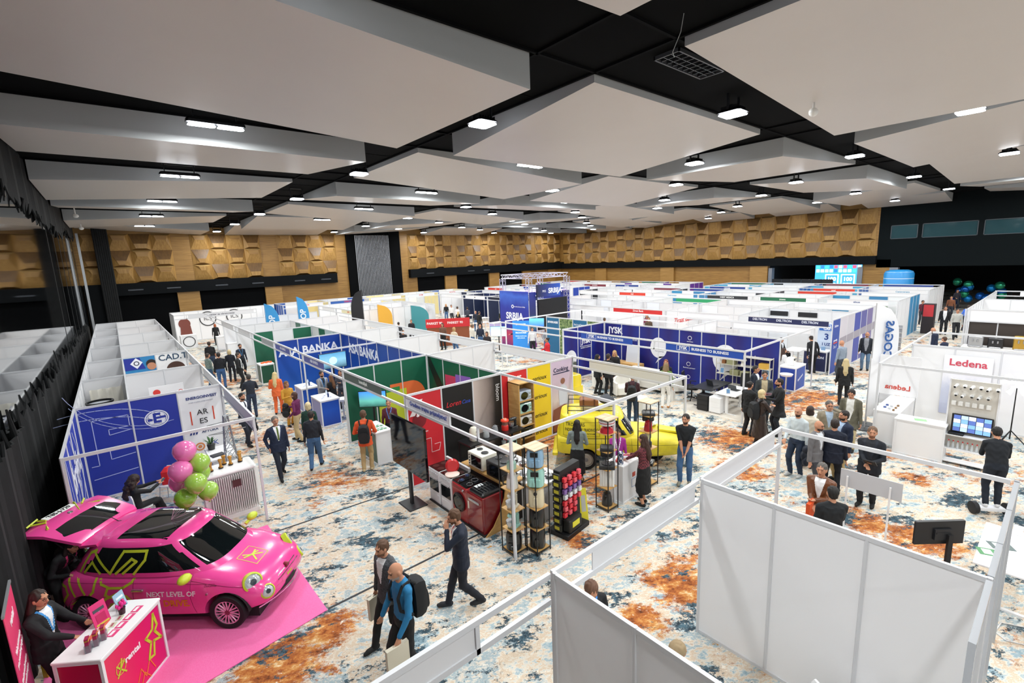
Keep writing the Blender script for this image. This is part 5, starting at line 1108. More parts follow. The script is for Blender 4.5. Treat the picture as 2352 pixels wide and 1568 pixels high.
P_ = YT @ Vector((1.25, .05, .86)); b = MB(); b.T = Matrix.Translation(P_) @ Matrix.Rotation(math.radians(-48), 4, 'Z') @ Matrix.Rotation(.12, 4, 'Y'); b.box(-.2, .38, -.17, .17, 0, .05, 0); b.box(.3, .385, -.172, .172, -.01, .03, 1)
solo(b.build('yellow_box', [M('#e5d62b', .5), M('#1b1b18')]), 'flat yellow box lying on the van bonnet', 'box')
rg = random.Random(3)
for k in range(6):
    P_ = YT @ Vector((.62+.07*k, -.3+.12*k, 1.0-.02*k)); b = MB(); b.T = Matrix.Translation(P_) @ Matrix.Rotation(rg.random()*3, 4, 'Z') @ Matrix.Rotation(.35, 4, 'Y'); b.box(-.11, .11, -.08, .08, 0, .03)
    solo(b.build('boxed_toy', M(rg.choice(['#b9bcc2', '#d8cf4a', '#7a7f8c', '#d5d5d8']), .4)), 'small boxed item in the pile on the van windscreen, %s of the row' % ordn[k], 'box', 'boxed items heaped on the van windscreen')
# pink carpet under the car
b = MB(); b.prism([(2.03, 7.62), (1.95, 11.3), (-1.55, 11.3), (-1.55, 7.1)], .0, .012); tag(b.build('pink_carpet', cloth_mat('pink_felt', '#f56fae', '#f77ab6', 60)), 'flat bright pink carpet under the hatchback car', 'carpet')
# ---------------- balloons
def balloon(p, r, col, lab, grp):
    t = thing('balloon', p, lab, 'balloon', 0, grp); b = MB()
    b.lathe([(.004, -1.25*r), (.02, -1.22*r), (.012, -1.16*r), (.35*r, -.98*r), (.72*r, -.66*r), (.96*r, -.18*r), (r, .15*r), (.88*r, .58*r), (.55*r, .9*r), (.2*r, 1.03*r), (.002, 1.05*r)], n=24)
    b.build('balloon_skin', M(col, .12, 0, 0, coat=.8, trans=.12), t, smooth=True, inv=1)
    b = MB(); tie_ = CT @ Vector((-.18, .0, 1.5)); a = Vector((0, 0, -1.2*r)); e = tie_-Vector(p)
    b.path([a, a.lerp(e, .3)+Vector((.02, 0, -.03)), a.lerp(e, .7)+Vector((-.015, .01, -.03)), e], .003, 5); b.build('ribbon', M('#e9b9cf', .4), t, inv=1)
base = CT @ Vector((-.18, 0, 0))
def bal(px, py, dist_extra, r, col, lab, grp):
    d = (CF*CAMP[0]+CR*(px-1176)-CU*(py-784)); t = (math.hypot(base.x, base.y)+dist_extra)/math.hypot(d.x, d.y); balloon((d.x*t, d.y*t, HC+d.z*t), r, col, lab, grp)
BP, BG = '#f27cbc', '#a6cf55'
for a in ((424, 1037, .0, .185, BP, 'topmost pink balloon of the bunch over the car roof', 'pink balloons'), (415, 1083, -.12, .185, BP, 'middle pink balloon of the bunch over the car roof', 'pink balloons'), (413, 1108, .2, .17, BP, 'lowest pink balloon, half hidden in the bunch', 'pink balloons'),
          (458, 1063, .0, .17, BG, 'topmost green balloon of the bunch over the car roof', 'green balloons'), (460, 1086, .3, .165, BG, 'green balloon hidden at the back of the bunch', 'green balloons'), (450, 1110, -.25, .175, BG, 'green balloon in the middle front of the bunch', 'green balloons'), (478, 1127, .05, .17, BG, 'rightmost green balloon of the bunch', 'green balloons'), (426, 1144, -.1, .175, '#8cb93a', 'lowest darker green balloon of the bunch', 'green balloons')): bal(*a)
# ================================================================== FURNITURE AND GOODS
def counter(x, y, w, d, h, rz, label, frontc, sidec, frame='#e6e7e9', top='#f4f4f4', logo=None):
    "exhibition counter: (x,y) is its near corner, w along its front, d deep"
    t = thing('display_counter', (x, y, 0), label, 'counter', rz); T = WM(t); fm = M(frame, .4)
    b = MB(); b.T = T
    for a, c in ((0, 0), (w, 0), (0, d), (w, d)): b.box(a-.02, a+.02, c-.02, c+.02, 0, h-.03)
    for z in (0, h-.07): b.box(0, w, -.018, .018, z, z+.04); b.box(0, w, d-.018, d+.018, z, z+.04); b.box(-.018, .018, 0, d, z, z+.04); b.box(w-.018, w+.018, 0, d, z, z+.04)
    b.build('frame', fm, t)
    b = MB(); b.T = T; b.box(.02, w-.02, -.006, .006, .04, h-.07); fp = b.build('front_panel', frontc if not isinstance(frontc, str) else M(frontc, .45), t)
    b = MB(); b.T = T
    b.box(-.006, .006, .02, d-.02, .04, h-.07); b.build('side_panel', sidec if not isinstance(sidec, str) else M(sidec, .45), t)
    b = MB(); b.T = T; b.box(w-.006, w+.006, .02, d-.02, .04, h-.07); b.build('side_panel', sidec if not isinstance(sidec, str) else M(sidec, .45), t)
    b = MB(); b.T = T; b.rbox(-.03, w+.03, -.03, d+.03, h-.03, h, .008); b.build('counter_top', M(top, .4), t)
    return t
def on(t, x, y, z=0): return WM(t) @ Vector((x, y, z))
def block(name, p, w, d, h, rz, mats, label, cat, group=None, r=.006):
    b = MB(); b.T = Matrix.Translation(p) @ Matrix.Rotation(rz, 4, 'Z'); b.rbox(-w/2, w/2, -d/2, d/2, 0, h, r)
    return solo(b.build(name, mats), label, cat, group)
def sheet(name, p, w, d, rz, col, label, cat='leaflet', group=None, stripe=None):
    b = MB(); b.T = Matrix.Translation(p) @ Matrix.Rotation(rz, 4, 'Z'); b.box(-w/2, w/2, -d/2, d/2, .001, .005, 0)
    if stripe: b.box(-w*.35, w*.35, -d*.1, d*.3, .005, .006, 1)
    return solo(b.build(name, [M(col, .5), M(stripe or col, .5)]), label, cat, group)
def bottle(p, col, label, group, h=.2):
    t = thing('water_bottle', p, label, 'bottle', 0, group); b = MB(); b.lathe([(.001, 0), (.03, .0), (.032, .02), (.032, h*.6), (.012, h*.85), (.012, h*.93)], n=14); b.build('bottle_body', M(col, .15, 0, 0, coat=.6), t, smooth=True, inv=1)
    b = MB(); b.lathe([(.014, h*.92), (.014, h), (.001, h)], n=12); b.build('cap', M('#24479c', .4), t, inv=1)
def tvset(p, w, h, rz, label, scr, stand=True, emit=1.3):
    t = thing('television', (p[0], p[1], 0), label, 'television', rz); z = p[2]; b = MB(); b.rbox(-w/2-.02, w/2+.02, -.02, .03, z-h/2-.02, z+h/2+.02, .004); b.build('casing', M('#101114', .35), t, inv=1)
    b = MB(); b.box(-w/2, w/2, -.026, -.02, z-h/2, z+h/2); sc = b.build('screen', scr, t, inv=1)
    if stand:
        b = MB(); b.box(-.03, .03, .03, .07, 0.02, z); b.rbox(-.3, .3, -.2, .25, 0, .025, .01); b.build('stand', M('#1a1b1e', .5), t, inv=1)
    return t, sc
def scrmat(name, stops, e=1.1, axis=2, nz=.3):
    m = grad_mat(name, stops, axis, nz=nz); b = m.node_tree.nodes['Principled BSDF']; l = b.inputs['Base Color'].links[0].from_socket; m.node_tree.links.new(l, b.inputs['Emission Color']); b.inputs['Emission Strength'].default_value = e; return m
# ---- pink rental counter
pg = grad_mat('pink_print', [(0, '#e23a5a'), (.5, '#e0185f'), (1, '#d61570')], 0)
ra = math.atan2(.85, .63)
rc = counter(-.77, 7.44, 1.06, .55, 1.0, ra, 'white framed pink rental counter with lime X emblem in the near left corner', pg, M('#b5083c', .45)); T = WM(rc)
FT = T @ Matrix(((1, 0, 0, 0), (0, 0, -1, -.008), (0, 1, 0, 0), (0, 0, 0, 1)))
deco(rc, FT, [('lime_emblem', [('l', [(.72, .3), (.8, .5), (.72, .62), (.86, .66), (.92, .86), (.96, .66), (.9, .6), (1.0, .42), (.86, .48), (.82, .28), (.72, .3)], .035, .004)], LIME), ('small_emblem', [('l', [(.18, .52), (.24, .6), (.28, .72)], .02, .004), ('l', [(.19, .68), (.24, .6), (.32, .5)], .02, .004), ('l', [(.24, .6), (.32, .68)], .02, .004), ('o', .25, .61, .085, .008, .003)], LIME),
    ('outline_pattern', [('l', [(.42, .08), (.55, .3), (.62, .12), (.72, .3), (.8, .1)], .012, .003), ('l', [(.5, .04), (.6, .2), (.7, .04)], .012, .003)], '#e9862f')])
txt('rental', .12, M('#f7eef2', .5), rc, T.inverted() @ FT @ Matrix.Translation((.47, .64, .004)), bold=.03)
for k in range(4):
    for r in range(2): sheet('leaflet', on(rc, .42+k*.15, .12+r*.0+.03, 1.0+.004*0), .13, .1, ra, '#e2447f', 'pink and white leaflet in the front row on the rental counter', 'leaflet', 'pink leaflets on the rental counter', '#f6f2f4') if r == 0 else None
for k in range(3): sheet('leaflet', on(rc, .45+k*.13, .27, 1.0), .1, .07, ra+.2, '#cfd7b8', 'small pale card in the middle row on the rental counter', 'card', 'cards on the rental counter', '#b05a6a')
for k in range(2): sheet('leaflet', on(rc, .4+k*.2, .40, 1.0), .18, .06, ra+.15, '#e8705a', 'red scattered card beside the woman at the rental counter', 'card', 'red cards on the rental counter')
for k in range(3):
    p = on(rc, .14+k*.1, .24-.02*k, 1.0); b = MB(); b.T = Matrix.Translation(p) @ Matrix.Rotation(ra+.5, 4, 'Z'); b.box(-.045, .045, -.02, .02, 0, .14, 0); b.box(-.05, .05, -.03, .03, 0, .1, 1); b.box(-.04, .04, -.021, .021, .14, .19, 0); b.box(-.04, .04, -.0215, .0215, .15, .17, 2)
    solo(b.build('leaflet_holder', [M('#a01248', .5), M('#8d96a0', .1, 0, 0, alpha=.5), M('#e9b23a')]), 'clear holder with magenta leaflets at the near end of the rental counter', 'leaflet holder', 'leaflet holders on the rental counter')
def easel(p, w, h, rz, mats, label, draw=None):
    t = thing('tabletop_sign', p, label, 'sign', rz); b = MB(); b.T = Matrix.Rotation(-.22, 4, 'X'); b.box(-w/2, w/2, 0, .012, 0, h); b.build('board', mats[0], t, inv=1)
    b = MB(); b.T = Matrix.Rotation(-.22, 4, 'X'); b.box(-w*.35, w*.35, -.004, 0, h*.62, h*.75, 0); b.box(-w*.3, w*.3, -.004, 0, h*.15, h*.5, 1); b.box(-w*.4, w*.4, -.004, 0, .01, h*.1, 2); b.build('picture', mats[1], t, inv=1)
    b = MB(); b.box(-.02, .02, .01, .1, 0, .006); b.tube((0, .1, 0), (0, .04, h*.6), .006, .006, 5); b.build('prop', M('#c9ced2', .2), t, inv=1)
easel(on(rc, .62, .42, 1.0), .2, .32, ra-.3, (M('#e2367c'), [M('#4a4a55'), M('#c21d5e'), M('#d8d34a')]), 'tall pink tabletop sign with a small car picture on the rental counter')
easel(on(rc, .93, .38, 1.0), .16, .24, ra-.1, (M('#9fc3d8'), [M('#e9f2f6'), M('#6a8f3a'), M('#3a556a')]), 'small blue tabletop sign at the far end of the rental counter')
t = thing('potted_flowers', on(rc, .80, .3, 1.0), 'small dark pot of bright pink flowers on the rental counter', 'flower pot'); b = MB(); b.lathe([(.001, 0), (.035, 0), (.045, .09), (.048, .09), (.04, .085)], n=16); b.build('pot', M('#3a1526', .4), t, inv=1, smooth=True)
b = MB(); rg = random.Random(1)
for k in range(14): a = rg.random()*6.28; r_ = .05*rg.random(); b.ell((r_*math.cos(a), r_*math.sin(a), .11+.07*rg.random()), (.02, .02, .03), 7, 5)
b.build('blossom', M('#e62f93', .5), t, inv=1, smooth=True)
t = thing('rollup_banner', (-1.5, 7.93, 0), 'pink rental roll-up banner with slanted white text at the left edge', 'banner', math.radians(93)); b = MB(); b.box(-.45, .45, -.004, .004, .08, 1.95); b.build('banner_sheet', grad_mat('pink_banner', [(0, '#d02fa5'), (.45, '#e23a72'), (1, '#ea4470')], 2), t, inv=1)
b = MB(); b.rbox(-.5, .5, -.1, .1, 0, .08, .02); b.build('banner_base', M('#c3c6ca', .3, .6), t, inv=1); b = MB(); b.box(-.46, .46, -.012, .012, 1.94, 1.97); b.build('banner_rail', M('#c3c6ca', .3, .6), t, inv=1)
TT = WM(t); FB = TT @ Matrix(((1, 0, 0, 0), (0, 0, -1, -.006), (0, 1, 0, 0), (0, 0, 0, 1)))
for s, z, q in (('rental', 1.7, .14), ('Vaše putovanje', 1.35, .09), ('po posebnoj cijeni', 1.22, .09), ('Kratkoročni najam', .98, .08), ('Dugoročni najam', .86, .08), ('www.rental.ba', .5, .06)): txt(s, q, M('#f8f2f5'), t, TT.inverted() @ FB @ Matrix.Translation((0, z, .003)), bold=.02)
p = at(112, 1535, .1); block('yellow_stand', (p.x, p.y, 0), .13, .08, .42, .9, M('#d9c736', .5), 'small yellow printed stand on the floor behind the rental counter', 'sign')
# ---- transformer tank with insulators
t = thing('transformer_display', (1.52, 12.55, 0), 'white ribbed transformer tank behind the pink car', 'transformer'); b = MB(); b.rbox(-.46, .46, -.3, .3, .08, 1.1, .05); b.rbox(-.52, .52, -.36, .36, 1.1, 1.16, .03); b.rbox(-.5, .5, -.34, .34, 0, .1, .02); b.build('tank', M('#ededeb', .35), t, inv=1)
b = MB()
for k in range(22): x = -.45+k*.043; b.box(x, x+.012, -.42, -.3, .16, 1.06)
for k in range(13): y = -.27+k*.043; b.box(-.57, -.46, y, y+.012, .16, 1.06); b.box(.46, .57, y, y+.012, .16, 1.06)
b.build('cooling_fins', M('#e9e9e6', .4), t, inv=1)
b = MB(); b.box(-.02, .16, -.43, -.422, .78, .95); b.build('nameplate', M('#4a2a2a', .4), t, inv=1)
for k, (x, y) in enumerate(((-.36, -.05), (-.15, 0), (.06, .05), (.27, .1), (-.05, .2), (.3, .25))):
    b = MB(); b.lathe([(.04, 1.16), (.05, 1.2), (.03, 1.22), (.028, 1.3), (.045, 1.36), (.05, 1.38), (.02, 1.39), (.001, 1.4)], (x, y, 0), 14, 0); b.lathe([(.05, 1.16), (.055, 1.19), (.03, 1.2)], (x, y, 0), 14, 1); b.build('bushing', [M('#c08a3a', .3, .5), M('#2b1c14', .4)], t, smooth=True, inv=1)
def lattice(x, y, h, w, label):
    t = thing('lattice_tower_model', (x, y, 0), label, 'tower model'); b = MB(); n = 7
    for k in range(n):
        z0, z1 = h*k/n, h*(k+1)/n; a, c = w*(1-.75*k/n), w*(1-.75*(k+1)/n)
        P = lambda s, q, z: (s[0]*q, s[1]*q, z)
        for s, r in (((1, 1), (1, -1)), ((1, -1), (-1, -1)), ((-1, -1), (-1, 1)), ((-1, 1), (1, 1))): b.tube(P(s, a, z0), P(s, c, z1), .012, .012, 5); b.tube(P(s, a, z0), P(r, c, z1), .008, .008, 4); b.tube(P(r, a, z0), P(s, c, z1), .008, .008, 4); b.tube(P(s, c, z1), P(r, c, z1), .008, .008, 4)
    b.build('lattice', M('#a9adb0', .35, .7), t, inv=1); b = MB()
    for z in (h*.78, h*.9):
        for s in (-1, 1): b.tube((0, .04, z), (s*.42, 0, z+.05), .01, .008, 5); b.tube((0, -.04, z+.08), (s*.42, 0, z+.05), .01, .008, 5)
    b.build('cross_arm', M('#a9adb0', .35, .7), t, inv=1)
lattice(1.75, 13.65, 2.1, .2, 'silver lattice pylon model standing beside the white desk in the blue booth')
t = thing('desk', (1.55, 14.3, 0), 'white information desk in the blue booth behind the pylon model', 'desk'); b = MB(); b.rbox(-.25, .35, -.6, .5, .95, 1.0, .01); b.build('desk_top', M('#f1f1f1'), t, inv=1); b = MB(); b.box(-.2, .3, -.55, .45, 0, .95); b.build('desk_body', M('#dcdcde'), t, inv=1)
def plant(p, s, label, pot='#2a2d2a', n=26, leafc='#3f6a34'):
    t = thing('potted_plant', p, label, 'plant'); b = MB(); b.lathe([(.001, 0), (.07*s, 0), (.09*s, .14*s), (.08*s, .14*s)], n=14); b.build('pot', M(pot, .5), t, inv=1, smooth=True); b = MB(); rg = random.Random(2)
    for k in range(n):
        a = rg.random()*6.28; e = .3+rg.random()*1.0; l = (.12+.14*rg.random())*s; d = Vector((math.cos(a)*math.cos(e), math.sin(a)*math.cos(e), math.sin(e))); o = Vector((0, 0, .14*s)); q = d.cross(Vector((0, 0, 1))).normalized()*.02*s; m_ = o+d*l*.6
        b.add([o, m_+q, o+d*l+Vector((0, 0, -.03*s)), m_-q, m_+Vector((0, 0, .008))], [(0, 1, 4), (1, 2, 4), (2, 3, 4), (3, 0, 4)])
    b.build('leaves', M(leafc, .5), t, inv=1)
plant((1.45, 14.6, 1.0), 1.1, 'green leafy plant in a dark pot on the white desk of the blue booth')
block('desk_papers', (1.5, 14.0, 1.0), .3, .22, .03, .2, M('#2b2d33'), 'dark folder lying on the white desk of the blue booth', 'folder')
def chair(p, rz, label, col='#f1f1f1', legc='#c9ccd0', h=.45, group=None, name='chair', arms=False):
    t = thing(name, p, label, 'chair', rz, group); b = MB(); b.loft([[(x, y, z+h+.015*abs(x)*4) for x, y in sup(0, .22, 0, .21, 20, 3.5)] for z in (-.015, .015)]); b.build('seat', M(col, .4), t, inv=1, smooth=True)
    b = MB(); b.loft([[(x, -.19-.03*(z-h)-.05*(1-(x/.2)**2)*0, z) for x, z in [(w*.2*(1 if zz < h+.3 else .85), zz) for w, zz in ((-1, h+.1), (-1, h+.33), (-.8, h+.4), (.8, h+.4), (1, h+.33), (1, h+.1))]], [(x, -.215-.03*(z-h), z) for x, z in [(w*.2*(1 if zz < h+.3 else .85), zz) for w, zz in ((-1, h+.1), (-1, h+.33), (-.8, h+.4), (.8, h+.4), (1, h+.33), (1, h+.1))]]]); b.tube((-.15, -.18, h), (-.15, -.2, h+.15), .012, .012, 6); b.tube((.15, -.18, h), (.15, -.2, h+.15), .012, .012, 6); b.build('backrest', M(col, .4), t, inv=1)
    for s, r in ((1, 1), (1, -1), (-1, 1), (-1, -1)): b = MB(); b.tube((s*.17, r*.16, h-.01), (s*.21, r*.2, 0), .012, .012, 6); b.build('leg', M(legc, .3, .6), t, inv=1)
    return t
def barstool(p, label, col='#f2f2f2', group='white bar stools with round seats'):
    t = thing('bar_stool', p, label, 'stool', 0, group); b = MB(); b.lathe([(.001, .70), (.2, .72), (.24, .80), (.22, .80), (.18, .745), (.001, .735)], n=22); b.build('seat', M(col, .3), t, inv=1, smooth=True); b = MB(); b.tube((0, 0, .02), (0, 0, .72), .03, .03, 12); b.build('column', M('#c9ccd0', .2, .8), t, inv=1); b = MB(); b.lathe([(.001, 0), (.2, 0), (.2, .015), (.03, .03)], n=22); b.build('base', M('#c9ccd0', .2, .8), t, inv=1, smooth=True)
SEAT = at(322, 1165, .45)
chair((SEAT.x, SEAT.y, 0), math.radians(-60), 'white chair under the seated woman with a phone in the blue booth')
p = at(395, 1120, .45); chair((p.x, p.y+.35, 0), 2.6, 'white chair with a red jacket behind the balloons')
block('red_jacket', (p.x, p.y+.35, .48), .36, .2, .42, .4, M('#d2232c', .8), 'red jacket heaped on the white chair behind the balloons', 'jacket', None, .09)
# ---- counters along the first aisle
b_ = grad_mat('bank_counter_print', [(0, '#153f9e'), (.6, '#1c56bd'), (1, '#1a49a8')], 2, nz=.2); vi = M('#8f93c4', .45)
c1 = counter(5.2, 19.4, .62, .9, 1.0, 0, 'blue and violet bank counter, farther of the two', b_, vi); c2 = counter(5.15, 17.05, .66, 1.0, 1.0, 0, 'blue and violet bank counter, nearer of the two', b_, vi)
cg = counter(5.15, 26.0, .62, .75, 1.0, 0, 'green panelled counter with orange goods on top', M('#0d4a34', .45), M('#5d7068', .45)); cw = counter(5.2, 12.5, .45, 1.0, 1.0, 0, 'white and green counter with leaflets beside the orange jacket man', M('#e9e9ea', .45), M('#4c6a5d', .45))
for t, nm in ((c1, 'farther'), (c2, 'nearer')):
    for k in range(4): sheet('leaflet', on(t, .15+.1*k, .25+.17*(k % 3), 1.0), .1, .14, .2*k, '#dfe4f2', 'pale leaflet lying on the %s blue bank counter' % nm, 'leaflet', 'leaflets on the %s bank counter' % nm, '#4a62a8')
    bottle(on(t, .45, .7, 1.0), '#e4eef4', 'water bottle on the %s blue bank counter, back' % nm, 'water bottles on the bank counters'); bottle(on(t, .38, .3, 1.0), '#2a3f74', 'water bottle on the %s blue bank counter, front' % nm, 'water bottles on the bank counters')
for k in range(5): block('orange_pack', on(cg, .15+.1*k, .3+.1*(k % 2), 1.0), .13, .09, .07, k, M('#ee6a2c'), 'orange pack in the heap on the green panelled counter', 'pack', 'orange packs on the green counter', .02)
for k in range(6): sheet('leaflet', on(cw, .1+.12*(k % 3), .2+.3*(k//3), 1.0), .1, .2, .1*k, '#4c8a5f', 'green leaflet on the white counter beside the orange jacket man', 'leaflet', 'green leaflets on the white counter', '#d6e4dc')
barstool((6.1, 17.5, 0), 'white bar stool beside the nearer blue bank counter'); barstool((6.15, 19.9, 0), 'white bar stool beside the farther blue bank counter')
t, sc = tvset((7.0, 20.8, 1.65), 1.15, .66, 0, 'wall-height television with pale round badge in the bank booth', scrmat('bank_screen', [(0, '#3a5a6a'), (.5, '#7fb0c4'), (1, '#4f8fb4')], .8)); b = MB(); b.T = WM(t) @ Matrix.Translation((0, -.03, 1.65)) @ Matrix.Rotation(math.pi/2, 4, 'X'); b.prism([(.17*math.cos(q*.3), .17*math.sin(q*.3)) for q in range(21)], 0, .006); b.build('round_badge', M('#9fdcf2', .5, 0, 1.2), sc)
tvset((5.9, 14.2, 1.5), .85, .5, math.radians(-38), 'television with green landscape beside the green wall', scrmat('landscape_screen', [(0, '#2a5a50'), (.4, '#5aa79a'), (1, '#3a7fd0')], .9))
# ---- dark glossy display stand
t = thing('display_screen', (4.98, 10.03, 0), 'big dark glossy display screen on a pole reflecting the pink car', 'display', 0)
b = MB(); b.add([(4.96, 9.12, .96), (4.96, 10.9, .54), (4.96, 10.95, 2.02), (4.90, 9.13, 2.08), (4.99, 9.12, .96), (4.99, 10.9, .54), (4.99, 10.95, 2.02), (4.93, 9.13, 2.08)], [(0, 1, 2, 3), (4, 7, 6, 5), (0, 4, 5, 1), (1, 5, 6, 2), (2, 6, 7, 3), (3, 7, 4, 0)]) if 0 else b.box(4.72, 4.78, 8.8, 10.45, .95, 2.18); b.build('glass_panel', M('#3a3c42', .05, .9), t)
b = MB(); b.box(4.79, 4.85, 9.75, 9.85, .03, 1.6); b.build('pole', M('#1b1c1f', .5), t); b = MB(); b.rbox(4.6, 5.08, 9.5, 10.1, 0, .03, .01); b.build('base', M('#232427', .5), t)
# ---- appliances in a row along the aisle
WHT = M('#ececee', .3); STL = M('#b9bcc0', .25, .8); OVG = M('#15181a', .08, .2)
def cooker(y0, label):
    t = thing('cooker', (5.28, y0, 0), label, 'cooker', 0, None); b = MB(); b.rbox(0, .55, 0, .48, .03, .86, .01); b.box(.5, .56, 0, .48, .86, .96); b.build('oven_body', WHT, t, inv=1)
    b = MB(); b.box(.01, .5, .01, .47, .86, .872); b.build('hob', M('#16110f', .1), t, inv=1); b = MB()
    for x, y in ((.14, .12), (.14, .34), (.36, .12), (.36, .34)): b.lathe([(.08, .873), (.08, .875), (.001, .875)], (x, y, 0), 20)
    b.build('heating_zone', M('#3a211d', .3), t, inv=1)
    b = MB(); b.box(-.014, 0, .05, .43, .33, .62); d = b.build('oven_door', OVG, t, inv=1); b = MB(); b.tube((-.045, .04, .66), (-.045, .44, .66), .012, .012, 8); b.tube((-.045, .06, .66), (0, .06, .66), .008, .008, 6); b.tube((-.045, .42, .66), (0, .42, .66), .008, .008, 6); b.build('handle', STL, d, inv=1)
    for k in range(6): b = MB(); b.tube((-.002, .06+.07*k, .78), (-.03, .06+.07*k, .78), .017, .015, 12); b.build('knob', M('#c9cbce', .3, .4), t, inv=1)
    b = MB(); b.box(-.008, 0, .03, .45, .06, .24); b.build('drawer', WHT, t, inv=1)
cooker(9.24, 'white electric cooker with dark oven window, left end of the appliance row'); cooker(8.72, 'white cooker beside the red washing machine')
RED = M('#a61f26', .25, 0, 0, coat=.5); DRD = M('#7d1a20', .2, 0, 0, coat=.6)
t = thing('washing_machine', (5.28, 8.1, 0), 'red washing machine with round dark door in the appliance row', 'washing machine'); b = MB(); b.rbox(0, .55, 0, .58, .03, .84, .015); b.build('machine_body', RED, t, inv=1)
b = MB(); b.T = Matrix.Translation((-.002, .29, .45)) @ Matrix.Rotation(-math.pi/2, 4, 'Y'); b.lathe([(.215, 0), (.215, .03), (.17, .04), (.001, .025)], n=30); d = b.build('door', OVG, t, inv=1, smooth=True); b = MB(); b.T = Matrix.Translation((-.004, .29, .45)) @ Matrix.Rotation(-math.pi/2, 4, 'Y'); b.loft([[(q*math.cos(2*math.pi*i/30), q*math.sin(2*math.pi*i/30), z) for i in range(30)] for q, z in ((.2, .0), (.225, .03), (.2, .045))], cap=False); b.build('door_ring', M('#2a1214', .3), d, inv=1)
b = MB(); b.box(-.006, 0, .05, .53, .74, .81); b.build('control_strip', M('#8d1a20', .3), t, inv=1); b = MB(); b.tube((0, .12, .775), (-.03, .12, .775), .025, .022, 16); b.build('knob', STL, t, inv=1)
t = thing('dishwasher', (5.28, 7.5, 0), 'dark red dishwasher with steel handle at the near end of the appliance row', 'dishwasher'); b = MB(); b.rbox(0, .55, 0, .58, .03, .84, .015); b.build('machine_body', DRD, t, inv=1); b = MB(); b.box(-.02, 0, .02, .56, .1, .8); d = b.build('door', M('#8d2423', .15, 0, 0, coat=.7), t, inv=1)
b = MB(); b.rbox(-.05, -.02, .1, .48, .68, .73, .01); b.build('handle', STL, d, inv=1); b = MB(); b.box(-.022, -.02, .49, .54, .45, .62); b.build('label_sticker', M('#e9e4d6'), d, inv=1)
ok_ = wood_mat('shop_oak', '#b98d4e', '#d3aa6c', (1, 1, 7))
t = thing('appliance_plinth', (5.4, 7.42, 0), 'wooden display plinth with curved end board behind the appliance row', 'display stand'); b = MB(); b.T = Matrix.Translation((0, 7.44, 0)) @ Matrix.Identity(4)
b.xz([(5.27, 0), (5.95, 0), (5.95, .96), (5.86, .96), (5.80, .7), (5.68, .42), (5.48, .15)], -.015, .015); b.build('end_board', ok_, t); b = MB(); b.box(5.86, 6.4, 7.46, 9.15, .92, .96); b.build('shelf_board', ok_, t); b = MB(); b.box(5.88, 6.35, 7.5, 9.1, 0, .92); b.build('plinth_body', M('#2a2320'), t); b = MB(); b.box(5.24, 5.9, 7.46, 9.7, 0, .03); b.build('kick_board', M('#1e1c1b'), t)
def hob(y0, w, label, rings, gas=False):
    t = thing('hob', (5.3, y0, .845), label, 'hob'); b = MB(); b.rbox(0, .5, 0, w, .0, .03, .008); b.build('glass', M('#0d0e10', .08), t, inv=1); b = MB()
    for x, y, r_ in rings: b.loft([[(x+q*math.cos(2*math.pi*i/22), y+q*math.sin(2*math.pi*i/22), z) for i in range(22)] for q, z in ((r_-.008, .03), (r_, .034), (r_+.004, .03))], cap=False); b.lathe([(.022, .03), (.02, .045), (.001, .046)], (x, y, 0), 10) if gas else None
    b.build('burner', M('#4a5f8a' if gas else '#6a6a6e', .3, .5), t, inv=1)
hob(8.42, .27, 'black gas hob with blue burners lying on the washing machine', [(.14, .08, .05), (.36, .19, .05)], True); hob(8.12, .27, 'black ceramic hob lying on the washing machine', [(.15, .09, .07), (.35, .18, .08)])
t = thing('hob', (5.3, 7.53, .845), 'black gas hob with steel grates lying on the dishwasher', 'hob'); b = MB(); b.rbox(0, .5, 0, .5, 0, .07, .03); b.build('glass', M('#121316', .2), t, inv=1); b = MB()
for k in range(5): b.box(.08+.08*k, .09+.08*k, .08, .42, .07, .09)
b.box(.06, .44, .24, .26, .07, .09); b.build('grate', M('#3b3d40', .3, .6), t, inv=1); b = MB(); b.box(.1, .3, .36, .46, .071, .075); b.build('paper_label', M('#d4d8d8'), t, inv=1)
def miniov(y0, c, tp, label):
    t = thing('mini_oven', (5.9, y0, .962), label, 'oven'); b = MB(); b.rbox(0, .44, 0, .56, .015, .36, .01); b.build('casing', M(c, .35), t, inv=1); b = MB(); b.box(-.012, 0, .04, .42, .06, .31); b.build('door', OVG, t, inv=1)
    for k, (x, r_) in enumerate(((.2, .09), (.25, .075))): b = MB(); b.lathe([(r_, .36), (r_, .375), (r_*.8, .38), (.001, .378)], (x, .15+.26*k, 0), 22); b.build('hot_plate', M('#3d3f42', .3, .5), t, inv=1)
    for k in range(4): b = MB(); b.tube((0, .49, .08+.07*k), (-.02, .49, .08+.07*k), .015, .015, 10); b.build('knob', M('#2a2a2a'), t, inv=1)
miniov(8.33, '#e9e6d6', 0, 'cream mini oven with two hot plates on the wooden plinth'); miniov(7.62, '#191a1c', 0, 'black mini oven with two hot plates on the wooden plinth')
t = thing('pan_display', (5.5, 8.95, .875), 'red pan standing upright with shiny steel inside on the cooker', 'pan'); b = MB(); b.T = Matrix.Translation((0, .02, .17)) @ Matrix.Rotation(-1.9, 4, 'X') @ Matrix.Rotation(.4, 4, 'Y'); b.lathe([(.001, -.04), (.12, -.04), (.16, 0), (.165, 0)], n=28, mi=0); b.lathe([(.155, .001), (.11, -.03), (.001, -.031)], n=28, mi=1); b.build('pan_body', [M('#c42a2c', .3), M('#c9b98f', .1, .9)], t, inv=1, smooth=True); b = MB(); b.tube((.0, 0, 0), (0, 0, .1), .03, .03, 10); b.build('holder', RED, t, inv=1)
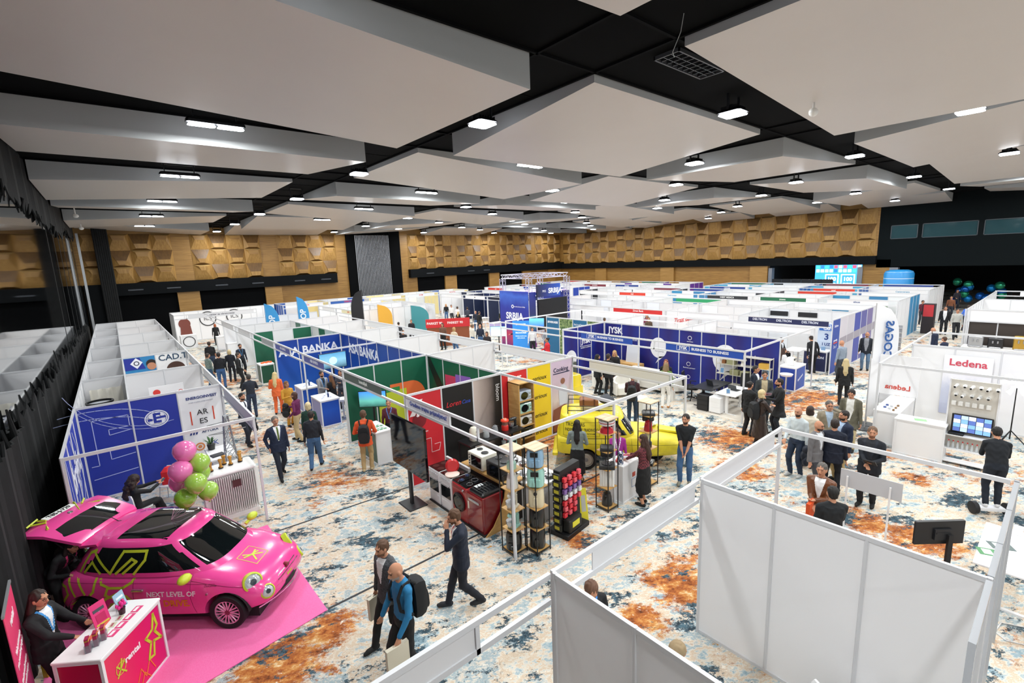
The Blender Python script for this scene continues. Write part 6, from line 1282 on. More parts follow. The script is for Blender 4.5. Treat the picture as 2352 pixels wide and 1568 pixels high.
b = MB(); b.lathe([(.001, 0), (.16, .0), (.17, .03), (.1, .05), (.001, .055)], (5.42, 8.86, .876), 28); solo(b.build('serving_plate', M('#e6cfc4', .3), smooth=True), 'round white and orange plate lying on the cooker beside the red pan', 'plate')
# ---- tower shelves with small appliances
def tower(x0, y0, s, zs, label, h=2.19):
    t = thing('tower_shelf', (x0, y0, 0), label, 'shelf'); fr = M('#17181a', .5)
    for a, c in ((0, 0), (s, 0), (0, s), (s, s)): b = MB(); b.box(a-.009, a+.009, c-.009, c+.009, 0, h-.02); b.build('leg', fr, t, inv=1)
    b = MB()
    for z in (.05, h-.03): b.box(0, s, -.008, .008, z, z+.016); b.box(0, s, s-.008, s+.008, z, z+.016); b.box(-.008, .008, 0, s, z, z+.016); b.box(s-.008, s+.008, 0, s, z, z+.016)
    b.build('frame', fr, t, inv=1)
    for z in zs: b = MB(); b.box(.01, s-.01, .01, s-.01, z-.018, z); b.build('board', ok_, t, inv=1)
    b = MB(); b.box(-.015, s+.015, -.015, s+.015, h-.02, h); b.build('top_board', wood_mat('shop_oak_top', '#cbb08c', '#ddc6a4', (1, 9, 1)), t, inv=1); return t
T1z = [.08, .52, .93, 1.36, 1.76]
tower(5.26, 6.52, .35, T1z, 'black and oak tower shelf in front of the corner post, left of the pair'); tower(5.63, 6.24, .35, [.08, .52, .95, 1.38, 1.78], 'black and oak tower shelf with two pastel air fryers, right of the pair')
tower(7.87, 6.29, .35, [.08, .55, 1.0, 1.42, 1.84], 'black and oak tower shelf holding a red and white popcorn maker'); tower(9.51, 6.31, .35, [.08, .55, 1.0, 1.42, 1.84], 'black and oak tower shelf holding a black folded grill, nearest the blue jeans man')
def gadget(kind, x, y, z, col, label, cat, rz=0, s=1.):
    t = thing(kind, (x, y, z), label, cat, rz); m = M(col, .3, 0, 0, coat=.4); dk_ = M('#17181a', .3); B_ = lambda: MB(); s *= 1.18 if x > 5.3 and y < 6.9 and x < 9.8 else 1; t.scale = (s, s, s)
    P = lambda b, n, mm, sm=True: b.build(n, mm, t, smooth=sm, inv=1)
    if kind == 'air_fryer':
        b = B_(); b.loft([[(x_, y_, zz) for x_, y_ in sup(0, w, 0, w, 28, 3)] for zz, w in ((0, .11), (.02, .13), (.2, .135), (.29, .115), (.31, .07))]); P(b, 'fryer_body', m); b = B_(); b.rbox(-.085, .085, -.15, -.12, .03, .15, .01); dr_ = P(b, 'drawer', m, False); b = B_(); b.rbox(-.02, .02, -.2, -.14, .06, .13, .008); b.build('handle', m, dr_, inv=1); b = B_(); b.box(-.06, .06, -.138, -.125, .19, .26); P(b, 'display', dk_, False)
    elif kind == 'kettle':
        b = B_(); b.lathe([(.001, 0), (.085, 0), (.09, .02), (.075, .15), (.06, .21), (.02, .225), (.015, .24), (.001, .245)], n=22); P(b, 'kettle_body', m); b = B_(); b.path([(.07, 0, .19), (.13, 0, .18), (.13, 0, .06), (.08, 0, .05)], .011, 7); P(b, 'handle', dk_); b = B_(); b.tube((-.06, 0, .16), (-.11, 0, .2), .02, .01, 8); P(b, 'spout', m)
    elif kind == 'blender':
        b = B_(); b.lathe([(.001, 0), (.08, 0), (.08, .1), (.055, .13), (.001, .13)], n=20); P(b, 'base', m); b = B_(); b.lathe([(.045, .13), (.07, .3), (.07, .31), (.001, .32)], n=20); P(b, 'jug', M('#aab4b4', .05, 0, 0, alpha=.6)); b = B_(); b.path([(.065, 0, .28), (.11, 0, .26), (.1, 0, .17), (.05, 0, .15)], .009, 6); P(b, 'handle', dk_)
    elif kind == 'stand_mixer':
        b = B_(); b.rbox(-.09, .12, -.07, .07, 0, .03, .01); b.loft([[(.08+x_*.5, y_, zz) for x_, y_ in sup(0, .07, 0, .045, 18, 2.5)] for zz in (.03, .2)]); P(b, 'stand', m); b = B_(); b.ell((0, 0, .25), (.15, .06, .055), 18, 10); P(b, 'motor_head', m); b = B_(); b.lathe([(.001, .035), (.05, .035), (.085, .1), (.085, .15), (.075, .15)], (-.07, 0, 0), 20); P(b, 'bowl', STL)
    elif kind == 'toaster_fryer':
        b = B_(); b.loft([[(x_, y_, zz) for x_, y_ in sup(0, w, 0, w*.95, 28, 2.6)] for zz, w in ((0, .12), (.03, .135), (.3, .125), (.36, .09), (.37, .04))]); P(b, 'fryer_body', m); b = B_(); b.rbox(-.03, .03, -.17, -.12, .08, .2, .01); P(b, 'handle', m, False); b = B_(); b.tube((0, -.12, .26), (0, -.135, .26), .03, .03, 14); P(b, 'dial', dk_)
    elif kind == 'cotton_candy_maker':
        b = B_(); b.lathe([(.001, 0), (.13, 0), (.11, .08), (.07, .11), (.001, .12)], n=24); P(b, 'base', M('#b3202c', .3)); b = B_(); b.lathe([(.06, .12), (.14, .16), (.15, .24), (.14, .24), (.06, .17)], n=26); P(b, 'bowl', M('#dfdedd', .3)); b = B_(); b.loft([[(q*math.cos(2*math.pi*i/26), q*math.sin(2*math.pi*i/26), zz) for i in range(26)] for q, zz in ((.147, .195), (.152, .2), (.149, .21))], cap=False); P(b, 'red_band', M('#b3202c', .3))
    elif kind == 'waffle_maker':
        b = B_(); b.rbox(-.13, .13, -.12, .12, 0, .06, .02); P(b, 'lower_plate', dk_, False); b = B_(); b.T = Matrix.Translation((0, .12, .06)) @ Matrix.Rotation(1.2, 4, 'X'); b.rbox(-.12, .12, -.24, 0, 0, .05, .02); P(b, 'lid', dk_, False)
    elif kind == 'turntable':
        b = B_(); b.rbox(-.15, .15, -.14, .14, 0, .07, .015); P(b, 'case', dk_, False); b = B_(); b.lathe([(.1, .07), (.1, .08), (.001, .08)], n=26); P(b, 'platter', M('#232428', .2)); b = B_(); b.tube((.1, .1, .1), (.02, -.02, .09), .005, .005, 5); P(b, 'arm', STL)
    elif kind == 'heater':
        b = B_(); b.rbox(-.14, .14, -.06, .06, 0, .4, .02)
        for k in range(6): b.rbox(-.13+.045*k, -.105+.045*k, -.08, .08, .02, .39, .008)
        P(b, 'ribbed_body', M('#e6e6e3', .4), False)
    elif kind == 'popcorn_machine':
        b = B_(); b.lathe([(.001, 0), (.1, 0), (.1, .13), (.085, .15)], n=20); P(b, 'base', M('#d22a24', .3)); b = B_(); b.lathe([(.085, .15), (.09, .26), (.001, .26)], n=20); P(b, 'glass', M('#8d5a50', .1)); b = B_(); b.lathe([(.12, .26), (.11, .3), (.04, .33), (.001, .33)], n=20); P(b, 'canopy', M('#e8472e', .3))
        b = B_()
        for k in range(10): a = k*.628; b.tube((.1*math.cos(a), .1*math.sin(a), .285), (.03*math.cos(a), .03*math.sin(a), .335), .012, .006, 5)
        P(b, 'canopy_stripes', M('#f0c9a0', .4))
    elif kind == 'pot':
        b = B_(); b.lathe([(.001, 0), (.1, 0), (.11, .09), (.115, .09), (.1, .085)], n=22); P(b, 'pot_body', m); b = B_(); b.lathe([(.112, .092), (.06, .115), (.001, .12)], n=22); b.tube((0, 0, .12), (0, 0, .145), .014, .018, 8); P(b, 'lid', STL if col != '#b3202c' else M(col, .3)); b = B_(); b.path([(-.11, 0, .07), (-.16, 0, .08)], .012, 6); b.path([(.11, 0, .07), (.16, 0, .08)], .012, 6); P(b, 'handle', dk_)
    elif kind == 'microwave':
        b = B_(); b.rbox(-.23, .23, -.15, .15, 0, .27, .012); P(b, 'casing', m, False); b = B_(); b.T = Matrix.Translation((-.05, -.155, .135)) @ Matrix.Rotation(math.pi/2, 4, 'X'); b.lathe([(.001, .0), (.11, 0), (.115, .008), (.001, .01)], n=26, sx=1.15); P(b, 'door_window', OVG); b = B_(); b.tube((.09, -.17, .05), (.09, -.17, .22), .008, .008, 6); P(b, 'handle', STL)
        for q in (.08, .18): b = B_(); b.tube((.17, -.15, q), (.17, -.17, q), .022, .02, 14); P(b, 'knob', STL)
    return t
G = gadget; m45 = math.radians(-50)
G('blender', 5.43, 6.69, T1z[4], '#a9cfc0', 'mint blender on the top shelf of the left tower shelf', 'blender'); G('kettle', 5.43, 6.69, T1z[3], '#e4e2dc', 'cream kettle on the second shelf of the left tower shelf', 'kettle', 2.5, 1.15)
G('stand_mixer', 5.43, 6.7, T1z[2], '#dcd6c4', 'cream stand mixer on the middle of the left tower shelf', 'mixer', .4); G('stand_mixer', 5.43, 6.69, T1z[1], '#9ccbc0', 'mint stand mixer low on the left tower shelf', 'mixer', .2); G('air_fryer', 5.43, 6.7, T1z[0], '#131416', 'black multi fryer at the foot of the left tower shelf', 'air fryer', m45)
x2, y2 = 5.805, 6.415
G('air_fryer', x2, y2, 1.78, '#8fb4cf', 'pale blue air fryer on the top shelf of the right tower shelf', 'air fryer', m45, 1.05); G('air_fryer', x2, y2, 1.38, '#9ed0c4', 'mint air fryer on the second shelf of the right tower shelf', 'air fryer', m45, 1.08); G('toaster_fryer', x2, y2, .95, '#dbcfae', 'cream tall fryer on the middle of the right tower shelf', 'air fryer', m45); G('toaster_fryer', x2, y2, .52, '#111214', 'black tall fryer low on the right tower shelf', 'air fryer', m45); G('toaster_fryer', x2, y2, .08, '#141517', 'black tall fryer at the foot of the right tower shelf', 'air fryer', m45)
x3, y3 = 8.045, 6.465
G('cotton_candy_maker', x3, y3, 1.84, '#b3202c', 'red and white popcorn bowl maker on the third tower shelf', 'popcorn maker'); G('waffle_maker', x3, y3, 1.42, '#17181a', 'black waffle maker on the third tower shelf', 'waffle maker', m45); G('turntable', x3, y3, 1.0, '#17181a', 'flat black grill box in the middle of the third tower shelf', 'grill', m45); G('heater', x3, y3, .55, '#e6e6e3', 'white ribbed heater on the third tower shelf', 'heater', m45); G('kettle', x3, y3, .08, '#1d1e20', 'black coffee pot at the foot of the third tower shelf', 'coffee maker', .5, 1.2)
x4, y4 = 9.685, 6.485
G('waffle_maker', x4, y4, 1.84, '#17181a', 'open black folding grill on top of the fourth tower shelf', 'grill', m45); G('kettle', x4, y4, 1.42, '#a31d28', 'dark red kettle on the fourth tower shelf', 'kettle'); G('blender', x4, y4, 1.0, '#26282b', 'dark blender on the fourth tower shelf', 'blender'); G('turntable', x4, y4, .55, '#1c1d20', 'black toaster low on the fourth tower shelf', 'toaster', .4, .9)
# ---- microwave cabinet, fridge, inner counters
t = thing('microwave_cabinet', (8.5, 10.0, 0), 'tall oak cabinet with four microwaves against the red and yellow wall', 'cabinet'); b = MB(); b.box(0, .03, 0, .5, 0, 2.2); b.box(.57, .6, 0, .5, 0, 2.2); b.box(0, .6, .48, .5, 0, 2.2); b.box(0, .6, 0, .5, 2.18, 2.21); b.build('cabinet_body', ok_, t, inv=1)
for k in range(5): b = MB(); b.box(.03, .57, 0, .48, .38*k+.12, .38*k+.15); b.build('shelf_board', ok_, t, inv=1)
for k, (c, l) in enumerate((('#b9c8dc', 'pale blue microwave, topmost in the oak cabinet'), ('#a9d6cc', 'mint microwave, second in the oak cabinet'), ('#e6e6e4', 'white microwave, third in the oak cabinet'), ('#1c1d1f', 'black microwave, fourth in the oak cabinet'))): G('microwave', 8.8, 10.2, .38*(4-k)+.152, c, l, 'microwave')
t = thing('refrigerator', (12.3, 11.5, 0), 'yellow retro refrigerator behind the yellow van', 'refrigerator', -.1); b = MB(); b.loft([[(x, y, z) for x, y in sup(0, w, 0, .3, 24, 5)] for z, w in ((.04, .3), (1.46, .3), (1.53, .285), (1.56, .24))]); b.build('fridge_body', M('#ecd328', .2, 0, 0, coat=.6), t, smooth=True, inv=1); b = MB(); b.rbox(-.28, .28, -.33, -.3, .1, 1.15, .01); b.build('door', M('#ecd328', .2, 0, 0, coat=.6), t, inv=1); b = MB(); b.tube((-.22, -.35, .9), (-.22, -.35, 1.1), .012, .012, 8); b.build('handle', STL, t, inv=1)
block('dark_cabinet', (12.75, 12.5, 0), .95, .9, 1.78, 0, [M('#474b45', .5)], 'tall dark grey cabinet block behind the yellow refrigerator', 'cabinet')
t = thing('table', (7.9, 9.95, 0), 'black counter of small kitchen appliances under the dark brand panels', 'table'); b = MB(); b.rbox(-1.4, .5, -.3, .3, .98, 1.02, .01); b.build('table_top', M('#17181a', .3), t, inv=1); b = MB(); b.box(-1.36, .46, -.26, .26, .45, .48); b.build('lower_shelf', M('#202124'), t, inv=1)
for x, y in ((-1.36, -.26), (.46, -.26), (-1.36, .26), (.46, .26)): b = MB(); b.box(x-.02, x+.02, y-.02, y+.02, 0, .98); b.build('leg', BLACK, t, inv=1)
G('popcorn_machine', 7.9, 9.95, 1.02, '#d22a24', 'small red popcorn machine with striped canopy on the black counter', 'popcorn machine'); G('kettle', 7.55, 9.95, 1.02, '#8e9296', 'steel kettle on the black counter beside the popcorn machine', 'kettle'); G('kettle', 7.2, 9.9, 1.02, '#a9adb0', 'steel kettle in the middle of the black counter', 'kettle'); G('toaster_fryer', 6.85, 9.95, 1.02, '#e6e2cf', 'cream fryer at the left end of the black counter', 'air fryer'); G('stand_mixer', 8.2, 9.95, 1.02, '#232427', 'black stand mixer at the right end of the black counter', 'mixer'); G('blender', 7.72, 9.8, .48, '#8fb8c0', 'blue grey blender under the black counter', 'blender'); G('air_fryer', 8.05, 9.85, .48, '#9ed0c4', 'mint air fryer under the black counter', 'air fryer', 0, .95); G('pot', 7.0, 9.9, .48, '#2b2c2e', 'dark pot under the black counter', 'pot')
t = thing('table', (6.55, 7.9, 0), 'white island table covered with pots inside the appliance booth', 'table'); b = MB(); b.rbox(-.25, .65, -.9, .8, .86, .9, .01); b.build('table_top', M('#e9e9ea', .35), t, inv=1); b = MB(); b.box(-.2, .6, -.85, .75, 0, .86); b.build('table_body', M('#d9d9db'), t, inv=1)
rg = random.Random(8); pc = ['#b3202c', '#2b2c2e', '#c9cbce', '#b3202c', '#8e9296', '#3a3b3e', '#c9cbce', '#7d4a35', '#b3202c', '#2b2c2e']
for k in range(10): G('pot', 6.5+.38*(k % 2), 7.15+.3*(k//2), .9, pc[k], '%s pot on the white island table, %s side, in the %s row' % ({'#b3202c': 'red', '#2b2c2e': 'black', '#c9cbce': 'steel', '#8e9296': 'grey', '#3a3b3e': 'dark grey', '#7d4a35': 'brown'}[pc[k]], 'left' if k % 2 == 0 else 'right', ['nearest', 'second', 'middle', 'fourth', 'farthest'][k//2]), 'pot', rg.random()*3, .9)
# ---- red accessory rack
t = thing('accessory_rack', (6.78, 6.48, 0), 'black rack hung with red packages and yellow tool boxes', 'rack', math.radians(8)); b = MB(); b.rbox(-.36, .36, -.05, .12, .1, 1.45, .01); b.build('back_panel', BLACK, t, inv=1); b = MB(); b.rbox(-.4, .4, -.26, .26, 0, .1, .01); b.build('base', BLACK, t, inv=1)
rk = ['#d8303c', '#e05a66', '#cf2733', '#7a5a9c', '#d9dadd', '#e0702a']
for r in range(7):
    for k in range(4):
        if r > 4 and k > 2: continue
        c = rk[(r*3+k) % 2] if r < 2 or r > 3 else (rk[3] if r == 2 else rk[4]); b = MB(); x = -.27+.17*k+.02*(r % 2); z = 1.3-.13*r; b.rbox(x-.05, x+.05, -.14, -.07, z-.09, z, .008); b.tube((x, -.05, z+.01), (x, -.16, z+.01), .003, .003, 4); b.build('hanging_pack', M(c, .4), t, inv=1)
b = MB(); b.rbox(-.3, .15, -.24, -.06, .12, .38, .02, 0); b.box(-.2, .05, -.245, -.24, .2, .32, 1); tb = b.build('tool_case', [M('#1d1e1c'), M('#dcd32c', .4)], t, inv=1)
b = MB()
for k in range(8): x = -.34; b.rbox(-.42, -.37, -.1+.03*(k % 2), .1, .15+.16*k, .28+.16*k, .006, 0); b.box(-.425, -.42, -.06, .06, .18+.16*k, .25+.16*k, 1)
b.build('side_packs', [M('#23241f'), M('#c9bf3a')], t, inv=1)
p = at(1343, 1195); b = MB(); b.T = Matrix.Translation((p.x, p.y, 0)) @ Matrix.Rotation(math.radians(-30), 4, 'Z') @ Matrix.Rotation(-.25, 4, 'X'); b.rbox(-.09, .09, -.02, .02, 0, .7, .01, 0); b.box(-.05, .05, -.024, -.02, .2, .55, 1); solo(b.build('yellow_package', [M('#dcd02e', .4), M('#b9b9ae')]), 'tall yellow tool package leaning beside the red accessory rack', 'package')
t = counter(8.42, 6.3, .62, .42, .95, .05, 'white branded counter beside the woman in the checked shirt', M('#e9e9ea'), M('#e4e4e5'))
deco(t, WM(t) @ Matrix(((1, 0, 0, 0), (0, 0, -1, -.008), (0, 1, 0, 0), (0, 0, 0, 1))), [('red_badge', [('r', .38, .5, .55, .66, .003)], '#c8452f'), ('blue_badge', [('l', [(.36, .3), (.56, .3), (.56, .5), (.36, .5), (.36, .3)], .012, .003)], '#8fa8cf')])
for k, (c, l) in enumerate((('#cf3b36', 'red'), ('#e07a4a', 'orange'), ('#dfe3ea', 'pale'), ('#c23a6a', 'pink'))): block('product_pack', on(t, .12+.13*k, .2+.05*(k % 2), .95), .1, .15, .05, .4*k, M(c, .4), l+' flat pack on the white counter by the checked shirt woman', 'pack')
block('striped_box', on(t, .05, .1, .95), .12, .1, .3, .3, check_mat('striped_box', '#1c1d22', '#e6e6e6', '#5a6a8a', 14), 'black and white patterned box standing on the white branded counter', 'box')
# ---- furniture booth
b = MB(); b.box(15.65, 18.3, 6.95, 9.25, 0, .012); tag(b.build('floor_mat', wood_mat('pale_floor', '#cfc6b8', '#ddd6ca', (8, 1, 1))), 'pale wooden floor mat under the desks of the furniture booth', 'mat')
def desk(x0, x1, y0, y1, col, label):
    t = thing('desk', ((x0+x1)/2, (y0+y1)/2, 0), label, 'desk'); w, d = (x1-x0)/2, (y1-y0)/2; b = MB(); b.rbox(-w, w, -d, d, .72, .75, .008); b.build('desk_top', M(col, .4), t, inv=1)
    for s in (-1, 1): b = MB(); b.box(s*w*.75-.04, s*w*.75+.04, -.04, .04, .03, .72); b.box(s*w*.75-.03, s*w*.75+.03, -d*.9, d*.9, 0, .03); b.build('leg', M(col, .4), t, inv=1)
    return t
desk(16.1, 17.7, 8.15, 8.95, '#1d1f23', 'black sit-stand desk with a laptop in the furniture booth'); desk(15.95, 17.35, 7.2, 7.95, '#f0f0f0', 'white sit-stand desk with a small photo frame in the furniture booth')
def pedestal(x, y, col, label):
    t = thing('drawer_cabinet', (x, y, 0), label, 'cabinet'); b = MB(); b.rbox(-.2, .2, -.21, .21, .04, .6, .008); b.build('cabinet_body', M(col, .45), t, inv=1)
    for k in range(3): b = MB(); b.box(-.206, -.2, -.19, .19, .07+.175*k, .23+.175*k); b.build('drawer', M(col, .4), t, inv=1)
    b = MB()
    for s in (-1, 1):
        for r in (-1, 1): b.tube((s*.16, r*.17-.01, .02), (s*.16, r*.17+.01, .02), .02, .02, 8)
    b.build('castors', BLACK, t, inv=1)
pedestal(16.07, 8.36, '#17181b', 'black drawer cabinet on castors under the black desk'); pedestal(16.08, 7.9, '#efeff0', 'white drawer cabinet on castors beside the white desk')
def laptop(p, rz, label):
    t = thing('laptop', p, label, 'laptop', rz); b = MB(); b.rbox(-.17, .17, -.12, .12, 0, .015, .004); b.build('keyboard', M('#1c1d20', .4), t, inv=1); b = MB(); b.T = Matrix.Translation((0, .12, .012)) @ Matrix.Rotation(.3, 4, 'X') if 0 else Matrix.Translation((0, .12, .012)) @ Matrix.Rotation(-.3, 4, 'X'); b.box(-.17, .17, 0, .008, 0, .22); b.build('lid', M('#23252a', .3), t, inv=1)
laptop((16.9, 8.5, .75), 1.2, 'open laptop on the black desk'); laptop((16.75, 7.6, .75), 1.4, 'dark laptop on the white desk')
def frame(p, w, h, rz, label, c='#6f9bc8', fc='#dfe1e2'):
    t = thing('picture_frame', p, label, 'picture frame', rz); b = MB(); b.T = Matrix.Rotation(-.15, 4, 'X'); b.box(-w/2, w/2, 0, .02, 0, h); b.build('frame', M(fc, .4), t, inv=1); b = MB(); b.T = Matrix.Rotation(-.15, 4, 'X'); b.box(-w/2+.02, w/2-.02, -.003, 0, .02, h-.02); b.build('picture', M(c, .4), t, inv=1)
frame((16.15, 7.55, .75), .14, .18, -.9, 'small blue picture frame standing on the white desk')
def officechair(p, rz, label):
    t = thing('office_chair', p, label, 'chair', rz); m = M('#141517', .5); b = MB(); b.loft([[(x, y, z) for x, y in sup(0, .26, 0, .25, 20, 3)] for z in (.44, .5, .52)]); b.build('seat', m, t, smooth=True, inv=1); b = MB(); b.loft([[(x, -.24-.12*(z-.55)-.02, z) for x, z in ((-.22, .58), (-.24, .9), (-.2, 1.12), (.2, 1.12), (.24, .9), (.22, .58))], [(x*.95, -.31-.12*(z-.55), z) for x, z in ((-.22, .58), (-.24, .9), (-.2, 1.12), (.2, 1.12), (.24, .9), (.22, .58))]]); b.build('backrest', m, t, inv=1)
    b = MB(); b.tube((0, 0, .1), (0, 0, .44), .03, .03, 10); b.build('column', m, t, inv=1); b = MB()
    for k in range(5): a = k*1.2566; b.tube((0, 0, .1), (.28*math.cos(a), .28*math.sin(a), .06), .02, .016, 6); b.ell((.28*math.cos(a), .28*math.sin(a), .03), (.03, .03, .03), 8, 6)
    b.build('star_base', m, t, inv=1)
    for s in (-1, 1): b = MB(); b.path([(s*.27, -.1, .48), (s*.29, -.1, .68), (s*.29, .12, .68)], .018, 6); b.build('armrest', m, t, inv=1)
officechair((16.9, 9.35, 0), math.radians(200), 'black leather office chair behind the black desk'); officechair((17.7, 7.55, 0), math.radians(120), 'dark office chair beside the white desk')
t = thing('open_shelf', (18.2, 7.95, 0), 'pale metal open shelf with boxes against the navy wall', 'shelf'); fm = M('#cfcabd', .4)
for y in (-1.0, -.33, .33, 1.0):
    for x in (-.17, .17): b = MB(); b.box(x-.012, x+.012, y-.012, y+.012, 0, 1.75); b.build('upright', fm, t, inv=1)
for z in (.15, .55, .95, 1.35, 1.72): b = MB(); b.box(-.18, .18, -1.01, 1.01, z-.02, z); b.build('shelf_board', fm, t, inv=1)
for k, (y, z, w, d, h, c, l) in enumerate(((8.7, 1.35, .14, .14, .14, '#8a5a34', 'small brown basket'), (8.4, 1.35, .3, .25, .2, '#9b9a74', 'olive storage box, upper shelf'), (7.2, 1.35, .3, .24, .2, '#d8a948', 'yellow storage box'), (8.25, .95, .34, .26, .2, '#98966f', 'olive storage box, middle left'), (7.85, .95, .34, .26, .2, '#a3a07c', 'olive storage box, middle right'))): block('storage_box', (18.15, y, z), d, w, h, 0, M(c, .7), l+' on the pale metal shelf', 'box', None, .015)
def lamp(p, label, c='#e9e6de', s=1.):
    t = thing('table_lamp', p, label, 'lamp'); t.scale = (s,)*3; b = MB(); b.lathe([(.001, 0), (.07, 0), (.05, .1), (.05, .2)], n=20); b.build('base', M(c, .4), t, smooth=True, inv=1); b = MB(); b.lathe([(.15, .2), (.14, .26), (.09, .32), (.001, .34)], n=24); b.build('shade', M(c, .4), t, smooth=True, inv=1)
lamp((18.15, 7.98, 1.35), 'white mushroom lamp on the pale metal shelf'); frame((18.1, 8.75, .95), .16, .22, -1.5, 'small blue picture on the left of the pale metal shelf'); frame((18.1, 7.1, .95), .3, .4, -1.5, 'blue poster frame on the right of the pale metal shelf')
plant((16.3, 9.9, .45), 1.5, 'green plant in a white fluted planter beside the black desk', '#e5e3dd'); block('planter_stand', (16.3, 9.9, 0), .28, .28, .45, 0, M('#e9e7e1'), 'white planter stand under the green plant', 'stand', None, .05)
def armchair(p, rz, label, c='#dedbd3', wide=.42):
    t = thing('armchair', p, label, 'armchair', rz); m = M(c, .9); b = MB(); b.rbox(-wide+.08, wide-.08, -.25, .35, .12, .45, .05); b.build('seat', m, t, inv=1, smooth=True); b = MB(); n = 16
    P = [(wide*math.cos(a)*(1), .36*math.sin(a)+.0) for a in [math.pi+math.pi*k/n for k in range(n+1)]]; P = [(wide, .32)]+P[::-1]+[(-wide, .32)]
    Q = [(x*.78, y*.74+.02) for x, y in P]; hh = [.6+.18*max(0, -y/.36) for _, y in P]
    b.loft([[(x, y, .1) for x, y in P]+[(x, y, .1) for x, y in Q[::-1]], [(x, y, h_) for (x, y), h_ in zip(P, hh)]+[(x, y, h_) for (x, y), h_ in zip(Q[::-1], hh[::-1])]]); b.build('backrest', m, t, inv=1, smooth=True)
for px, py_, a, l in ((1385, 905, 200, 'cream shell armchair behind the three people in the furniture booth'), (1440, 925, 150, 'white shell armchair behind the maroon hoodie man'), (1560, 915, 250, 'cream armchair behind the white trousers woman')): p = at(px, py_); armchair((p.x+.75, p.y+.75, 0), math.radians(a), l)
p = at(1545, 895); t = thing('sofa', (17.3, 11.6, 0), 'long cream sofa against the navy wall of the furniture booth', 'sofa', math.radians(90)); m = M('#e0ddd4', .9); b = MB(); b.rbox(-.95, .95, -.1, .5, .12, .42, .06); b.build('seat', m, t, inv=1); b = MB(); b.rbox(-1.05, 1.05, -.35, -.08, .1, .78, .08); b.build('backrest', m, t, inv=1)
for s in (-1, 1): b = MB(); b.rbox(s*1.0-.1, s*1.0+.1, -.3, .5, .1, .58, .06); b.build('armrest', m, t, inv=1)
t = thing('sideboard', (17.9, 13.3, 0), 'oak sideboard with a leaning picture against the navy wall', 'sideboard'); b = MB(); b.rbox(-.25, .25, -.9, .9, .15, .8, .01); b.build('cabinet_body', ok_, t, inv=1)
for k in range(3): b = MB(); b.box(-.26, -.25, -.88+.6*k, -.32+.6*k, .18, .77); b.build('door', ok_, t, inv=1)
frame((17.95, 12.95, .8), .62, .8, -1.5, 'large framed print leaning on the oak sideboard', '#c9cdd6', '#e6e3dc'); lamp((17.85, 13.7, .8), 'small glass lamp on the oak sideboard', '#d6d3cb', .7); lamp((17.9, 11.0, .45), 'white mushroom lamp beside the cream sofa', '#f0eee8', .9); block('side_table', (17.9, 11.0, 0), .35, .35, .45, 0, M('#e9e7e2'), 'white side table under the mushroom lamp beside the sofa', 'table', None, .03)
t = thing('table', (16.6, 12.3, 0), 'round oak dining table among the people in the furniture booth', 'table'); b = MB(); b.lathe([(.6, .72), (.6, .75), (.001, .75)], n=30); b.build('table_top', ok_, t, inv=1, smooth=True); b = MB(); b.tube((0, 0, 0), (0, 0, .72), .05, .04, 10); b.build('column', ok_, t, inv=1)
p = at(1470, 950); block('white_cube_table', (p.x+.4, p.y+.3, 0), .55, .5, .5, .2, M('#dcdad2'), 'pale upholstered cube behind the maroon hoodie man', 'pouf', None, .04)
# ---- blue and navy counters on the right aisle
sb = grad_mat('royal_print', [(0, '#1f3f9a'), (1, '#2f55b0')], 0); t = counter(20.55, 6.92, 1.0, .6, 1.0, 0, 'white framed blue counter with slanted lettering at the end of the furniture island', sb, sb); txt('Grafotisak', .13, M('#e9eefa'), t, Matrix.Translation((.5, -.01, .5)) @ Matrix.Rotation(math.pi/2, 4, 'X') @ Matrix.Rotation(.35, 4, 'Z'), bold=.02)
G('stand_mixer', 20.3, 7.9, .95, '#ecebe8', 'white desktop engraving machine beside the blue counter', 'machine', 0, 1.3); block('machine_table', (20.3, 7.9, 0), .8, .7, .95, 0, M('#e6e6e8'), 'white table under the desktop engraving machine', 'table')
G('air_fryer', 20.9, 7.25, 1.0, '#eceae6', 'white rounded machine with orange tray on the blue counter', 'machine', 0, 1.1); barstool((20.1, 7.1, 0), 'white bar stool beside the blue counter at the island end')
dt = counter(24.65, 6.98, .95, .75, 1.0, math.radians(88), 'navy DELTRON counter facing the aisle', M('#1a2350'), M('#1a2350')) if 0 else counter(24.6, 7.05, .6, .95, 1.0, 0, 'navy DELTRON counter facing the aisle', M('#1a2350'), M('#1a2350'))
txt('DELTRON', .15, M('#e6eaf6'), dt, Matrix(((0, 0, -1, -.012), (-1, 0, 0, .45), (0, 1, 0, .68), (0, 0, 0, 1))), bold=.03)
for k in range(2): block('leaflet_stack', on(dt, .3, .25+.4*k, 1.0), .12, .16, .16-.1*k, .2, M('#7fa0c4'), '%s stack of blue leaflets on the navy counter' % ('tall' if k == 0 else 'low'), 'leaflets')
t = desk(25.2, 26.3, 8.4, 9.1, '#f0f0f2', 'white desk of the seated woman in the electronics booth'); chair((25.6, 9.4, 0), math.radians(180), 'white folding chair of the seated woman in the electronics booth'); chair((25.3, 8.0, 0), 0, 'white folding chair in front of the electronics booth desk')
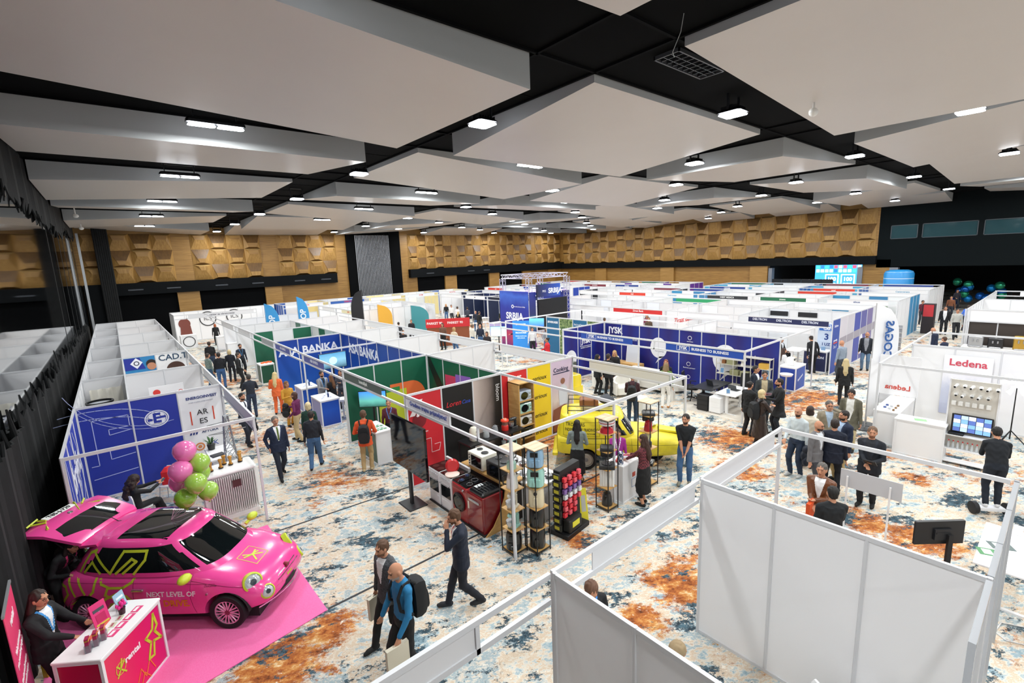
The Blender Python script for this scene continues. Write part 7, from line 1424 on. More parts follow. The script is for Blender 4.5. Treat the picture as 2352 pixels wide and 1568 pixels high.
# ---- stage truss stand
t = thing('truss_stand', (20.3, 22.5, 0), 'aluminium truss stand carrying blue SRBIJA panels', 'stand'); TS = M('#cfcdda', .3, .6)
def truss(p0, p1, w=.13, parent=None, name='truss'):
    b = MB(); p0, p1 = Vector(p0), Vector(p1); d = p1-p0; n = max(2, round(d.length/.3)); dn = d.normalized(); a = dn.cross(Vector((0, 0, 1)) if abs(dn.z) < .9 else Vector((1, 0, 0))).normalized()*w; c = dn.cross(a).normalized()*w; Cn = [a+c, a-c, -a-c, -a+c]
    for q in Cn: b.tube(p0+q, p1+q, .02, .02, 6)
    for k in range(n):
        for j in range(4): A_, B_ = Cn[j], Cn[(j+1) % 4]; b.tube(p0+d*(k/n)+(A_ if k % 2 else B_), p0+d*((k+1)/n)+(B_ if k % 2 else A_), .01, .01, 5)
    b.build(name, TS, parent)
tx0, tx1, ty0, ty1 = 20.35, 23.85, 22.55, 25.2
for x in (tx0, tx1):
    for y in (ty0, ty1): truss((x, y, 0), (x, y, 4.45), .14, t, 'truss_leg')
for z in (4.58,): [truss(a, c, .12, t, 'truss_beam') for a, c in (((tx0, ty0, z), (tx1, ty0, z)), ((tx0, ty1, z), (tx1, ty1, z)), ((tx0, ty0, z), (tx0, ty1, z)), ((tx1, ty0, z), (tx1, ty1, z)))]
b = MB(); b.box(20.12, 20.16, 22.42, 25.3, .0, 3.65); pn = b.build('printed_panel', grad_mat('srbija_print', [(0, '#7a2f7a'), (.22, '#c23a5a'), (.3, '#2c2f8f'), (.7, '#27359c'), (.9, '#3f66c8'), (1, '#2b3fa8')], 2, nz=.3), t); I_ = WM(t).inverted()
txt('SRBIJA', .62, M('#f2f2fa'), t, I_ @ face(20.11, 23.8, 2.0, 0, -1), bold=.03); deco(t, face(20.11, 25.3, 0, 0, -1), [('emblem', [('o', 1.35, 2.65, .12, .05, .01)], '#f2f2fa')]); txt('Privredna komora Srbije', .12, M('#f2f2fa'), t, I_ @ face(20.11, 23.3, 2.65, 0, -1))
b = MB(); b.box(20.2, 20.75, 22.38, 22.41, 0, 3.6); b.build('printed_panel', grad_mat('striped_navy', [(0, '#7a2f7a'), (.3, '#23386f'), (.45, '#3f9ab0'), (.6, '#232c62'), (1, '#25308a')], 2), t)
b = MB(); b.box(20.9, 23.6, 22.3, 22.42, 1.1, 3.1); b.build('led_wall', M('#0c0d11', .3), t)
b = MB(); b.box(20.75, 22.9, 22.25, 22.33, 3.25, 4.05); b.build('banner_board', grad_mat('srb_banner', [(0, '#1a1d38'), (.4, '#22317a'), (1, '#2a55b8')], 0), t); txt('SRBIJA', .45, M('#f2f2fa'), t, I_ @ face(22.4, 22.24, 3.6, 1, 0), bold=.03); txt('PKS', .2, M('#f2f2fa'), t, I_ @ face(21.4, 22.24, 3.6, 1, 0))
b = MB(); b.box(20.15, 23.9, 22.6, 25.2, 3.5, 3.55); b.build('canopy_cloth', M('#cdb6e6'), t); b = MB(); b.box(24.0, 24.04, 22.5, 25.0, 0, 3.5); b.build('printed_panel', M('#2a3a9c'), t); area(t, 1.8, 1.3, 3.4, 1.5, 1.5, 60)
# red wood-sample stand, screens, banners in the crowd
t = thing('sample_stand', (17.3, 27.6, 0), 'red topped stand of sloping brown floor samples', 'stand', math.radians(-35)); b = MB(); b.box(-1.5, 1.5, -.03, .03, 1.3, 1.9); b.build('header_board', M('#c9272c', .5), t, inv=1); b = MB(); b.box(-1.45, 1.45, .0, .1, 0, 1.3); b.build('back_board', M('#8a4a2a'), t, inv=1)
for k in range(6): b = MB(); b.T = Matrix.Translation((-1.2+.48*k, -.05, .3)) @ Matrix.Rotation(-.35, 4, 'X'); b.box(-.21, .21, -.03, 0, 0, .95); b.build('floor_sample', M(['#6a3a22', '#5a2d1c', '#2a2422', '#7a4a2a', '#5d3322', '#332a26'][k]), t, inv=1)
for x in (-.9, .5): txt('PARKET 90', .22, M('#f4e4e2'), t, Matrix.Translation((x, -.035, 1.6)) @ Matrix.Rotation(math.pi/2, 4, 'X'), bold=.03)
tvset((18.0, 22.9, 1.35), 1.0, .6, math.radians(-52), 'teal framed screen with a pale map facing the aisle', scrmat('map_screen', [(0, '#bfe6f4'), (1, '#8fd0ee')], 1.2, nz=.5)); tvset((19.4, 20.9, 1.9), .9, .5, math.radians(-50), 'screen with city skyline behind the blue roll-up', scrmat('skyline_screen', [(0, '#3a5fa0'), (1, '#5fb0ee')], 1.2), False)
t = thing('rollup_banner', (18.3, 21.1, 0), 'tall light blue glowing roll-up banner with white text in the aisle', 'banner', math.radians(-50)); b = MB(); b.box(-.5, .5, -.05, .05, .05, 2.1); b.build('banner_sheet', M('#2f83cf', .4, 0, .35), t, inv=1); b = MB(); b.rbox(-.52, .52, -.12, .12, 0, .05, .01); b.build('banner_base', STL, t, inv=1)
for s, z, q in (('SPARKASSE', 1.9, .12), ('BeLiveChain', 1.4, .13), ('Digitalna transformacija', 1.2, .07), ('malih preduzeća', 1.08, .07)): txt(s, q, M('#e9f4fd', .5, 0, .5), t, Matrix.Translation((0, -.055, z)) @ Matrix.Rotation(math.pi/2, 4, 'X'), bold=.02)
t = counter(16.4, 15.5, 1.1, .6, 1.0, 0, 'green branded counter beside the red blazer woman', M('#1f8a4a'), M('#1f8a4a')); txt('BeLiveChain', .1, M('#e6f4ea'), t, Matrix.Translation((.55, -.01, .6)) @ Matrix.Rotation(math.pi/2, 4, 'X'))
# far aisle tables for the crowd
for k, (x, y) in enumerate(((24.5, 33.5), (22.6, 31.0), (23.9, 28.9), (25.0, 36.2), (26.2, 31.8), (21.6, 33.6))): desk(x-.6, x+.6, y-.35, y+.35, '#eeeef2', 'white meeting table in the far crowd, %s' % ['in the middle row', 'near the lilac counter', 'nearest the truss stand', 'farthest towards the navy block', 'right of the middle row', 'left, near the M logo wall'][k])
counter(21.8, 28.2, 1.3, .6, 1.0, 0, 'lilac lit counter in the crowd left of the truss stand', M('#cfc2ea'), M('#b9aee0')); block('violet_seat', (23.0, 27.0, 0), 1.0, .6, .45, 0, M('#3b2a7a', .8), 'dark violet bench beside the lilac counter', 'bench', None, .05)
counter(3.45, 43.2, 1.0, .6, 1.0, 0, 'white counter with ring logo in front of the far left booth', M('#e6e6e8'), M('#dcdcde')); deco(bpy.data.objects['display_counter.%03d' % (len([o for o in bpy.data.objects if o.name.startswith('display_counter')])-1)], face(3.45, 43.18, 0, 1, 0), [('ring_logo', [('o', .5, .5, .4, .05, .01)], '#1a1a1e')])
counter(5.35, 40.0, .6, .5, 1.0, 0, 'small white counter in the far left aisle', M('#ececee'), M('#e2e2e4')); counter(5.3, 35.6, .6, .8, 1.0, 0, 'white counter with papers in the left aisle', M('#ececee'), M('#e2e2e4'))
# feather flags
def feather(p, h, w, rz, m, label, text=None, tc='#ffffff', mirror=False, ts=.3, up_=.55):
    t = thing('feather_flag', p, label, 'flag', rz); b = MB(); b.tube((0, 0, 0), (0, 0, h), .018, .01, 8); b.build('pole', M('#2a2c30', .4), t, inv=1); n = 16; L_ = []
    for k in range(n+1):
        f_ = k/n; z = h*(.18+.82*f_); ww = w*(1-.0*f_) if f_ < .6 else w*math.sqrt(max(0, 1-((f_-.6)/.4)**2)); L_.append((max(ww, .02), z))
    V = []
    for q in (0, .012): V += [(0.02, q-.006, z) for _, z in L_]+[(x, q-.006+.04*math.sin(z*3)*x, z) for x, z in L_]
    F = []; m_ = n+1
    for k in range(n): F += [(k, k+1, m_+k+1, m_+k), (2*m_+k, 3*m_+k, 3*m_+k+1, 2*m_+k+1), (m_+k, m_+k+1, 3*m_+k+1, 3*m_+k), (k, 2*m_+k, 2*m_+k+1, k+1)]
    F += [(0, m_, 3*m_, 2*m_), (n, 2*m_+n, 3*m_+n, m_+n)]
    b.add(V, F); b.build('flag_cloth', m, t, inv=1, smooth=True)
    if text: txt(text, ts, M(tc), t, Matrix.Translation((w*.5, -.07, h*up_)) @ Matrix.Rotation(math.pi/2, 4, 'X') @ Matrix.Rotation(math.pi/2, 4, 'Z') @ (Matrix.Diagonal((1, -1, 1, 1)) if mirror else Matrix.Identity(4)), bold=.03)
    b = MB(); b.lathe([(.001, 0), (.25, 0), (.25, .03), (.03, .06)], n=16); b.build('base', M('#2a2c30', .5), t, inv=1)
FW = M('#eeeef0', .6)
feather((18.1, 3.95, 0), 3.95, .85, math.radians(-38), FW, 'tall white feather flag with blue letters seen from behind', 'ECOGAS', '#2b5a9c', True, .36, .68)
p = at(1985, 985); feather((p.x, p.y, 0), 2.3, .35, math.radians(-40), FW, 'low white feather flag at the Ledena booth corner', None)
for a in ((7.3, 33.5, 3.55, .8, 'left blue feather flag with white SHOP letters'), (9.5, 34.2, 3.8, .7, 'right blue feather flag with white SHOP letters')): feather((a[0], a[1], 0), a[2], a[3], math.radians(-25), M('#3f9ad6', .5), a[4], 'E SHOP', '#e9f4fb', False, .5)
feather((12.9, 31.2, 0), 4.1, .8, math.radians(-30)+math.pi, M('#17161a', .5), 'black feather flag with small red lettering near the white block', 'Natron', '#a33a4a', False, .25)
feather((17.0, 32.2, 0), 2.6, 1.3, math.radians(-25), M('#3f8f96', .5), 'short wide teal patterned feather flag near the white block', None); feather((14.4, 32.3, 0), 2.9, 1.0, math.radians(-25), M('#e3aa3a', .5), 'short orange and photo printed flag near the black flag', None)
# ---- right hand booths: Ledena
t = thing('hanging_poster', (19.8, 1.8, 0), 'Ledena poster with grey mountain print on the white wall', 'poster'); b = MB(); b.box(19.79, 19.8, 1.35, 2.45, .35, 2.25); b.build('poster_sheet', grad_mat('mountain_print', [(0, '#aeb4cc'), (.4, '#c3c8da'), (.6, '#e9e9f0'), (1, '#f2f2f4')], 2, nz=.5), t); txt('Ledena', .3, M('#cf4a5e'), t, Matrix.Translation((-19.8, -1.8, 0)) @ face(19.785, 1.9, 2.02, 0, -1), bold=.02)
t = thing('fabric_banner', (18.4, 3.2, 0), 'translucent hanging fabric banner with mirrored red Ledena word', 'banner'); b = MB(); b.loft([[(17.95+.0*k, 3.25-.05*k, z) for k in (0, 1)]+[(18.75, 2.35, z), (18.74, 2.33, z)] for z in (1.25, 2.9)]) if 0 else b.box(18.2, 18.22, 2.75, 3.75, 1.1, 2.35); b.build('banner_cloth', M('#ececee', .7), t)
tt = txt('Ledena', .22, M('#cf4a3e'), t, Matrix.Translation((-18.4, -3.2, 0)) @ face(18.195, 3.25, 1.35, 0, -1) @ Matrix.Diagonal((-1, 1, 1, 1)), bold=.02); b = MB(); b.tube((18.21, 3.7, 0), (18.21, 3.7, 1.15), .012, .012, 6); b.tube((18.21, 2.8, 0), (18.21, 2.8, 1.15), .012, .012, 6); b.build('banner_leg', STL, t)
c3 = counter(16.1, 1.82, .45, 1.02, 1.0, 0, 'white wooden counter with papers nearest the security camera stand', M('#ececed'), M('#ececed')); c4 = counter(16.6, 2.88, 1.9, .55, 1.0, 0, 'long white counter of the Ledena booth covered with small parts', M('#e9e9ea'), M('#e9e9ea'))
for k in range(3): sheet('paper', on(c3, .2, .25+.28*k, 1.0), .2, .26, .3*k, ['#f6f6f6', '#8fc48a', '#e9edf2'][k], ['white', 'green', 'pale blue'][k]+' paper on the white wooden counter', 'paper')
rg = random.Random(4)
for k in range(7): block('metal_part', on(c4, .15+.09*k, .15+.12*(k % 3), 1.0), .07, .05, .05, k, M(['#8a6a4a', '#b9bcc0', '#4a5a8a'][k % 3], .3, .5), 'small metal part at the left end of the long white counter', 'part', 'small parts on the long white counter', .01)
for k in range(3): sheet('paper', on(c4, 1.0+.3*k, .25, 1.0), .2, .28, .2*k, '#f7f7f7', 'white leaflet on the right half of the long white counter', 'paper', 'leaflets on the long white counter')
# security camera display
t = thing('camera_display_stand', (16.5, 1.4, 0), 'white perforated display stand of security cameras with a monitor wall', 'display stand'); b = MB(); b.box(16.42, 16.46, .93, 1.85, .35, 2.22); b.build('pegboard', M('#d9d4ca', .6), t)
for y in (.93, 1.85): b = MB(); b.box(16.38, 16.5, y-.015, y+.015, 0, 2.24); b.build('side_post', M('#e4e4e6', .4), t)
for z in (.08, .42, .8): b = MB(); b.box(16.15, 16.45, .95, 1.83, z-.02, z); b.build('shelf_board', M('#e9e9ea'), t)
I_ = WM(t).inverted()
for r, (z, nn_) in enumerate(((2.08, 6), (1.84, 5))):
    for k in range(nn_):
        y = 1.72-.15*k; b = MB()
        if (k+r) % 2: b.ell((16.36, y, z), (.05, .045, .04), 12, 8, 0); b.ell((16.33, y, z-.02), (.03, .028, .028), 10, 7, 1)
        else: b.tube((16.41, y, z), (16.25, y+.03, z-.03), .032, .032, 12, 0); b.tube((16.252, y+.03, z-.03), (16.245, y+.032, z-.031), .024, .024, 12, 1)
        b.tube((16.42, y, z), (16.38, y, z), .04, .04, 12, 0); b.build('security_camera', [M('#ededec', .35), M('#17181a', .1)], t, smooth=True)
for k in range(6): b = MB(); b.rbox(16.36, 16.42, 1.05+.13*k, 1.14+.13*k, 1.55, 1.66, .01); b.build('wall_sensor', M('#e3e2de', .4), t)
rg = random.Random(6); b = MB(); b.rbox(16.3, 16.36, .97, 1.74, .86, 1.34, .006); tvv = b.build('monitor', M('#121316', .3), t); b = MB()
for i in range(5):
    for j in range(4): b.box(16.292, 16.3, 1.0+.142*i, 1.13+.142*i, .89+.108*j, .99+.108*j, rg.randrange(4))
b.build('camera_feeds', [M(h, .4, 0, 1.0) for h in ('#6f9ad0', '#9fb6d6', '#4a5f9c', '#c9d3e6')], tvv)
for k in range(9): 
    b = MB(); y = 1.74-.09*k; b.lathe([(.001, .42), (.028, .42), (.028, .54), (.012, .58), (.012, .6)], (16.27, y, 0), 12, 0); b.lathe([(.015, .6), (.015, .63), (.001, .63)], (16.27, y, 0), 10, 1); solo(b.build('spray_bottle', [M('#d3d8da', .1, 0, 0, alpha=.75), M('#d23a3a', .4)], smooth=True), 'clear bottle with red cap on the lower shelf of the camera stand', 'bottle', 'red capped bottles on the camera stand')
block('black_device', (16.28, 1.62, .8), .2, .3, .05, 0, M('#17181a'), 'black recorder box on the camera stand shelf', 'device')
t = thing('light_tripod', (18.4, .75, 0), 'black tripod with glowing white star shaped lamp', 'lamp'); b = MB()
for k in range(3): a = k*2.094+.4; b.tube((0, 0, .55), (.5*math.cos(a), .5*math.sin(a), 0), .014, .014, 6)
b.tube((0, 0, .3), (0, 0, 1.75), .016, .012, 8); b.build('tripod', BLACK, t, inv=1); b = MB(); gl = M('#e6e9ff', .4, 0, 4.0)
for a in (0.2, .9, 1.7, 2.5, 3.4, 4.1, 5.2): b.loft([[(.0, -.03, 1.85), (.0, .03, 1.85), (.02, 0, 1.87)], [(.0, .3*math.cos(a)-.06*math.sin(a), 1.85+.3*math.sin(a)+.06*math.cos(a)), (0, .32*math.cos(a)+.06*math.sin(a), 1.85+.32*math.sin(a)-.06*math.cos(a)), (.02, .3*math.cos(a), 1.85+.3*math.sin(a))]])
b.build('lamp_head', gl, t, inv=1)
# monitor, desk and boxes at the right edge
t = thing('monitor', (9.3, .98, 0), 'black monitor seen from behind on a floor pole beside the white wall', 'monitor', math.atan2(-.49, .57)); b = MB(); b.rbox(-.38, .38, -.03, .02, 1.12, 1.5, .01); b.build('casing', M('#15161a', .4), t, inv=1); b = MB(); b.box(-.1, .16, -.06, -.03, 1.2, 1.38); b.box(-.08, .14, -.065, -.06, 1.3, 1.33); b.build('back_cover', M('#1d1e22', .5), t, inv=1); b = MB(); b.box(.08, .15, -.1, -.06, 0.02, 1.3); b.build('pole', M('#121316'), t, inv=1); b = MB(); b.rbox(-.15, .4, -.3, .2, 0, .02, .005); b.build('base', M('#121316'), t, inv=1)
t = desk(9.8, 11.45, -.05, .6, '#f3f3f4', 'white desk with leaflets behind the near right booth corner'); 
sheet('magazine', (10.3, .45, .75), .22, .3, .4, '#4f8f5a', 'green and white magazine on the near right white desk', 'magazine', None, '#e6eee8'); sheet('magazine', (10.65, .35, .75), .22, .3, .5, '#5a6a68', 'dark magazine on the near right white desk', 'magazine', None, '#cfd8d4'); sheet('paper', (10.95, .42, .75), .22, .3, .2, '#f4f4f4', 'open white brochure on the near right white desk', 'paper')
block('paper_box', (11.3, .2, .75), .12, .12, .14, 0, M('#f2f2f2'), 'small white box at the end of the near right white desk', 'box')
t = thing('cardboard_box', (9.6, -.55, 0), 'open cardboard box with red things behind the booth corner', 'box', .3); b = MB(); b.box(-.3, .3, -.25, -.24, 0, .35); b.box(-.3, .3, .24, .25, 0, .35); b.box(-.3, -.29, -.25, .25, 0, .35); b.box(.29, .3, -.25, .25, 0, .35); b.box(-.3, .3, -.25, .25, 0, .01); b.build('box_body', M('#b98f5f', .8), t, inv=1); b = MB(); b.T = Matrix.Translation((0, .25, .35)) @ Matrix.Rotation(.5, 4, 'X'); b.box(-.3, .3, 0, .2, 0, .006); b.build('flap', M('#c79d6c', .8), t, inv=1); b = MB(); b.ell((0, 0, .2), (.22, .18, .1), 12, 7); b.build('red_contents', M('#b3202c', .6), t, inv=1, smooth=True)
for k in range(4): block('white_carton', (13.9+.1*(k % 2), -.05-.02*k, .36*k), .42, .42, .35, .05*k, M('#e9e9ea'), 'white carton in the stack at the right edge, %s' % ['at the floor', 'second up', 'third up', 'topmost'][k], 'box', None, .008)
for k, (x, y, a) in enumerate(((5.78, 1.1, 20), (5.3, 1.45, 60), (4.8, 1.0, 200))): chair((x, y, 0), math.radians(a), 'white plastic chair in the near booth, %s' % ['closest to the large white wall', 'second from the large white wall', 'at the bottom edge of the photo'][k], '#f1f1f2', '#e4e4e6', group=None)
t = thing('table', (5.0, 1.2, 0), 'white table corner at the bottom edge between the white chairs', 'table'); 
b = MB(); b.rbox(-.3, .3, -.3, .3, .7, .73, .01); b.build('table_top', M('#f2f2f2'), t, inv=1); b = MB(); b.tube((0, 0, 0), (0, 0, .7), .03, .03, 8); b.build('column', STL, t, inv=1)
t = thing('sign_stand', (10.93, 2.25, 0), 'blank grey sign board on two thin white posts', 'sign', 0); b = MB(); b.box(10.96, 10.975, 1.72, 2.73, .87, 1.24); b.build('sign_board', M('#c3c5c9', .5), t)
for y in (2.6, 1.9): b = MB(); b.box(10.915, 10.945, y-.015, y+.015, 0, 1.12); b.build('post', M('#e9e9ea'), t)
t = thing('self_balancing_scooter', (13.62, .68, 0), 'white and black self-balancing scooter under the man in the black t-shirt', 'scooter', math.radians(-52)); b = MB(); b.rbox(-.24, .24, -.08, .08, .1, .17, .02); b.build('footboard', M('#e6e6e8', .3), t, inv=1)
for s in (-1, 1): b = MB(); b.T = Matrix.Translation((s*.3, 0, .13)) @ Matrix.Rotation(math.pi/2, 4, 'Y'); b.lathe([(.09, -.05), (.13, -.04), (.13, .04), (.09, .05)], n=24); b.build('wheel', M('#141416', .6), t, inv=1, smooth=True)
# coffee booth goods
for k, (x, y, h, c, l) in enumerate(((30.3, 2.75, .5, '#b9bcc0', 'steel espresso machine on the coffee table'), (30.4, 2.1, .45, '#2a2b2e', 'black espresso machine on the coffee table'), (30.4, 1.3, .6, '#c9a24a', 'golden drum machine on the coffee table'))):
    t = thing('coffee_machine', (x, y, .9), l, 'coffee machine'); m = M(c, .25, .7 if k != 1 else .2); b = MB(); b.rbox(-.2, .2, -.25, .25, .02, h, .03); b.build('casing', m, t, inv=1); b = MB(); b.rbox(-.3, -.2, -.2, .2, 0, .06, .01); b.build('drip_tray', STL, t, inv=1); b = MB(); b.tube((-.24, -.08, h*.5), (-.24, -.08, h*.75), .03, .03, 10); b.tube((-.24, .08, h*.5), (-.24, .08, h*.75), .03, .03, 10); b.build('brew_head', STL, t, inv=1)
t = thing('table', (30.4, 1.9, 0), 'white coffee table in front of the coffee photo wall', 'table'); b = MB(); b.rbox(-.4, .4, -1.2, 1.3, .86, .9, .01); b.build('table_top', M('#e9e9ea'), t, inv=1); b = MB(); b.box(-.35, .35, -1.15, 1.25, 0, .86); b.build('table_body', M('#d9d9db'), t, inv=1)
# lobby: balloon cluster, can, led wall, poster
rg = random.Random(9)
for k, (cx, cy, cz, n_) in enumerate(((55.5, 6.3, 1.6, 9), (55.5, 4.3, 1.4, 7), (55.2, 5.1, .6, 5))):
    for q in range(n_):
        b = MB(); a = rg.random()*6.28; z = cz+(q/n_-.5)*1.8; b.ell((cx+.3*math.cos(a), cy+.45*math.cos(a*2), z), (.32, .32, .34), 12, 8); tag(b.build('foil_balloon', M(rg.choice(['#1c5fb0', '#1a7fc4', '#123f8f', '#2a8f6a']), .12, .7), smooth=True), 'shiny foil balloon in the %s lobby column' % ['left', 'right', 'middle'][k], 'balloon', 'foil balloons of the %s lobby column' % ['left', 'right', 'middle'][k])
b = MB(); b.lathe([(.9, 0), (1.0, .1), (1.0, 3.3), (.9, 3.5), (.6, 3.6), (.001, 3.6)], (50, 9.6, 0), 26, 0); b.lathe([(1.005, 2.9), (.93, 3.45)], (50, 9.6, 0), 26, 1); t = b.build('inflatable_can', [M('#2f8fd0', .3), M('#e6eef4', .3)], smooth=True); solo(t, 'giant blue inflatable drink can with white round label near the dark opening', 'inflatable')
deco(t, Matrix.Translation((-50, -9.6, 0)) @ face(48.98, 9.6, 0, 0, -1), [('round_label', [('d', 0, 2.0, .7, .02)], '#eaf1f6')])
t = thing('led_wall', (47, 14, 0), 'row of black LED wall panels above the far booths', 'screen'); 
for k in range(6): b = MB(); b.rbox(48.9, 49.05, 14.0+.85*k, 14.82+.85*k, 1.9, 2.85, .01); b.build('led_module', M('#0d0f13', .4), t)
for k in range(2): b = MB(); b.box(49.05, 49.15, 14.5+4.5*k, 14.6+4.5*k, 0, 2.8); b.build('support_post', BLACK, t)
t = thing('poster_column', (39.5, 5.9, 0), 'red and black poster column beside the white tower of the outer island', 'poster'); b = MB(); b.rbox(39.4, 39.9, 5.6, 6.2, 0, 1.9, .01); b.build('column_body', M('#2a2024'), t); b = MB(); b.box(39.39, 39.4, 5.65, 6.15, 1.1, 1.85); b.build('red_print', M('#c9343a'), t)
counter(33.3, 7.0, 1.2, .6, 1.0, 0, 'white counter with plants beside the green hedge booth', M('#e6e6e8'), M('#e6e6e8')); 
b = MB(); rg = random.Random(12)
for k in range(60): b.ell((35.6+rg.random()*1.6, 7.6+rg.random()*.4, .9+rg.random()*1.0), (.22, .14, .2), 7, 5)
tag(b.build('hedge', M('#3f6f33', .8)), 'green leafy hedge backdrop in the far right booth', 'plant', None, 'stuff')
t = thing('brochure_rack', (32.2, 6.0, 0), 'grey tiered brochure rack beside the bearded scarf man', 'rack'); b = MB(); b.box(-.03, .03, -.2, .2, 0, 1.4); b.build('rack_back', M('#9a9ca0', .4), t, inv=1)
for k in range(5): b = MB(); b.T = Matrix.Translation((-.03, 0, .2+.25*k)) @ Matrix.Rotation(.5, 4, 'Y'); b.box(-.14, 0, -.2, .2, 0, .02); b.build('tray', M('#c9cbcf', .3), t, inv=1)
# floor cables
for k, (a, c, l) in enumerate((((2.05, 7.64), (13.4, 7.70), 'long black floor cable running from the pink carpet under the appliance booth'), ((-.2, 11.0), (11.3, 10.3), 'thin dark floor cable crossing the aisle by the orange jacket man'), (tuple(at(1852, 874))[:2], tuple(at(2012, 893))[:2], 'dark floor cable along the right aisle'))):
    b = MB(); a, c = Vector((*a, .003)), Vector((*c, .003)); b.box(-.5, .5, -.5, .5, 0, 1) if 0 else None; d = c-a; q = Vector((-d.y, d.x, 0)).normalized()*.02; b.prism([tuple((a+q))[:2], tuple((a-q))[:2], tuple((c-q))[:2], tuple((c+q))[:2]], 0, .008); tag(b.build('floor_cable', M('#22252a', .6)), l, 'cable')
b = MB(); pts = [at(2352, 1440, .01), at(2300, 1430, .01), at(2285, 1450, .01), at(2310, 1470, .01), at(2352, 1480, .01)]; b.path(pts, .008, 6); tag(b.build('white_cable', M('#d9dadc', .4)), 'looped white cable on the carpet at the lower right edge', 'cable')
# ================================================================== THE PEOPLE
def PP(where, a, label, **k):
    "where: ('f',px,py) feet on the floor or ('h',px,py) top of the head, both photo pixels; a: heading in the picture"
    kind, px, py = where[:3]; h = k.get('h', 1.75); p = at(px, py) if kind == 'f' else at_head(px, py, h)
    p = Vector((p.x, p.y, 0))
    return person(p, yaw_img(p, a), label, **k)
NV, BK, CH, JN = '#1b2233', '#101114', '#2c2e33', '#3f5f86'
step = dict(lf=(.09, .26), rf=(-.09, -.22, .05)); stroll = dict(lf=(.1, .16), rf=(-.1, -.14)); hf = .009
PP(('f', 1066, 1392), -95, 'man in navy suit and red tie walking with hand at his chin', h=1.8, vox=hf, top=NV, legs='#181b26', jacket=True, shirt='#e9e6e2', tie='#c23a2c', lh=(.24, -.05, .86), rh=(-.05, .2, 1.42), nod=.3, shoes='#2b2c30', hc='#5a3d28', beard='#6d4c34', lf=(.08, .24), rf=(-.1, -.28, .08), hair='short')
PP(('h', 917, 1288), -115, 'bald man in bright blue jumper with a black backpack', h=1.82, vox=hf, top='#2477a8', legs=BK, hair='bald', beard='#a59c96', bag='backpack', lh=(.28, .18, .86), rh=(-.25, .2, .9), hold=('l', 'tote', '#d9d2be'), nod=.2, **stroll)
PP(('h', 881, 1240), -125, 'man in grey tweed blazer and open white shirt walking', h=1.74, vox=hf, top=cloth_mat('tweed', '#3c3d40', '#55575b', 60), legs='#121316', jacket=True, shirt='#efeeee', hc='#5b3f2c', beard='#7a5840', nod=.1, rh=(-.25, .2, .9), hold=('r', 'tote', '#d9d2be'), **step)
PP(('f', 648, 1095), 165, 'older man in navy suit with a green tie walking forward', h=1.78, vox=hf, top='#17233c', legs='#151b2a', jacket=True, shirt='#eef0f2', tie='#5d7034', hc='#6b6660', fat=1.12, lh=(.24, .02, .92), **step)
PP(('f', 728, 1076), 12, 'man in dark jumper and blue jeans walking away', h=1.74, vox=hf, top='#1f232c', legs='#41648c', hc='#2a221e', fat=1.15, lanyard='#3f7fc0', **step)
PP(('f', 846, 1080), 8, 'man in orange hooded jacket with black backpack and beige trousers', h=1.78, vox=hf, top='#e4592a', legs='#b59a6c', bag='backpack', hc='#5a3f2b', shoes='#c9b48c', lh=(.2, .25, 1.05), rh=(-.2, .25, 1.05), jacket=True)
PP(('h', 706, 925), 20, 'blonde woman in dark green behind the man in jeans', h=1.68, top='#1c3f33', legs='#20242c', hair='bob', hc='#d9c69a')
PP(('f', 690, 1012), -60, 'woman in purple blouse and beige trousers holding a black coat', h=1.7, vox=hf, top='#6a1f4f', legs='#cbb182', hair='bob', hc='#4a2d22', lh=(.1, .32, 1.2), rh=(-.28, .1, .98), hold=('r', 'coat', '#15161a'), **stroll)
PP(('h', 656, 876), 150, 'woman in mustard suit talking to the woman in purple', h=1.7, top='#c9922e', legs='#c9922e', hair='bob', hc='#7a5230', lh=(.1, .3, 1.2))
PP(('f', 642, 950), 15, 'blonde woman in an orange trouser suit seen from behind', h=1.72, top='#f0713a', legs='#f0713a', hair='long', hc='#dcc48c', jacket=True, rh=(-.15, .25, 1.05))
PP(('h', 737, 853), 150, 'man in light grey suit with blue lanyard at the bank counters', h=1.72, top='#9b9ca0', legs='#9b9ca0', jacket=True, shirt='#22252c', lanyard='#3f8fd0', hc='#2a201a', beard='#2a201a', lh=(.1, .35, 1.1))
PP(('h', 760, 862), -40, 'woman with long brown hair in black at the bank counters', h=1.56, top=BK, legs=BK, hair='long', hc='#6b4527', lh=(.1, .35, 1.15))
PP(('h', 781, 850), 200, 'woman with dark hair in grey behind the bank counters', h=1.62, top='#50535c', legs='#3a3c44', hair='long', hc='#3a2620', lh=(.05, .2, 1.2), rh=(-.05, .2, 1.2))
PP(('f', 570, 1022), 140, 'man in navy suit carrying a black coat near the left aisle', h=1.8, vox=hf, top='#1a2338', legs='#161b29', jacket=True, shirt='#eff1f3', tie='#22283a', hc='#15110f', beard='#241a15', lh=(.1, .33, 1.12), hold=('l', 'coat', '#131418'), **stroll)
PP(('h', 570, 860), -5, 'man in dark blue hooded top seen from behind', h=1.76, top='#252c38', legs='#2d3b52', hc='#3d3833', lh=(.1, .3, 1.2), rh=(-.1, .3, 1.2), hood=True)
PP(('f', 556, 892), 100, 'man in black suit and white shirt looking right', h=1.8, top='#17181b', legs='#131417', jacket='open', shirt='#eeeeee', hc='#3c332c', lh=(.26, .2, .95))
PP(('f', 513, 892), 5, 'man in black bomber jacket and blue jeans from behind', h=1.82, top='#14171e', legs='#3d6090', hc='#2a221d', fat=1.12)
PP(('f', 536, 876), 10, 'blonde woman in black beside the bomber jacket man', h=1.7, top='#161a24', legs='#1a1e29', hair='bob', hc='#d0ba8c')
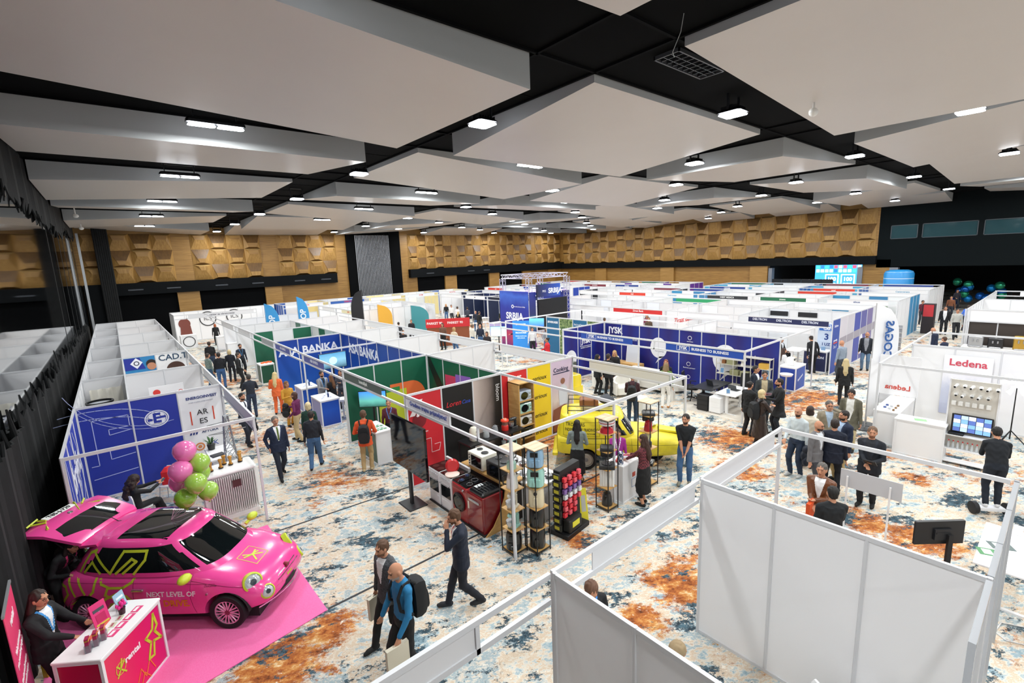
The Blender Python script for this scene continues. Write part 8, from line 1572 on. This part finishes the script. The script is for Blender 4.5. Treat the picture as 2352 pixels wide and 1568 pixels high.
PP(('h', 550, 790), 160, 'bearded man in navy hooded jacket facing the group', h=1.78, top='#1d2536', legs='#1a1d26', hc='#1d1613', beard='#251b16', lanyard='#4f8fc8')
PP(('h', 475, 812), 60, 'man in grey green checked shirt near the left row', h=1.74, top=check_mat('grey_check', '#74857f', '#5c6f6c', '#8a978f', 18), legs='#41607e', hc='#3a2f28')
PP(('h', 479, 785), 10, 'broad man in black t-shirt seen from behind', h=1.84, top='#121316', legs='#2e3f58', sleeve=False, fat=1.25, hc='#3a2c24', hair='short')
PP(('h', 493, 744), -10, 'red haired woman in black at the ring logo booth', h=1.68, top='#131417', legs='#131417', hair='bob', hc='#a8552b')
PP(('h', 892, 918), 190, 'woman in maroon sweater with blue lanyard in the green booth', h=1.66, top='#5a1f2c', legs='#20222a', hair='bun', hc='#4a3222', lanyard='#4f8fd8')
SW = person(Vector((SEAT.x, SEAT.y, -.03)), yaw_img(Vector((SEAT.x, SEAT.y, 0)), 70), 'woman with curly dark hair sitting with a phone and beige boots', vox=hf, h=1.7, top='#121316', legs='#17181b', shoes='#c9ad84', hair='curly', hc='#2b1b14', sit=True, nod=.5, lean=-.1, lh=(.08, .4, .92), rh=(-.06, .42, .95), hold=('r', 'phone', '#3a6a78'), lf=(.05, .5, .05), rf=(-.1, .42, 0))
p = on(rc, .45, 1.05, 0); person(Vector((p.x, p.y, 0)), ra-math.pi/2+.15, 'woman with glasses and dark hair in black behind the rental counter', h=1.7, vox=hf, top='#111215', legs='#111215', hair='long', hc='#2e2019', jacket=True, shirt='#e6e8ea', lanyard='#3f8fd0', glasses=True, nod=.1, rh=(-.12, .42, 1.1), lh=(.12, .4, 1.05), turn=.2)
person(Vector((-1.22, 11.45, 0)), math.radians(-60), 'woman in dark jacket with blue lanyard holding a green bag behind the car', h=1.68, top='#22202a', legs='#15161a', hair='long', hc='#241a18', lanyard='#3f8fd0', lh=(.1, .4, .98), rh=(-.1, .4, .98), hold=('r', 'tote', '#6fae5f'), nod=.3, lean=.4, shirt='#c9a9b9')
person(Vector((-1.40, 10.62, 0)), math.radians(-50), 'person in black bending with pink scarf and hands on the car', h=1.7, top='#101114', legs='#101114', hair='long', hc='#1d1512', lean=.85, nod=-.1, lh=(.15, .5, .95), rh=(-.2, .45, .95), lanyard='#e0407f')
PP(('h', 1325, 966), 5, 'woman with long black hair in grey sweater and long black skirt', h=1.7, vox=hf, top='#7c8886', legs='#121316', skirt=.62, hair='long', hc='#17120f', lh=(.15, .25, 1.05), rh=(-.15, .25, 1.05))
PP(('f', 1478, 1158), -60, 'woman in red checked shirt and black skirt at the white counter', h=1.72, vox=hf, top=check_mat('red_check', '#8e4248', '#2a1a1e', '#5c2a32', 26), legs='#101113', skirt=.6, hair='long', hc='#3d271d', lh=(.1, .4, 1.12), rh=(-.05, .42, 1.05))
PP(('h', 1418, 984), 170, 'woman in magenta sweater with lanyard behind the white counter', h=1.55, top='#9a2a8c', legs='#22242c', hair='bun', hc='#3a2a20', lanyard='#e6eaf0', nod=.3, lh=(.12, .35, 1.0))
PP(('f', 1572, 1110), 185, 'man in black polo shirt and jeans with clasped hands', h=1.84, vox=hf, top='#15191d', legs='#3d6088', sleeve=False, hc='#231b16', beard='#3a2b22', lh=(.04, .22, .86), rh=(-.04, .23, .88), shoes='#8d8a7a', turn=.3)
PP(('f', 1452, 975), 5, 'man in maroon hoodie with small black backpack looking down', h=1.8, top='#3d1d24', legs='#1d3146', bag='backpack', hc='#4a3226', nod=.5, lh=(.1, .3, 1.1), rh=(-.1, .3, 1.1), hood=True)
PP(('f', 1372, 905), 60, 'woman with black hair in black at the furniture booth table', h=1.72, top='#141519', legs='#101113', hair='long', hc='#15110f', shirt='#9cc0e0', jacket='open')
PP(('f', 1397, 908), 30, 'man in black between two women in the furniture booth', h=1.78, top='#131417', legs='#121316', hc='#33261e', jacket=True, lh=(.1, .3, 1.1))
PP(('f', 1412, 893), 200, 'blonde woman in black facing left in the furniture booth', h=1.72, top='#16171b', legs='#121316', hair='long', hc='#b9955c', lh=(.1, .25, 1.15))
PP(('f', 1528, 936), 10, 'woman with long hair and white trousers in the furniture booth', h=1.72, top='#5f7a3a', legs='#e9e6df', hair='long', hc='#8a7350', shoes='#b9793c')
PP(('h', 1530, 826), 190, 'woman facing the white trousers woman by the cream sofa', h=1.68, top='#17181c', legs='#141518', hair='long', hc='#7a3f26')
PP(('h', 1257, 776), -110, 'woman in red blazer in the aisle beside the green counter', h=1.7, top='#cf2530', legs='#131417', hair='bun', hc='#1f1512', jacket=True, lh=(.1, .3, 1.1))
PP(('h', 1186, 744), -95, 'man in dark suit holding papers before the purple panel', h=1.8, top='#272a36', legs='#20232d', jacket=True, hc='#8a827a', lh=(.1, .35, 1.12), hold=('l', 'paper', '#e6e6e6'))
PP(('h', 1222, 752), 175, 'man in white shirt behind the blue roll-up banner', h=1.78, top='#d9dadc', legs='#1a1c22', hc='#4a3a2e')
# right aisle groups
PP(('h', 1735, 840), 110, 'man with glasses in dark suit in the talking group', h=1.8, top='#182130', legs='#161a22', jacket=True, shirt='#e9ecf0', hc='#2c2724', glasses=True)
PP(('h', 1757, 853), 175, 'man in dark grey jacket over beige jumper holding a leaflet', h=1.84, top='#2f3436', legs='#23272e', jacket='open', shirt='#b5a888', hc='#241b16', fat=1.1, lh=(.1, .3, 1.1), rh=(-.1, .3, 1.1), hold=('l', 'paper', '#b58fa8'))
PP(('f', 1716, 1000), 40, 'woman with dark bun in black coat and trousers', h=1.76, vox=hf, top='#111316', legs='#15171b', hair='bun', hc='#1a1412', jacket=True, lh=(.1, .33, 1.12))
PP(('f', 1742, 1025), 55, 'blonde woman in long brown leather coat with a dark backpack', h=1.74, vox=hf, top=M('#2e211d', .35), legs='#1c1a1a', coat=.62, hair='bob', hc='#cdb98c', bag='backpack', lh=(.08, .33, 1.22), hold=('l', 'flowers', '#c9b48c'))
PP(('f', 1785, 1000), -110, 'bearded man in long black coat talking with raised hands', h=1.84, vox=hf, top='#121417', legs='#1c232d', coat=.3, hc='#1d1613', beard='#251a15', lh=(.08, .35, 1.15), rh=(-.05, .35, 1.15))
PP(('h', 1936, 782), -50, 'bald man in blue grey shirt by the tall printed end wall', h=1.8, top='#8794a4', legs='#3a4048', hair='bald', jacket=False)
PP(('f', 1935, 930), -5, 'woman with long ash blonde hair dressed in black', h=1.74, top='#15171a', legs='#131518', hair='long', hc='#c4b184', jacket=True)
PP(('f', 1985, 850), 185, 'man in navy cardigan, grey scarf and faded jeans', h=1.82, top='#171d27', legs='#5a7590', jacket='open', shirt='#8d9096', hc='#7a5a48', hair='bald', beard='#8a6a52')
PP(('f', 1826, 1092), -150, 'bald bearded man in pale blue shirt and jeans holding a jacket', h=1.84, vox=hf, top='#c3cdd0', legs='#1f2f45', hair='bald', beard='#2a1f1a', shoes='#b9b9b6', lh=(.1, .33, 1.0), hold=('l', 'coat', '#1b2330'), fat=1.1)
PP(('h', 1861, 934), 20, 'woman with dark hair in cream coat seen from behind', h=1.7, top='#d6cbb6', legs='#30323a', hair='bob', hc='#33231d', coat=.3)
PP(('h', 1905, 921), 165, 'grey haired man in beige coat talking on the phone', h=1.8, top='#8f8673', legs='#3c3f45', hc='#55504c', glasses=True, coat=.2, shirt='#a8bcd0', rh=(-.1, .1, 1.55), hold=('r', 'phone', '#15161a'))
PP(('h', 1958, 893), 190, 'young man in open olive parka and white jumper', h=1.84, top='#5d5a4b', legs='#c0b088', coat=.25, shirt='#dcdcd8', hc='#1a1412', nod=.3, jacket='open')
PP(('h', 1878, 966), 120, 'bald man with glasses and beard in grey suit', h=1.8, top='#6b6a6c', legs='#3a3b40', jacket=True, hair='bald', beard='#3a2c26', glasses=True, shirt='#dfe3e8')
PP(('f', 1905, 1130), 5, 'man in dark navy suit seen from behind in the right group', h=1.82, vox=hf, top='#141c2e', legs='#12151d', jacket=True, hc='#2a201b', fat=1.1, lf=(.13, .02), rf=(-.13, 0))
PP(('h', 1942, 944), -130, 'man in navy suit and pale blue shirt with beige trousers', h=1.84, vox=hf, top='#17223a', legs='#b39a6a', jacket=True, shirt='#a9bfda', hc='#231a16', beard='#2e221c')
PP(('f', 1988, 1160), 190, 'bearded man in dark blazer holding a black tablet', h=1.86, vox=hf, top='#161b24', legs='#14161c', jacket=True, hc='#6a4f3a', beard='#7a563c', lh=(.0, .33, 1.05), rh=(-.12, .3, 1.1), hold=('l', 'tablet', '#15161a'), fat=1.08, turn=-.2, shirt='#23262c')
PP(('h', 1890, 1064), -165, 'man in brown leather jacket and white shirt holding an orange bag', h=1.8, vox=hf, top=M('#6d3f22', .35), legs='#2a2c33', jacket=True, shirt='#e9e9e9', hc='#5a5550', rh=(-.02, .33, 1.15), lh=(.0, .33, 1.05), hold=('l', 'tote', '#e2561f'))
PP(('h', 1915, 1120), -25, 'dark haired man in black suit behind the white partition wall', h=1.78, vox=hf, top='#101418', legs='#101318', jacket=True, hc='#15110f', lh=(.1, .35, 1.1))
hv = bpy.data.objects['self_balancing_scooter'].location
person(Vector((hv.x, hv.y, .17)), math.atan2(.88, 2.7), 'man in black t-shirt bending over a phone on the self-balancing scooter', h=1.74, vox=hf, top='#10151c', legs='#121a26', sleeve=False, shoes='#d9d9da', hc='#15110f', lean=.3, nod=.3, lh=(.08, .42, 1.15), rh=(-.08, .42, 1.12), hold=('r', 'phone', '#4a7fc0'), fat=1.15)
PP(('h', 1352, 1322), 160, 'man in black suit with blue lanyard half hidden behind the near fascia', h=1.76, vox=hf, top='#15171b', legs='#15171b', jacket=True, lanyard='#3f8fe0', hc='#6a4a36', nod=.5, shirt='#22252b')
PP(('h', 1545, 1478), 60, 'person with light brown hair behind the near white partition wall', h=1.6, top='#4a4d55', legs='#2c2f36', hair='bob', hc='#a08a68', nod=.3)
PP(('h', 1000, 1600), 40, 'person in dark blue at the bottom edge below the near fascia', h=1.45, top='#1b2c46', legs='#1b2028', hc='#2a201a')
PP(('f', 2165, 768), 180, 'young man in black suit and open white shirt near the dark lobby', h=1.8, top='#15171b', legs='#14161a', jacket='open', shirt='#e9e9e9', hc='#17120f')
PP(('f', 2192, 778), 170, 'man in white shirt and dark trousers walking by the coffee booth', h=1.82, top='#b9bab4', legs='#1f2126', hc='#231a16', **step)
PP(('h', 2150, 752), -80, 'bald man in navy suit leaning over by the coffee machines', h=1.74, top='#17223c', legs='#151b28', jacket=True, hair='bald', nod=.4)
PP(('h', 2171, 774), -60, 'man with brown hair in navy suit at the coffee booth', h=1.6, top='#17223c', legs='#151b28', jacket=True, hc='#4a3020')
PP(('h', 2222, 700), 20, 'person in bright blue shirt at the corner of the coffee booth', h=1.7, top='#3f6fd0', legs='#1d222c', hc='#3a2a20', lean=.4)
PP(('h', 1970, 722), 10, 'woman with orange hair in black by the far counter', h=1.7, top='#131417', legs='#131417', hair='bob', hc='#c0602a')
PP(('h', 1978, 725), 0, 'man in black coat seen from behind by the far counter', h=1.78, top='#111215', legs='#111215', coat=.3, hc='#1f1713')
PP(('h', 2002, 716), 180, 'blonde woman in beige top behind the far white counter', h=1.7, top='#c9bda4', legs='#6a6458', hair='long', hc='#d3bd86')
DS = Vector((25.6, 9.35, 0)); person(DS, math.radians(-100), 'woman with long dark hair in black blazer seated in the electronics booth', h=1.68, top='#17181c', legs='#17181c', hair='long', hc='#33241c', sit=True, shirt='#dfe3ea', jacket=True)
PP(('h', 1872, 771), -30, 'man with dark hair in black bending over the electronics desk', h=1.78, top='#15161a', legs='#15161a', hc='#2a1d17', lean=.35, nod=.3)
PP(('h', 1800, 800), 60, 'person with long brown hair behind the blue counter', h=1.62, top='#d9d9da', legs='#3a3c42', hair='long', hc='#3a241a')
PP(('h', 944, 734), 190, 'smiling woman with high dark bun near the M logo wall', h=1.7, top='#1b1c22', legs='#1b1c22', hair='bun', hc='#1d1512')
PP(('h', 915, 740), 10, 'person with dark hair turned to the M logo wall', h=1.66, top='#33353c', legs='#22242a', hc='#2a1d17')
PP(('h', 824, 707), 180, 'man with dark hair behind the grey counter by the orange flag', h=1.75, top='#3a3530', legs='#22242a', hc='#221813'); PP(('h', 838, 706), -60, 'woman in black beside the teal patterned flag', h=1.7, top='#111215', legs='#111215', hair='bob', hc='#3a251b')
# the far crowd
rg = random.Random(21)
crowd = [(1024, 698, 190, BK, 'long', '#caa873', 'blonde woman in black with hand raised'), (1036, 700, 160, '#dcdcda', 'short', '#6a5648', 'man in white shirt with grey hair'), (1050, 704, 30, '#e4e4e4', 'short', '#3a2a20', 'man in white shirt leaning over a table'), (1052, 716, 20, BK, 'long', '#c9a468', 'blonde woman in black seated in the crowd'),
    (1092, 714, 5, NV, 'bald', '#222222', 'bald man in navy suit behind the table'), (1100, 715, 40, '#131418', 'short', '#4a4038', 'man in black leaning to the lilac counter'), (1084, 745, 60, '#d6d2c6', 'short', '#6a5a4a', 'man in beige polo bending over a table'), (1102, 745, 10, '#1b2438', 'bald', '#222222', 'bald man in dark blue seen from behind in the crowd'), (1118, 762, 200, '#2a2426', 'bob', '#3a251b', 'woman with dark hair and phone before the teal screen'),
    (1136, 692, 85, '#20283a', 'short', '#241a16', 'man in navy jacket at the navy block'), (1152, 711, 190, '#22261c', 'bob', '#d3bd86', 'blonde woman in dark top at the lilac counter'), (1042, 752, 40, '#c9b9a0', 'bob', '#b08a5a', 'fair haired woman beside the red sample stand'), (1064, 748, 30, '#e6e6e6', 'short', '#8a7a6a', 'man in white shirt sitting in the crowd'), 
    (1073, 705, 0, '#3a3f4c', 'short', '#2a1d17', 'man in slate jacket in the middle of the crowd'), (1016, 742, 200, '#6a4a3a', 'bob', '#3a251b', 'woman in brown by the red sample stand'), (965, 777, 60, '#26354f', 'short', '#2a1d17', 'man in blue seated behind the grey cross walls'), (925, 758, 160, '#141519', 'short', '#4a3a2e', 'person in black behind the grey cross walls'), (1255, 752, 180, '#8a9099', 'bob', '#17120f', 'woman with black hair beside the SPARKASSE wall'),
    (1356, 692, 190, '#23252c', 'bald', '#222222', 'bald man before the yellow triangle wall'), (1370, 695, 170, '#2a2c34', 'short', '#3a3028', 'man in dark suit before the yellow triangle wall'), (1486, 722, 200, '#8a3a5a', 'long', '#2a1a14', 'woman with dark hair in the white booth'), (1490, 729, 180, '#5a4a3a', 'long', '#6a4226', 'woman with brown hair in the white booth'), (1388, 730, 40, '#c9b28a', 'short', '#5a4a3a', 'man in beige beyond the bright white frame'),
    (2266, 690, 180, '#141418', 'short', '#3a2a20', 'person in black beside the lobby balloons'), (2186, 680, 180, '#7a4a30', 'short', '#2a1d17', 'person in brown by the lobby balloons'), (2200, 665, 170, '#22202a', 'long', '#2a1d17', 'dark figure deeper in the lobby'), (2120, 690, 160, '#5a2030', 'short', '#2a1d17', 'dim figure in red in the lobby')]
for px, py_, a, c, hr, hc_, lab in crowd:
    PP(('h', px, py_), a, lab, h=1.7+.1*rg.random() if 'seat' not in lab and 'sitting' not in lab else 1.3, top=c, legs=rg.choice([BK, CH, '#1c2430', JN]), hair=hr, hc=hc_, vox=.016, lh=(.12, .3, 1.05) if rg.random() < .5 else None)
